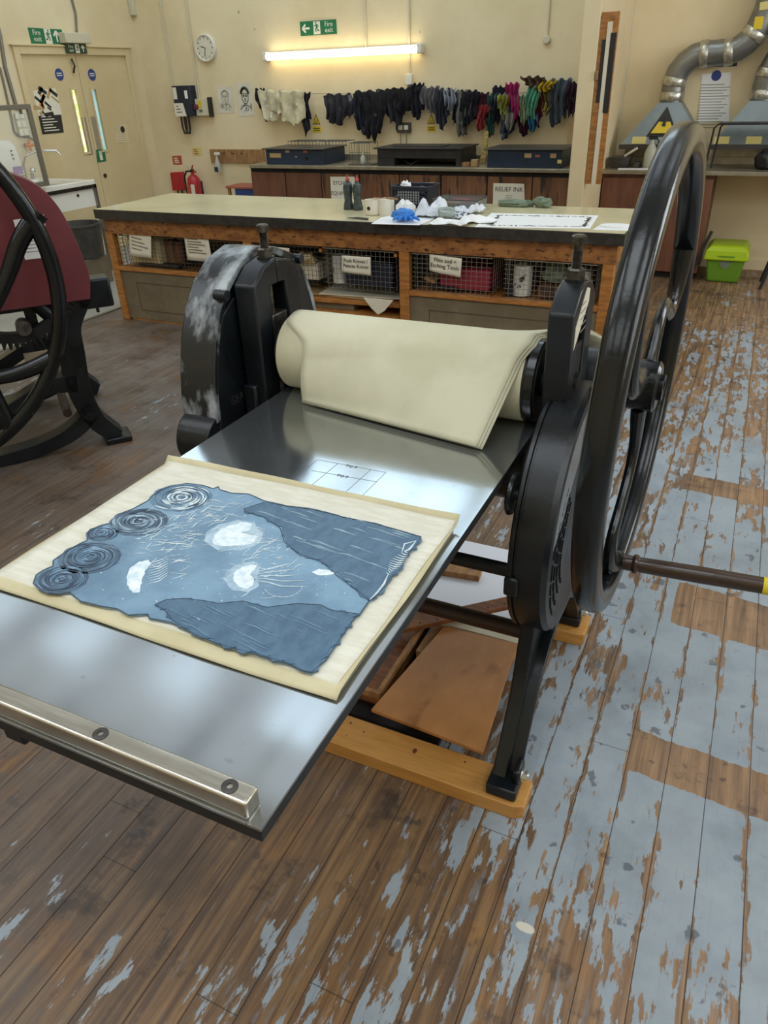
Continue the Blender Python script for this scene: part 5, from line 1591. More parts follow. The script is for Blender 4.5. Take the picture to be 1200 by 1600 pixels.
# cloud of scrim left on the bench end against the relief ink cabinet
p = on_y(845, 320, 5.35)
o = crumple((p.x + .02, 5.33, TZ + .03), .05, 61, .4, sc=(1.2, .8, .8)).build('scrim_bundle', 'dusty', smooth=40); tag(o, 'small grey cloth bundle on the rear edge of the workbench near the pier', 'cloth')
p = on_y(815, 321, 5.32)
o = crumple((p.x - .05, 5.33, TZ + .018), .045, 62, .5, sc=(3.2, .9, .6)).build('scrim_bundle', 'dusty', smooth=40); tag(o, 'long greenish cloth lying on the rear edge of the workbench', 'cloth')


# ------------------------------------------------------------------ rags drying on the line
RAGY = 7.80
line = MB()
line.tube([on_y(398, 146, RAGY + .012), on_y(470, 146.5, RAGY + .012), on_y(552, 147, RAGY + .012), on_y(640, 141, RAGY + .012), on_y(700, 145, RAGY + .012), on_y(790, 148, RAGY + .012), on_y(905, 135, RAGY + .012)], .0022, 6)
for px_, py_ in ((398, 146), (905, 135)):
    P = on_y(px_, py_, RAGY + .012); line.tube([P, (P.x, YB, P.z)], .002, 5)
o = line.build('drying_line', 'wire_dark'); tag(o, 'thin drying line strung along the back wall above the hot plates', 'line')
RM = {}


def ragmat(c):
    if c not in RM:
        r_ = [int(c[i:i + 2], 16) for i in (1, 3, 5)]
        c2 = '#' + ''.join('%02x' % int(max(0, min(255, v * .8))) for v in r_); c3 = '#' + ''.join('%02x' % int(max(0, min(255, v * 1.4 + 26))) for v in r_)
        RM[c] = mat('scrim_' + c[1:], c, .95, c2=c2, scale=9, lo=.38, hi=.62, bump=.15, bscale=120, c3=c3, s3=12, t3=.64, w3=.06, spec=.1)
    return RM[c]


def rag(px0, px1, top, bot, col, label, seed, taper=.35, layer=0, shift=0.0):
    r_ = rnd(seed)
    y = RAGY - .028 * layer
    A = on_y(px0, top, y); B_ = on_y(px1, top, y); zb = on_y((px0 + px1) / 2, bot, y).z
    w_ = (B_.x - A.x) * 1.28; taper *= .75; cx = (A.x + B_.x) / 2; zt = (A.z + B_.z) / 2
    H = zt - zb
    k = r_.uniform(2.2, 4.2); ph = r_.uniform(0, 6); ph2 = r_.uniform(0, 6)
    pts = [1 - r_.uniform(.0, .30) for _ in range(9)]
    q0 = r_.uniform(2, 6)
    pts = [max(.5, 1 - .035 * abs(i - q0) ** 1.4 - .5 * (1 - p_)) for i, p_ in enumerate(pts)]

    def fn(u, v):
        f = u * 8; i = min(7, int(f)); e = f - i
        e = e * e * (3 - 2 * e); L = pts[i] * (1 - e) + pts[i + 1] * e + .13 * mnoise.noise(Vector((u * 6, seed * 3.7, 0)))
        nrw = 1 - taper * v - .12 * math.sin(v * PI) * r_.random() * 0
        x = cx + (u - .5) * w_ * nrw + shift * w_ * v + .012 * math.sin(v * 5 + ph)
        amp = (.012 + .018 * v) * min(1, w_ / .12)
        yy_ = y + math.sin(u * PI * 2 * k + ph + v * 1.2) * amp - .006 * math.sin(v * 7 + ph2)
        z = zt - H * L * v
        if v < .08:
            z += .012 * math.sin(u * 17 + ph2) * (1 - v / .08) + .006
        nz = mnoise.noise(Vector((x * 16, z * 16, seed)))
        return Vector((x + .008 * nz, yy_ + .010 * nz, z))
    o = MB().grid(fn, 22, 20).build('scrim_rag', ragmat(col), smooth=60, solid=.003)
    return tag(o, label, 'rag', 'scrim rags on the drying line')


rags = [
    (399, 412, 140, 191, '#2c2b2e', 'narrow black rag at the left end of the drying line, beside the portrait print', .5, 0, .1),
    (404, 440, 142, 196, '#e3d6b2', 'pale cream rag, left half of the only white pair on the line', .25, 1, .1),
    (424, 470, 143, 199, '#dccfa9', 'pale cream rag, right half of the only white pair on the line', .2, 1.6, .0),
    (465, 482, 146, 212, '#323034', 'long thin black rag right of the cream rags', .55, 0, .1),
    (511, 545, 148, 199, '#3f3d40', 'sheer charcoal net hanging alone in the gap of the line', .0, 0, .02),
    (553, 578, 146, 215, '#33333c', 'charcoal rag with a torn left flap beside the alone hanging net', .1, 0, .1),
    (562, 600, 143, 225, '#2f2d2f', 'longest black rag, ending in two points above the black hot plate', .55, 1, .0),
    (592, 622, 141, 204, '#343236', 'black rag just right of the longest pointed one', .45, 0, .15),
    (615, 641, 139, 180, '#2a2829', 'short bunched black rag left of the white wall switch', .1, 1, .0),
    (643, 660, 132, 191, '#2b2a30', 'black rag hanging highest, just right of the white wall switch', .25, 0, .05),
    (660, 682, 137, 180, '#6f6c6b', 'grey rag over the second yellow warning sign', .1, 0, .0),
    (679, 700, 140, 205, '#3d3d44', 'dark grey rag partly covering the second yellow warning sign', .35, 1, .1),
    (697, 713, 140, 178, '#8d9099', 'light blue grey rag, the palest between the dark ones', .3, 1.6, -.1),
    (707, 722, 143, 200, '#2e2e38', 'narrow navy black rag right of the palest grey rag', .45, 0, .0),
    (712, 738, 143, 222, '#77736b', 'long grey beige rag ending low beside the foil strip', .5, .4, .0),
    (722, 745, 143, 205, '#2d2b30', 'black rag in front of the long grey beige rag', .3, 1.4, .1),
    (742, 762, 147, 200, '#4a2530', 'maroon black rag at the start of the coloured rags', .2, 0, .0),
    (748, 762, 166, 207, '#8f3638', 'brick red rag hanging in front of the maroon black one', .2, 1.3, -.1),
    (761, 776, 148, 222, '#3f5a52', 'dark green rag with a teal tail above the foil strip', .25, 0, .0),
    (770, 789, 136, 200, '#2f2b38', 'dark violet rag with a bunched top behind the yellow olive one', .3, .4, .0),
    (778, 795, 150, 182, '#8c8a37', 'olive yellow rag left of the pink one', .4, 1.6, .0),
    (784, 806, 147, 212, '#8f8d7c', 'pale olive grey rag hanging left of the pink one', .35, 1.1, -.05),
    (794, 812, 131, 190, '#b0316a', 'bright magenta pink rag', .45, 2.0, .05),
    (790, 815, 160, 222, '#39424e', 'slate blue rag hanging lowest under the pink one', .3, .3, -.2),
    (812, 828, 150, 198, '#8f9a78', 'sage green rag just left of the mint green one', .25, 1.4, .0),
    (824, 842, 137, 190, '#5fa082', 'mint green rag right of the sage green one', .2, 2.1, -.05),
    (812, 826, 180, 216, '#4b2230', 'dark wine rag hanging below the sage green one', .3, .6, .0),
    (828, 841, 168, 209, '#3f7396', 'steel blue rag hanging below the mint green one', .25, 1.2, .0),
    (838, 849, 141, 204, '#57202c', 'deep wine red rag right of the mint green one', .3, 1.5, .1),
    (819, 848, 121, 142, '#5a4538', 'brown bunched rag thrown over the top of the line', .1, 1.8, .15),
    (845, 864, 128, 146, '#c2a32a', 'mustard yellow rag bunched on top of the line', .1, 2.0, .0),
    (848, 862, 143, 182, '#6f6430', 'olive brown rag under the mustard yellow one', .4, 1.0, .0),
    (862, 889, 125, 206, '#4d565d', 'large grey blue rag, rightmost long one before the pier', .3, 1.0, .0),
    (876, 892, 130, 180, '#2c2b30', 'black rag behind the large grey blue one', .2, .2, .1),
    (886, 905, 130, 186, '#3a2833', 'plum black rag half hidden by the pier', .2, 1.2, .0)]
for i, (a, b, tp, bt, c, lab, tpr, ly, sh_) in enumerate(rags):
    rag(a, b, tp, bt, c, lab, 100 + i, tpr, ly, sh_)


# ------------------------------------------------------------------ things on the back wall
def conduit(pts, m='pipe', y=YB - .012, r=.010, label='', name='conduit'):
    P = [on_y(a, b, y) for a, b in pts]
    o = MB().tube(P, r, 8).build(name, m); return tag(o, label, 'conduit', 'conduits on the walls')


def up(px, py, y=YB - .012, ztop=ZC - .02):
    p = on_y(px, py, y); return [(p.x, p.y, ztop), (p.x, p.y, p.z)]


def drop(px, py, lab, r=.010, m='pipe'):
    o = MB().tube(up(px, py), r, 8).build('conduit', m); tag(o, lab, 'conduit', 'conduits on the walls')


drop(271, 137, 'thin white conduit dropping to the black control box', .008)
drop(312, 155, 'white conduit dropping to the grey isolator box', .008)
drop(572, 74, 'white conduit dropping to the middle of the lit tube fitting')
drop(640, 116, 'white conduit dropping to the white wall switch among the rags', .011)
drop(855, 56, 'white conduit dropping to the small round box left of the pier')
drop(967, 192, 'white conduit dropping to the grey socket right of the pier')
a = on_y(640, 132, YB - .012); b = on_y(634, 192, YB - .012)
o = MB().tube([a, (b.x, b.y, a.z - .04), b], .009, 8).build('conduit', 'pipe'); tag(o, 'short conduit from the white wall switch down to the double socket', 'conduit', 'conduits on the walls')
p = on_y(855, 62, YB); o = MB().lathe([(0, 0), (.034, 0), (.034, -.03), (.028, -.036), (0, -.036)], axm((p.x, YB, p.z), 'y'), 24).build('junction_box', 'pipe'); tag(o, 'small round junction box on the wall left of the pier', 'junction box')
o = pan_y([(635, 116), (645, 115), (645, 132), (635, 133)], YB - .004, .03).build('wall_switch', 'white', bevel=.003); tag(o, 'white wall switch among the black rags', 'switch')


def socket(px, lab, m='grey_steel'):
    c = ctr(px, on_y, YB)
    t = thing('double_socket', lab, 'socket', (c.x, YB, c.z))
    pan_y(px, YB - .001, .035).build('box', m, t, bevel=.004)
    for s in (-1, 1): MB().bb((c.x + s * .032 - .024, YB - .045, c.z - .02), (c.x + s * .032 + .024, YB - .0355, c.z + .022)).build('plug', 'white', t, bevel=.003)
    return c


c = socket([(622, 191), (643, 191), (643, 207), (622, 207)], 'metal double socket with two white plugs above the black hot plate')
for s in (-1, 1):
    o = MB().tube([(c.x + s * .03, YB - .04, c.z - .024), (c.x + s * .034, YB - .035, c.z - .10), (c.x + s * .03, YB - .03, 1.0)], .005, 6).build('cable', 'pipe_grey'); tag(o, ('left' if s < 0 else 'right') + ' cable hanging from the metal double socket', 'cable', 'cables below the socket')
socket([(951, 189), (967, 188), (966, 203), (950, 204)], 'grey double socket to the right of the pier')
# tube light
a = on_y(410, 88, 7.80); b = on_y(657, 75, 7.80)
zc = (a.z + b.z) / 2
TL = thing('wall_light', 'long lit fluorescent wall light above the drying line', 'wall light', ((a.x + b.x) / 2, YB, zc))
MB().bb((a.x, 7.865, zc - .025), (b.x, YB - .001, zc + .035)).build('housing', 'white', TL, bevel=.004)
MB().tube([(a.x + .04, 7.83, zc - .006), (b.x - .04, 7.83, zc - .006)], .033, 20).build('lit_diffuser', 'tube', TL)
for x in (a.x + .02, b.x - .02): MB().box((x, 7.845, zc - .002), (.05, .085, .085)).build('end_cap', 'white', TL, bevel=.008)
# fire exit sign


def runner(m, o, s, rot, mir_=1):
    """the running figure of an exit sign: o its centre, s its height, in the sign's plane"""
    def P(x, z): return o + rot @ Vector((x * s * mir_, 0, z * s))
    m.tube([P(.06, .30), P(.0, .02)], s * .085, 8, flat=.25, up=rot @ Vector((0, 1, 0)))
    m.tube([P(.0, .02), P(.17, -.08), P(.10, -.34)], s * .055, 8, flat=.25, up=rot @ Vector((0, 1, 0)))
    m.tube([P(.0, .02), P(-.06, -.18), P(-.26, -.26)], s * .055, 8, flat=.25, up=rot @ Vector((0, 1, 0)))
    m.tube([P(.06, .26), P(.22, .14), P(.30, .22)], s * .04, 8, flat=.25, up=rot @ Vector((0, 1, 0)))
    m.tube([P(.06, .26), P(-.12, .22), P(-.16, .06)], s * .04, 8, flat=.25, up=rot @ Vector((0, 1, 0)))
    m.lathe([(0, 0), (s * .075, 0), (s * .075, s * .02), (0, s * .02)], axm(P(.10, .42) , rot @ Vector((0, -1, 0))), 16)


I3 = Matrix.Identity(3); L3 = Matrix.Rotation(PI / 2, 3, 'Z')


def arrow(m, o, s, rot, ang):
    R = Matrix.Rotation(ang, 3, 'Y')
    def P(x, z): return o + rot @ (R @ Vector((x * s, 0, z * s)))
    for A_, B_ in ((P(-.45, 0), P(.42, 0)), (P(.45, 0), P(.05, .36)), (P(.45, 0), P(.05, -.36))):
        m.tube([A_, B_], s * .10, 8, flat=.2, up=rot @ Vector((0, 1, 0)))


q = [(469, 34), (526, 29.5), (526, 52.5), (470, 57)]
c = ctr(q, on_y, YB)
w_ = .43; h_ = .125
o = MB().bb((c.x - w_ / 2, YB - .005, c.z - h_ / 2), (c.x + w_ / 2, YB - .001, c.z + h_ / 2)).build('fire_exit_sign', 'green_sign', smooth=0)
tag(o, 'green Fire exit sign with an arrow to the left above the lit tube', 'sign')
m = MB(); arrow(m, Vector((c.x - .145, YB - .0055, c.z)), .095, I3, PI); m.build('arrow', 'sign', o)
MB().bb((c.x - .055, YB - .0062, c.z - .055), (c.x + .025, YB - .0052, c.z + .055)).build('pictogram_panel', 'sign', o, smooth=0)
m = MB(); runner(m, Vector((c.x - .015, YB - .0065, c.z)), .105, I3, -1); m.build('running_figure', 'green_sign', o)
txt('lettering', 'Fire\nexit', .062, 'sign', o, (c.x + .125, YB - .0056, c.z), sp=.8)
# clock
p = on_y(323, 75, YB)
t = thing('wall_clock', 'round white wall clock high on the back wall', 'clock', (p.x, YB, p.z))
MB().lathe([(0, 0), (.135, 0), (.135, -.03), (.128, -.042), (.118, -.042), (.114, -.03), (0, -.03)], axm((p.x, YB - .001, p.z), 'y'), 48).build('case', 'white', t)
MB().lathe([(0, -.0305), (.113, -.0305), (.113, -.0312), (0, -.0312)], axm((p.x, YB - .001, p.z), 'y'), 40).build('dial', 'paper_cream', t)
tk = MB()
for k in range(12):
    a = 2 * PI * k / 12; tk.box((p.x + math.sin(a) * .098, YB - .033, p.z + math.cos(a) * .098), (.007, .001, .018), Matrix.Rotation(a, 3, 'Y'))
tk.build('hour_marks', 'text', t, smooth=0)
for nm, a, l in (('hour_hand', math.radians(-72), .055), ('minute_hand', math.radians(190), .085)):
    MB().box((p.x + math.sin(a) * l / 2, YB - .0345, p.z + math.cos(a) * l / 2), (.008, .0012, l), Matrix.Rotation(a, 3, 'Y')).build(nm, 'text', t, smooth=0)
# warning signs


def triangle_sign(px_c, py_t, py_b, lab, y=YB):
    A = on_y(px_c, py_t, y); B_ = on_y(px_c, py_b, y); hgt = A.z - B_.z; x = A.x
    t = thing('warning_sign', lab, 'sign', (x, y, B_.z), 'yellow warning signs on the back wall')
    zt = A.z; zm = zt - hgt * .56
    MB().prism([(x - hgt * .27, zm), (x + hgt * .27, zm), (x, zt)], 'y', y - .003, y - .001).build('black_triangle', 'text', t, smooth=0)
    MB().prism([(x - hgt * .215, zm + hgt * .035), (x + hgt * .215, zm + hgt * .035), (x, zt - hgt * .075)], 'y', y - .0042, y - .003).build('yellow_triangle', 'yellow', t, smooth=0)
    f = MB()
    for s in (-.08, 0, .08): f.tube([(x + hgt * s, y - .0045, zm + hgt * .10), (x + hgt * (s + .025), y - .0045, zm + hgt * .17), (x + hgt * s, y - .0045, zm + hgt * .24)], hgt * .010, 5)
    f.bb((x - hgt * .12, y - .0048, zm + hgt * .06), (x + hgt * .12, y - .0042, zm + hgt * .085)); f.build('heat_symbol', 'text', t, smooth=0)
    MB().bb((x - hgt * .29, y - .003, B_.z), (x + hgt * .29, y - .001, B_.z + hgt * .34)).build('yellow_plate', 'yellow', t, smooth=0)
    f = MB()
    for k in range(2): f.bb((x - hgt * .22, y - .0036, B_.z + hgt * (.09 + .11 * k)), (x + hgt * .22, y - .003, B_.z + hgt * (.14 + .11 * k)))
    f.build('printed_line', 'text', t, smooth=0)


triangle_sign(493.5, 178, 207, 'yellow triangle warning sign between the thin black rag and the sheer net')
triangle_sign(674, 178, 206, 'yellow triangle warning sign half covered by dark grey rags')


def face_print(px, lab, seed, dark):
    c = ctr(px, on_y, YB)
    o = pan_y(px, YB - .001, .002).build('portrait_print', 'paper_cream', smooth=0); tag(o, lab, 'print', 'portrait prints on the back wall')
    P = [on_y(a, b, YB) for a, b in px]; w_ = P[1].x - P[0].x; h_ = P[0].z - P[3].z
    r_ = rnd(seed); m = MB(); y = YB - .0038

    def el(cx, cz, rx, rz, th, a0=0, a1=2 * PI, n=20):
        m.tube([(c.x + (cx + math.cos(a0 + (a1 - a0) * k / n) * rx) * w_, y, c.z + (cz + math.sin(a0 + (a1 - a0) * k / n) * rz) * h_) for k in range(n + 1)], th, 5)
    th = .004 if dark else .0025
    el(0, .10, .20, .22, th)
    el(0, .16, .24, .20, th * (3 if dark else 1.3), .1, PI - .1)
    for s in (-1, 1):
        el(s * .08, .12, .05, .025, th); el(s * .08, .17, .06, .02, th, .3, PI - .3)
    el(0, .05, .03, .04, th, PI, 2 * PI); el(0, -.02, .07, .02, th, PI, 2 * PI)
    el(-.0, -.42, .38, .26, th, .5, PI - .5)
    for k in range(26 if dark else 40):
        x, z = r_.uniform(-.36, .36), r_.uniform(-.42, -.16); m.tube([(c.x + x * w_, y, c.z + z * h_), (c.x + (x + r_.uniform(-.05, .05)) * w_, y, c.z + (z + .06) * h_)], .0018, 4)
    m.build('drawn_lines', 'text' if dark else 'text_grey', o)


face_print([(338, 136), (363, 135), (367, 176), (342, 177)], 'faint line portrait print pinned left of the darker one', 1, False)
face_print([(369, 130), (394, 129), (398, 181), (374, 182)], 'darker portrait print with black hair next to the drying line', 2, True)
# control box
px = [(269, 139), (301, 136), (303, 177), (273, 179)]
c = ctr(px, on_y, 7.80)
t = thing('control_box', 'black control box with white labels and two looped black hoses', 'control box', (c.x, YB, c.z))
bx0, bx1 = c.x - .125, c.x + .125; bz0, bz1 = c.z - .155, c.z + .155
MB().bb((bx0, 7.78, bz0), (bx1, YB - .001, bz1)).build('case', 'navy', t, bevel=.006)
MB().bb((bx0 + .01, 7.776, bz1 - .135), (bx0 + .062, 7.78, bz1 - .015)).build('label', 'sign', t, smooth=0)
MB().bb((bx1 - .075, 7.776, bz1 - .13), (bx1 - .035, 7.78, bz1 - .05)).build('label', 'paper', t, smooth=0)
MB().prism([(bx0, bz0 + .0), (bx0 + .16, bz0), (bx0 + .13, bz0 + .135), (bx0, bz0 + .135)], 'y', 7.772, 7.78).build('front_plate', 'sign', t, smooth=0)
f = MB()
for k in range(3): f.bb((bx0 + .03, 7.7712, bz0 + .10 - k * .03), (bx0 + .07 + .02 * k, 7.7722, bz0 + .108 - k * .03))
f.build('printed_line', 'text', t, smooth=0)
MB().lathe([(0, 0), (.02, 0), (.018, .02), (0, .022)], axm((bx0 + .0, 7.80, bz0 + .075), Vector((-1, -.4, 0))), 18).build('red_knob', 'red_dark', t)
for s in (.055, .10):
    MB().tube([(bx0 + s - .02, 7.83, bz0), (bx0 + s - .02, 7.83, bz0 - .12), (bx0 + s + .0, 7.83, bz0 - .18), (bx0 + s + .028, 7.83, bz0 - .18), (bx0 + s + .042, 7.83, bz0 - .12), (bx0 + s + .042, 7.83, bz0)], .012, 10).build('hose_loop', 'black', t)
px = [(304, 158), (329, 154), (332, 178), (307, 180)]
c = ctr(px, on_y, 7.86)
t = thing('isolator_box', 'grey isolator box with yellow sticker and red knob beside the control box', 'isolator', (c.x, YB, c.z))
MB().bb((c.x - .10, 7.84, c.z - .085), (c.x + .085, YB - .001, c.z + .085)).build('case', 'pipe', t, bevel=.004)
MB().bb((c.x + .086, 7.83, c.z - .10), (c.x + .11, YB - .001, c.z + .10)).build('side_plate', 'black', t, bevel=.003)
MB().bb((c.x - .055, 7.837, c.z), (c.x - .01, 7.84, c.z + .07)).build('warning_sticker', 'yellow', t, smooth=0)
MB().bb((c.x - .05, 7.837, c.z - .05), (c.x - .005, 7.84, c.z - .02)).build('rating_plate', 'text_grey', t, smooth=0)
MB().lathe([(0, 0), (.03, 0), (.026, -.03), (0, -.032)], axm((c.x - .085, 7.84, c.z + .005), 'y'), 20).build('red_knob', 'red_dark', t)
# small signs, blanket, extinguisher
for px, m1, m2, lab in (([(269, 244), (283, 243), (285, 257), (271, 257)], 'red_sign', 'sign', 'small square red fire sign above the fire blanket'), ([(299, 231), (314, 230), (316, 243), (301, 243)], 'yellow_pale', 'red_sign', 'small yellow and red sign above the extinguisher')):
    o = pan_y(px, YB - .001, .003).build('fire_sign', m1, smooth=0); tag(o, lab, 'sign')
    c = ctr(px, on_y, YB); f = MB()
    for k in range(3): f.bb((c.x - .04, YB - .0048, c.z - .03 + k * .022), (c.x + .03 - .01 * k, YB - .004, c.z - .018 + k * .022))
    f.build('printed_line', m2, o, smooth=0)
px = [(269, 269), (288, 268), (292, 296), (273, 297)]
c = ctr(px, on_y, YB)
t = thing('fire_blanket', 'flat red fire blanket case with two black pull straps', 'fire blanket', (c.x, YB, c.z))
pan_y(px, YB - .001, .045).build('case', 'red', t, bevel=.005)
txt('lettering', 'Fire\nblanket', .035, 'red_sign', t, (c.x, YB - .0470, c.z + .03))
for s in (-.03, .035): MB().bb((c.x + s - .008, YB - .03, c.z - .18), (c.x + s + .008, YB - .022, c.z - .10)).build('strap', 'black', t)
p = on_y(306, 305, 7.80)
t = thing('fire_extinguisher', 'red fire extinguisher with black hose hanging on the back wall', 'fire extinguisher', (p.x, 7.80, .25))
MB().lathe([(0, .0), (.07, .0), (.078, .012), (.078, .40), (.070, .44), (.045, .47), (.022, .485), (.022, .51), (0, .51)], Matrix.Translation((p.x, 7.80, .25)), 32).build('cylinder', 'red', t)
MB().box((p.x, 7.80, .775), (.03, .04, .035)).build('valve', 'bolt', t, bevel=.003)
l_ = MB(); l_.tube([(p.x, 7.80, .79), (p.x + .02, 7.78, .81), (p.x + .05, 7.76, .835)], .009, 8); l_.tube([(p.x, 7.80, .77), (p.x + .05, 7.77, .78), (p.x + .09, 7.75, .765)], .009, 8); l_.build('lever', 'red', t)
MB().tube([(p.x, 7.77, .775), (p.x - .06, 7.76, .77), (p.x - .10, 7.76, .71), (p.x - .095, 7.76, .55), (p.x - .075, 7.75, .41)], .011, 10).build('hose', 'black', t)
MB().bb((p.x + .01, 7.7165, .47), (p.x + .06, 7.725, .63)).build('label', 'sign', t, smooth=0)
MB().bb((p.x - .06, 7.7215, .47), (p.x + .005, 7.732, .62)).build('label', 'red_sign', t, smooth=0)
MB().bb((p.x - .05, 7.87, .45), (p.x + .05, YB - .001, .65)).build('wall_bracket', 'bolt', t)
# wooden rail with small hooks, spray bottle hung on it
px = [(329, 233), (414, 231), (414, 254), (333, 254)]
c = ctr(px, on_y, YB); P = [on_y(a, b, YB) for a, b in px]
o = MB().bb((P[0].x, YB - .022, P[3].z), (P[1].x, YB - .001, P[0].z)).build('hook_board', 'raw_wood', bevel=.003); tag(o, 'long wooden hook board on the wall left of the navy hot plate', 'hook board')
for k in range(4):
    x = P[0].x + .08 + k * .13; MB().tube([(x, YB - .02, P[0].z - .04), (x, YB - .055, P[0].z - .045), (x, YB - .06, P[0].z - .02)], .004, 6).build('hook', 'bolt', o)
p = on_y(341, 270, 7.82)
t = thing('spray_bottle', 'pale spray bottle hanging from the wooden hook board', 'bottle', (p.x, 7.83, p.z))
MB().lathe([(0, 0), (.035, 0), (.038, .01), (.036, .10), (.014, .16), (.013, .19), (0, .19)], Matrix.Translation((p.x, 7.83, p.z)), 22).build('body', 'milky', t)
MB().box((p.x + .01, 7.83, p.z + .205), (.075, .022, .03)).build('trigger_head', 'white', t, bevel=.004)
MB().box((p.x, 7.79, p.z + .04), (.05, .003, .05)).build('label', 'blue_steel', t, smooth=0)
# low shelf left of the cabinets with a blue box
P = on_y(392, 305, 7.45)
sx0 = on_y(365, 298, 7.6).x
t = thing('side_stool', 'low pink topped stool left of the brown cabinets', 'stool', (sx0 + .15, 7.6, 0))
MB().bb((sx0, 7.45, .635), (-5.08, 7.75, .66)).build('seat', 'label_red', t, bevel=.004)
for x in (sx0 + .03, -5.11):
    for y in (7.48, 7.72): MB().bb((x - .015, y - .015, 0), (x + .015, y + .015, .635)).build('leg', 'raw_wood', t)
MB().bb((sx0 + .12, 7.46, .56), (-5.085, 7.74, .632)).build('drawer', 'blue_book', t, bevel=.003)


# ------------------------------------------------------------------ hung boards on the pier
sx = -1.290
BD = thing('hung_batten', 'tall two legged wooden batten hung beside the white pier', 'batten', (-1.22, 6.56, .87))
by0, by1 = 6.545, 6.563
x0, x1, zt, zb = -1.284, -1.156, 2.03, .872
MB().bb((x0, by0, zb), (x0 + .046, by1, zt - .06)).build('batten_leg', 'wood_orange', BD, bevel=.002)
MB().bb((x1 - .042, by0, zb), (x1, by1, zt - .06)).build('batten_leg', 'wood_orange', BD, bevel=.002)
MB().bb((x0, by0, zt - .06), (x1, by1, zt)).build('batten_head', 'wood_orange', BD, bevel=.002)
MB().disc((x1 - .045, by0, zt - .035), .012, -.012, 'y').build('hanging_peg', 'raw_wood', BD)
MB().rod((x0 - .006, (by0 + by1) / 2, zt - .03), (x0 + .01, (by0 + by1) / 2, zt - .03), .008).build('hanging_pin', 'bolt', BD)
o = MB().bb((x0 + .052, by0 - .012, zb - .01), (x0 + .077, by0 - .004, zt - .065)).build('straightedge', 'paper_cream'); tag(o, 'long pale straightedge hanging between the legs of the wooden batten', 'straightedge')
o = MB().bb((x0 + .080, by0 - .010, 1.38), (x1 - .006, by0 - .002, 1.90)).build('hung_board', 'black', bevel=.002); tag(o, 'black strip hanging over the right leg of the wooden batten', 'board')
o = MB().bb((x0 + .022, by0 - .010, 1.45), (x0 + .050, by0 - .002, 1.86)).build('hung_board', 'black', bevel=.002); tag(o, 'black strip hanging over the left leg of the wooden batten', 'board')
o = MB().bb((x0 + .0, by0 - .03, 1.60), (x0 + .020, by0 - .002, 1.66)).build('wooden_block', 'raw_wood', bevel=.002); tag(o, 'small wooden block fixed on the batten beside the pier', 'block')


# ------------------------------------------------------------------ extraction hoods and their ducts
def hood(xl, xr, xtl, xtr, zb, zt, lab, stick):
    t = thing('extraction_hood', lab, 'extraction hood', ((xl + xr) / 2, 7.72, zb), 'extraction hoods over the right worktop')
    yf, yb = 7.52, YB - .002
    m = MB()
    m.loft([[(xl, yf, zb), (xr, yf, zb), (xr, yb, zb), (xl, yb, zb)], [(xtl, 7.66, zt), (xtr, 7.66, zt), (xtr, yb, zt), (xtl, yb, zt)]])
    m.build('hood_body', 'galv_hood', t, smooth=0)
    MB().bb((xl - .005, yf - .012, zb - .035), (xr + .005, yf + .004, zb + .004)).build('lip', 'grey_steel', t)
    MB().bb((xl, YB - .03, zb - .12), (xr, YB - .004, zb - .002)).build('splash_back', 'counter', t)
    sl = math.atan2(7.66 - yf, zt - zb)
    for x, z in stick:
        f = (z - zb) / (zt - zb); MB().box((x, yf + (7.66 - yf) * f - .003, z), (.12, .003, .06), Matrix.Rotation(-sl, 3, 'X')).build('yellow_label', 'yellow_pale', t, smooth=0)
    return t, yf, sl


h1, yf, sl = hood(-1.20, -.50, -.935, -.75, 1.085, 1.405, 'left extraction hood with a yellow warning triangle', [(-1.04, 1.12), (-.73, 1.12)])
f0 = 1.20
xw, zw = on_y(1036, 205, 7.58).x, 1.145
yo = lambda z: 7.52 + .14 * (z - 1.085) / .32 - .004
def tri(s, d):
    return [(xw - .14 * s, yo(zw - .0) - d, zw + .10 - .10 * s), (xw + .14 * s, yo(zw) - d, zw + .10 - .10 * s), (xw, yo(zw + .22) - d, zw + .10 + .14 * s)]
for s, d, m1, nm in ((.95, .002, 'text', 'black_triangle'), (.70, .0045, 'yellow', 'yellow_triangle')):
    A = [Vector(q) for q in tri(s, d)]; m = MB(); m.loft([A, [q + Vector((0, .0018, 0)) for q in A]]); m.build(nm, m1, h1, smooth=0)
m = MB(); m.tube([(xw + .0, yo(zw + .06) - .008, zw + .085), (xw + .005, yo(zw + .1) - .008, zw + .13), (xw + .015, yo(zw + .14) - .008, zw + .16)], [.016, .011, .006], 8, flat=.3, up=(0, 1, 0)); m.build('pictogram', 'text', h1)
h2, _, _ = hood(-.44, .26, -.205, -.02, 1.085, 1.405, 'right extraction hood partly behind the wire stand', [(-.36, 1.12), (-.11, 1.12)])


def duct(path, r, lab, bands, labels):
    t = thing('duct', lab, 'duct', Vector(path[0]), 'galvanised ducts above the hoods')
    MB().tube(path, r, 28).build('pipe', 'galv', t, smooth=60)
    for i in bands:
        p = Vector(path[i]); d = (Vector(path[min(i + 1, len(path) - 1)]) - Vector(path[i - 1] if i else path[0])).normalized()
        MB().tube([p - d * .035, p - d * .03, p + d * .03, p + d * .035], [r, r * 1.05, r * 1.05, r], 28).build('joint_tape', 'tape', t, smooth=60)
    for p, sx_, sz_, ang, m1 in labels:
        MB().box(p, (sx_, .004, sz_), Matrix.Rotation(ang, 3, 'Y')).build('duct_label', m1, t, smooth=0)


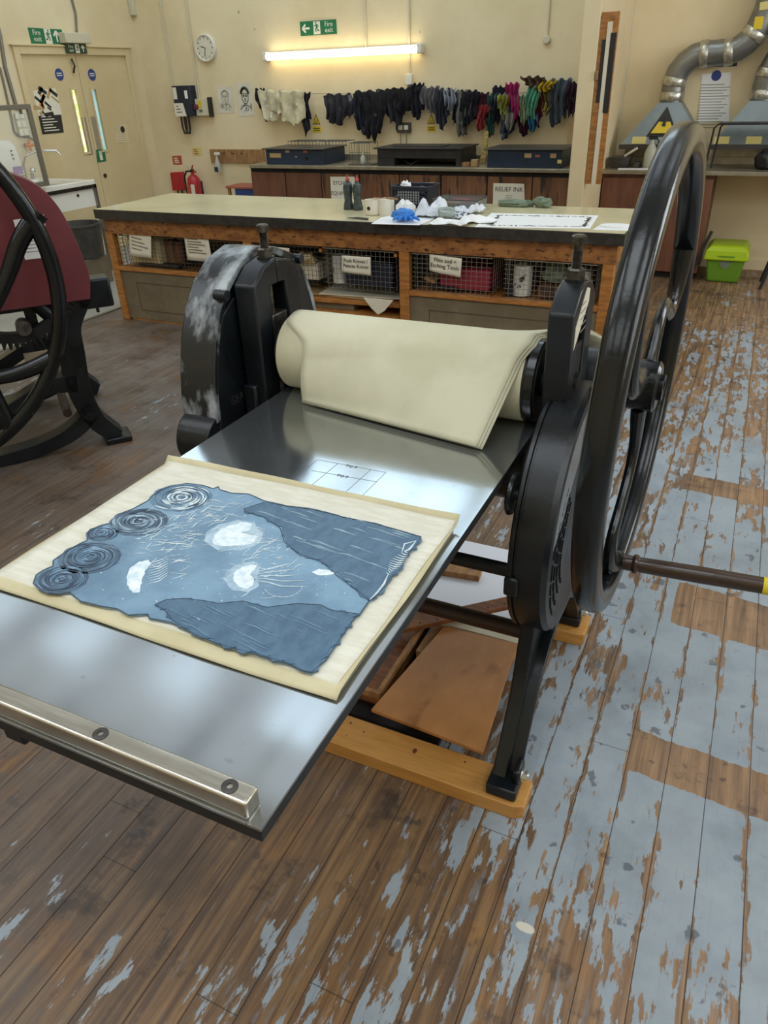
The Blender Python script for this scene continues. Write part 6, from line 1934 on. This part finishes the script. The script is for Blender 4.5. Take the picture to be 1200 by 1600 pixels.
dx = -.8425; dyy = 7.78; dr = .098
path = [(dx, dyy, 1.407), (dx, dyy, 1.45), (dx, dyy, 1.52), (dx, dyy, 1.56), (dx + .02, dyy, 1.635), (dx + .07, dyy, 1.70), (dx + .14, dyy, 1.745), (dx + .21, dyy, 1.76), (dx + .30, dyy, 1.76), (dx + .40, dyy, 1.765), (dx + .47, dyy, 1.785), (dx + .53, dyy, 1.83), (dx + .57, dyy, 1.88), (dx + .60, dyy, 1.95), (dx + .63, dyy, 2.05), (dx + .645, dyy, 2.2), (dx + .65, dyy, 2.5), (dx + .65, dyy, 4.1)]
duct(path, dr, 'left galvanised duct bending right above the warning hood', [1, 3, 7, 9, 12], [((dx + .63, dyy - dr - .002, 2.07), .11, .055, -.1, 'yellow_pale'), ((dx + .59, dyy - dr - .002, 1.955), .065, .085, 0, 'yellow')])
dx2 = -.1125
path = [(dx2, dyy, 1.407), (dx2, dyy, 1.45), (dx2, dyy, 1.52), (dx2 + .01, dyy, 1.60), (dx2 + .05, dyy, 1.70), (dx2 + .10, dyy, 1.80), (dx2 + .13, dyy, 1.90), (dx2 + .14, dyy, 2.1), (dx2 + .14, dyy, 4.1)]
duct(path, dr, 'right galvanised duct rising at the right edge of the view', [1, 3, 6], [((dx2 + .12, dyy - dr - .002, 1.97), .07, .08, 0, 'yellow'), ((dx2 + .12, dyy - dr - .002, 2.1), .1, .05, 0, 'yellow_pale')])
# notice on the wall between hoods
px = [(1097, 116), (1142, 113), (1139, 190), (1091, 192)]
o = pan_y(px, YB - .001, .002).build('wall_notice', 'paper', smooth=0); tag(o, 'two page white notice in plastic on the wall between the hoods', 'notice')
c = ctr(px, on_y, YB)
MB().bb((c.x - .15, YB - .0045, c.z + .235), (c.x + .13, YB - .003, c.z + .262)).build('blue_heading', 'blue_steel', o, smooth=0)
MB().disc((c.x - .02, YB - .003, c.z + .17), .04, -.0015, 'y').build('round_symbol', 'blue_sign', o)
f = MB()
for k in range(16): f.bb((c.x - .13, YB - .0042, c.z + .10 - k * .022), (c.x + .06 + .05 * ((k * 5) % 3) / 2, YB - .003, c.z + .106 - k * .022))
f.build('printed_lines', 'line_grey', o, smooth=0)
# things on the right worktop
p = on_y(1018, 232, 7.45)
t = thing('spray_bottle', 'milky spray bottle with black trigger below the left hood', 'bottle', (p.x, 7.45, .906))
MB().lathe([(0, 0), (.052, 0), (.056, .01), (.054, .12), (.035, .17), (.016, .20), (.015, .225), (0, .225)], Matrix.Translation((p.x, 7.45, .906)), 26).build('body', 'milky', t)
tr = MB(); tr.box((p.x + .005, 7.45, 1.15), (.075, .026, .034)); tr.tube([(p.x + .035, 7.45, 1.14), (p.x + .055, 7.45, 1.12), (p.x + .05, 7.45, 1.10)], .006, 6); tr.build('trigger_head', 'black', t, bevel=.003)
a = on_y(952, 254, 7.42).x; b = on_y(984, 254, 7.42).x
t = thing('loaf_tray', 'grey metal tray with a brush in it beside the pier', 'tray', ((a + b) / 2, 7.48, .906))
m = MB(); m.loft([[(a + .02, 7.40, .906), (b - .02, 7.40, .906), (b - .02, 7.56, .906), (a + .02, 7.56, .906)], [(a, 7.37, .995), (b, 7.37, .995), (b, 7.59, .995), (a, 7.59, .995)]]); m.build('body', 'grey_steel', t, smooth=0)
o = MB().tube([(b - .06, 7.48, .997), (b - .01, 7.46, 1.03), (b + .045, 7.45, 1.065)], .010, 8).build('brush', 'sign'); tag(o, 'pale brush lying across the grey metal tray', 'brush')
o = scrap_ = MB().box(((a + b) / 2 + .14, 7.33, .909), (.26, .07, .006), .1).build('paper_strip', 'paper'); tag(o, 'white paper strip at the front edge of the right worktop', 'paper')
o = MB().box((b + .055, 7.5, .9295), (.05, .09, .046)).build('tin_box', 'bare_iron', bevel=.003); tag(o, 'small steel box between the grey tray and the spray bottle', 'box')
# wire stand in front of the right hood
a = on_y(1101, 262, 7.32); zt = on_y(1104, 194, 7.32).z
m = MB()
m.tube([(a.x, 7.32, .906), (a.x + .02, 7.32, zt - .03), (a.x + .05, 7.32, zt), (a.x + .9, 7.32, zt)], .008, 8)
m.tube([(a.x + .04, 7.48, .906), (a.x + .06, 7.48, zt - .03), (a.x + .09, 7.48, zt), (a.x + .9, 7.48, zt)], .008, 8)
m.tube([(a.x + .9, 7.32, zt), (a.x + .9, 7.32, .906)], .008, 8); m.tube([(a.x + .9, 7.48, zt), (a.x + .9, 7.48, .906)], .008, 8)
m.bb((a.x + .05, 7.31, zt - .006), (a.x + .9, 7.49, zt + .006))
o = m.build('wire_stand', 'black'); tag(o, 'black wire stand with a flat top in front of the right hood', 'stand')
p = on_y(1192, 258, 7.42)
o = crumple((p.x + .02, 7.46, .906 + .07), .085, 71, .35, sc=(1.2, .9, 1.0)).build('black_bag', 'black', smooth=50); tag(o, 'shiny black bag on the right worktop under the wire stand', 'bag')
# bin
x0, x1 = -.262, -.005; y0, y1 = 7.29, 7.62
BN = thing('recycling_box', 'lime green translucent box with a bright lid on the floor under the worktop', 'box', ((x0 + x1) / 2, (y0 + y1) / 2, 0))
m = MB(); m.loft([[(x0 + .0, y0, 0), (x1, y0, 0), (x1, y1, 0), (x0, y1, 0)], [(x0 - .03, y0 - .03, .20), (x1 + .03, y0 - .03, .20), (x1 + .03, y1 + .03, .20), (x0 - .03, y1 + .03, .20)]])
m.build('bin_body', 'lime_box', BN, bevel=.02, seg=3)
m = MB(); m.loft([[(x0 - .055, y0 - .06, .195), (x1 + .055, y0 - .06, .195), (x1 + .055, y1 + .05, .195), (x0 - .055, y1 + .05, .195)], [(x0 - .045, y0 - .05, .275), (x1 + .045, y0 - .05, .275), (x1 + .045, y1 + .04, .275), (x0 - .045, y1 + .04, .275)], [(x0 - .01, y0 - .01, .315), (x1 + .01, y0 - .01, .315), (x1 + .01, y1, .315), (x0 - .01, y1, .315)]])
m.build('lid', 'lime', BN, bevel=.014, seg=3)
MB().bb((x0 + .06, y0 - .0615, .228), (x1 - .06, y0 - .056, .238)).build('lid_crease', 'lime_box', BN)
m = MB(); m.disc(((x0 + x1) / 2, y0 - .03, .172), .045, .01, 'y'); m.build('round_badge', 'dusty', BN)
p = on_z(1187, 452)
o = MB().tube([(p.x, p.y, 0), (p.x + .05, p.y + .02, .26), (p.x + .12, p.y + .05, .66)], .014, 8)
for s in (.30,): o.tube([(p.x + s, p.y, 0), (p.x + s - .05, p.y + .02, .26), (p.x + s - .12, p.y + .05, .66)], .014, 8); o.tube([(p.x + s, p.y + .3, 0), (p.x + s - .12, p.y + .2, .66)], .014, 8); o.tube([(p.x, p.y + .3, 0), (p.x + .12, p.y + .2, .66)], .014, 8)
st2 = thing('stool', 'dark metal stool whose splayed leg shows at the right edge', 'stool', (p.x + .15, p.y + .12, 0))
o.build('leg_frame', 'black_steel', st2)
MB().lathe([(0, 0), (.16, 0), (.165, .01), (.165, .03), (0, .03)], Matrix.Translation((p.x + .15, p.y + .12, .655)), 28).build('seat', 'raw_wood', st2)
q0 = on_y(1073, 440, 7.25); q1 = on_y(1112, 362, 7.25)
o = MB().tube([(q0.x - .0, 7.27, .004), (q1.x - .0, 7.27, q1.z)], .014, 8).build('broom_handle', 'black_steel'); tag(o, 'dark stick leaning behind the lime green box', 'stick')


# ------------------------------------------------------------------ left wall: signs, door furniture, sink corner
LX = XL + .001


def plate_x(px, m, name, lab, cat='sign', th=.003, group=None, x=LX):
    o = pan_x(px, x, th).build(name, m, smooth=0); tag(o, lab, cat, group); return o, ctr(px, on_x, x + th + .0008)


o, c = plate_x([(43, 43), (96, 46), (100, 69), (49, 68)], 'green_sign', 'fire_exit_sign', 'green Fire exit sign with an arrow up above the double door')
txt('lettering', 'Fire\nexit', .066, 'sign', o, (c.x, c.y - .12, c.z), R_LEFT, sp=.8)
MB().bb((c.x - .0005, c.y - .02, c.z - .065), (c.x + .0003, c.y + .065, c.z + .065)).build('pictogram_panel', 'sign', o, smooth=0)
m = MB(); runner(m, Vector((c.x + .0008, c.y + .02, c.z)), .115, L3, 1); m.build('running_figure', 'green_sign', o)
m = MB(); arrow(m, Vector((c.x + .0005, c.y + .135, c.z)), .105, L3, -PI / 2); m.build('arrow', 'sign', o)
px = [(102, 52), (144, 52), (145, 67), (104, 68)]
c = ctr(px, on_x, XL + .10)
t = thing('emergency_light', 'pale emergency light box with a hanging green exit plate over the door', 'emergency light', (XL, c.y, c.z))
MB().bb((XL + .001, c.y - .19, c.z - .045), (XL + .10, c.y + .16, c.z + .05)).build('lamp_box', 'pipe', t, bevel=.008)
pl = MB().bb((XL + .045, c.y - .17, c.z - .135), (XL + .053, c.y + .12, c.z - .046)).build('exit_plate', 'green_dark', t, smooth=0)
txt('lettering', 'Fire\nexit', .042, 'sign', pl, (XL + .0542, c.y - .10, c.z - .09), R_LEFT, sp=.8)
MB().bb((XL + .053, c.y - .04, c.z - .13), (XL + .0538, c.y + .015, c.z - .05)).build('pictogram_panel', 'sign', pl, smooth=0)
m = MB(); runner(m, Vector((XL + .0545, c.y - .012, c.z - .09)), .07, L3, 1); m.build('running_figure', 'green_dark', pl)
m = MB(); arrow(m, Vector((XL + .0542, c.y + .068, c.z - .09)), .065, L3, -PI / 2); m.build('arrow', 'sign', pl)
p = on_x(119, 50, XL + .02); p2 = on_x(113, 0, XL + .02)
o = MB().tube([(XL + .02, p2.y - .06, ZC - .05), (XL + .02, p2.y, p2.z), (XL + .02, p2.y + .01, p2.z - .12), (XL + .03, p.y, p.z)], .011, 8).build('conduit', 'pipe_grey'); tag(o, 'grey cable dropping to the emergency light over the door', 'conduit', 'conduits on the walls')
for px_, lab in (((92.5, 116.5), 'left round blue door sign'), ((143.5, 117), 'right round blue door sign')):
    p = on_x(*px_, XL); m = MB().disc((LX, p.y, p.z), .056, .002, 'x', 32); o = m.build('door_sign', 'blue_sign'); tag(o, lab + ' above a narrow vision panel', 'sign', 'round blue signs on the doors')
    f = MB()
    for k in range(2): f.bb((LX + .002, p.y - .035, p.z - .012 + k * .02), (LX + .0027, p.y + .035, p.z - .004 + k * .02))
    f.build('printed_line', 'sign', o, smooth=0)
o, c = plate_x([(150, 234), (163, 233), (166, 252), (152, 254)], 'green_sign', 'push_bar_sign', 'green hand pictogram sign beside the lock of the door')
m = MB(); m.tube([(c.x, c.y, c.z - .045), (c.x, c.y, c.z + .005)], .022, 8, flat=.1, up=(1, 0, 0))
for k in range(4): m.tube([(c.x, c.y - .016 + k * .011, c.z), (c.x, c.y - .02 + k * .0135, c.z + .05)], .0045, 6, flat=.2, up=(1, 0, 0))
m.build('hand_pictogram', 'sign', o)
o, c = plate_x([(178, 195), (198, 194), (201, 222), (182, 223)], 'wall_side', 'door_notice', 'pale paper notice with an oval stamp on the right door leaf', 'notice')
m = MB().lathe([(0, 0), (1, 0), (1, .0008), (0, .0008)], axm((c.x - .0005, c.y + .03, c.z + .04), 'x') @ Matrix.Diagonal((.035, .035, 1, 1)), 22); m.build('oval_stamp', 'text', o)
f = MB()
for k in range(8): f.bb((c.x - .0008, c.y - .09, c.z + .08 - k * .022), (c.x, c.y - .01 + (k > 3) * .08, c.z + .084 - k * .022))
f.build('printed_lines', 'line_grey', o, smooth=0)
# tool poster
o, c = plate_x([(51, 142), (86, 138), (97, 179), (60, 181)], 'sign', 'tool_poster', 'poster of scattered hand tools on the left door leaf', 'poster')
r_ = rnd(4); 
for k, (m1, n_) in enumerate((('text', 9), ('orange', 4), ('label_tan', 5))):
    f = MB()
    for j in range(n_):
        y = c.y + r_.uniform(-.13, .13); z = c.z + r_.uniform(-.13, .13) * (1 if k == 0 else .8)
        f.box((c.x, y, z), (.001, r_.uniform(.04, .12), r_.uniform(.012, .04)), Matrix.Rotation(r_.uniform(-1, 1), 3, 'X'))
    f.build('printed_tools', m1, o, smooth=0)
o, c = plate_x([(60, 181), (95, 179), (99.5, 207), (66, 210)], 'text', 'black_poster', 'black poster with white lines of writing on the left door leaf', 'poster')
f = MB()
for k in range(6): f.bb((c.x - .0004, c.y - .11, c.z + .07 - k * .026), (c.x + .0004, c.y + .02 + .07 * ((k * 4) % 3) / 2, c.z + .079 - k * .026))
f.build('printed_lines', 'sign', o, smooth=0)
p = on_x(112, 92, XL + .02); q_ = on_x(115, 114, XL + .02)
o = MB().tube([p, (p + q_) / 2 + Vector((.03, 0, 0)), q_], .010, 8).build('door_closer', 'bolt'); tag(o, 'small steel door closer arm at the top of the door', 'door closer')
# alarm sounder high in the corner
p = on_x(209, 10, XL + .03)
o = MB().bb((XL + .001, p.y - .06, p.z - .09), (XL + .07, p.y + .05, p.z + .12)).build('alarm_box', 'pipe', bevel=.01); tag(o, 'small pale alarm box high beside the room corner', 'alarm')
# conduits, switch panel and valve left of the door
SXL = XL + .012
P1 = [(0, 55), (8, 105), (27, 172)]
o = MB().tube([(SXL, on_x(0, 40, SXL).y - .05, ZC - .1)] + [on_x(a, b, SXL) for a, b in P1], .018, 8).build('conduit', 'pipe_grey'); tag(o, 'thick grey conduit left of the door frame', 'conduit', 'conduits on the walls')
o = MB().tube([on_x(a, b, SXL) for a, b in ((0, 105), (6, 130), (14, 165), (22, 205), (28, 212), (44, 214), (56, 220), (57, 226))], .010, 8).build('conduit', 'pipe_grey'); tag(o, 'thin grey conduit running to the orange valve', 'conduit', 'conduits on the walls')
px = [(21, 177), (40, 176), (46, 211), (29, 213)]
o = pan_x(px, XL + .001, .03).build('switch_panel', 'pipe', bevel=.004); tag(o, 'cream panel of switches behind the sink frame', 'switch panel'); c = ctr(px, on_x, XL + .032)
for i in range(2):
    for j in range(3): MB().bb((c.x - .002, c.y - .055 + i * .06, c.z - .10 + j * .075), (c.x + .006, c.y - .01 + i * .06, c.z - .045 + j * .075)).build('rocker_switch', 'sign', o, bevel=.002)
p = on_x(42, 227, XL + .03)
t = thing('stop_valve', 'orange stop valve on the wall above the taps', 'valve', p)
MB().rod((XL + .001, p.y, p.z), (XL + .07, p.y, p.z), .016, 12).build('valve_body', 'bolt', t)
m = MB(); m.tube([(XL + .07, p.y - .055, p.z), (XL + .07, p.y + .055, p.z)], .014, 8); m.tube([(XL + .07, p.y, p.z - .05), (XL + .07, p.y, p.z + .05)], .014, 8); m.build('valve_handle', 'orange', t)
# sink
SX1, SY0, SY1, SZ = -6.05, 5.28, 5.95, .885
SK = thing('sink', 'white fireclay sink on a steel stand by the double door', 'sink', ((XL + SX1) / 2, (SY0 + SY1) / 2, 0))
m = MB(); x0, x1 = XL + .10, SX1
m.bb((x0, SY0, SZ - .24), (x1, SY1, SZ - .20)); m.bb((x0, SY0, SZ - .20), (x1, SY0 + .035, SZ - .045)); m.bb((x0, SY1 - .035, SZ - .20), (x1, SY1, SZ - .045)); m.bb((x0, SY0 + .035, SZ - .20), (x0 + .035, SY1 - .035, SZ - .045)); m.bb((x1 - .035, SY0 + .035, SZ - .20), (x1, SY1 - .035, SZ - .045))
m.build('basin', 'white_gloss', SK)
m = MB(); x0 = XL + .004
m.bb((x0, SY0 - .02, SZ - .045), (x1 + .02, SY0 + .06, SZ)); m.bb((x0, SY1 - .06, SZ - .045), (x1 + .02, SY1 + .02, SZ)); m.bb((x0, SY0 + .06, SZ - .045), (x0 + .14, SY1 - .06, SZ)); m.bb((x1 - .05, SY0 + .06, SZ - .045), (x1 + .02, SY1 - .06, SZ))
m.build('rim', 'white_gloss', SK, bevel=.006)
m = MB()
for y in (SY0 - .025, SY1 + .0): m.bb((x0, y, SZ - .075), (x1 + .025, y + .025, SZ - .045))
m.bb((x1 + .0, SY0 - .025, SZ - .075), (x1 + .025, SY1 + .025, SZ - .045)); m.build('stand_rail', 'bolt', SK)
for x in (x1 + .01, XL + .06):
    for y in (SY0 - .01, SY1 + .01): MB().bb((x - .015, y - .015, 0), (x + .015, y + .015, SZ - .075)).build('stand_leg', 'galv', SK)
MB().disc((x1 + .001, SY0 + .45, SZ - .12), .014, .006, 'x').build('overflow', 'bolt', SK)
p = on_x(45, 275, XL + .14)
t = thing('mixer_tap', 'chrome swan neck mixer tap at the sink', 'tap', (XL + .10, p.y, SZ))
MB().tube([(XL + .10, p.y, SZ), (XL + .10, p.y, SZ + .14), (XL + .13, p.y + .03, SZ + .22), (XL + .22, p.y + .12, SZ + .26), (XL + .34, p.y + .24, SZ + .25), (XL + .36, p.y + .27, SZ + .21)], .012, 12).build('spout', 'chrome', t)
for s in (-.05, .08):
    MB().rod((XL + .10, p.y + s, SZ), (XL + .10, p.y + s, SZ + .06), .018, 12).build('tap_body', 'chrome', t)
    MB().ball((XL + .12, p.y + s, SZ + .08), .030, 8).build('tap_handle', 'chrome', t)
# splash frame beside the sink
t = thing('splash_frame', 'grey framed clear splash guard standing beside the sink', 'splash guard', (-6.0, 5.0, .94))
fx = -6.02; m = MB(); y1 = 5.37; y0 = 4.2; zb, zt = .90, 1.565
for a_, b_ in (((fx, y1 - .04, zb), (fx + .03, y1, zt)), ((fx, y0, zb), (fx + .03, y0 + .04, zt))): MB().bb(a_, b_).build('upright', 'pipe_grey', t, bevel=.003)
for z in (zb, zt - .04): MB().bb((fx, y0 + .04, z), (fx + .03, y1 - .04, z + .04)).build('cross_rail', 'pipe_grey', t, bevel=.003)
MB().bb((fx + .01, y0 + .04, zb + .04), (fx + .014, y1 - .04, zt - .04)).build('clear_panel', 'clear', t)
for y in (y0 + .02, 4.95): MB().bb((fx, y - .02, .004), (fx + .03, y + .02, zb)).build('post', 'pipe_grey', t)
MB().bb((fx - .012, y1 - .11, zt - .075), (fx, y1 - .08, zt - .03)).build('clip', 'black', t)
# dispenser
p = on_x(6, 250, XL + .05)
t = thing('towel_dispenser', 'white rounded towel dispenser with a lilac panel on the left wall', 'dispenser', (XL, p.y, p.z - .2))
MB().loft([[(XL + .001, p.y - .16, z), (XL + d, p.y - .13, z), (XL + d, p.y + .11, z), (XL + .001, p.y + .14, z)] for z, d in ((p.z - .15, .16), (p.z - .05, .17), (p.z + .10, .15), (p.z + .17, .09))]).build('cover', 'white', t, bevel=.03, seg=4)
MB().bb((XL + .165, p.y - .02, p.z - .13), (XL + .174, p.y + .09, p.z - .06)).build('lilac_panel', 'purple', t, bevel=.003)
m = MB()
for k in range(3): m.disc((XL + .158, p.y + .02, p.z + .08 - k * .035), .007, .012, 'x', 10)
m.build('indicator_dots', 'text', t)
# bucket under the sink, bottle beside it
p = on_z(137, 428)
bx, by = -6.02, 5.62
bx = -5.82; by = 5.42
t = thing('bucket', 'large grimy black bucket standing in front of the sink legs', 'bucket', (bx, by, 0.0))
MB().bb((bx - .16, by - .16, .004), (bx + .16, by + .16, .26)).build('crate_under', 'panel_olive', t, bevel=.004)
MB().lathe([(0, .262), (.185, .262), (.195, .28), (.215, .54), (.225, .545), (.225, .565), (.205, .565), (.18, .29), (0, .285)], Matrix.Translation((bx, by, 0)), 36).build('pail', 'bucket', t)
bp_ = on_z(136, 455, .004)
t = thing('black_canister', 'small black canister on the floor behind the red guard', 'canister', (bp_.x - .25, bp_.y - .1, .004))
MB().lathe([(0, 0), (.085, 0), (.09, .01), (.09, .24), (.07, .26), (.095, .27), (.095, .30), (0, .30)], Matrix.Translation((bp_.x - .25, bp_.y - .1, .004)), 26).build('body', 'black', t)
MB().lathe([(.09, .10), (.094, .10), (.094, .14), (.09, .14)], Matrix.Translation((bp_.x - .25, bp_.y - .1, .004)), 26, closed=True).build('band', 'grey_steel', t)
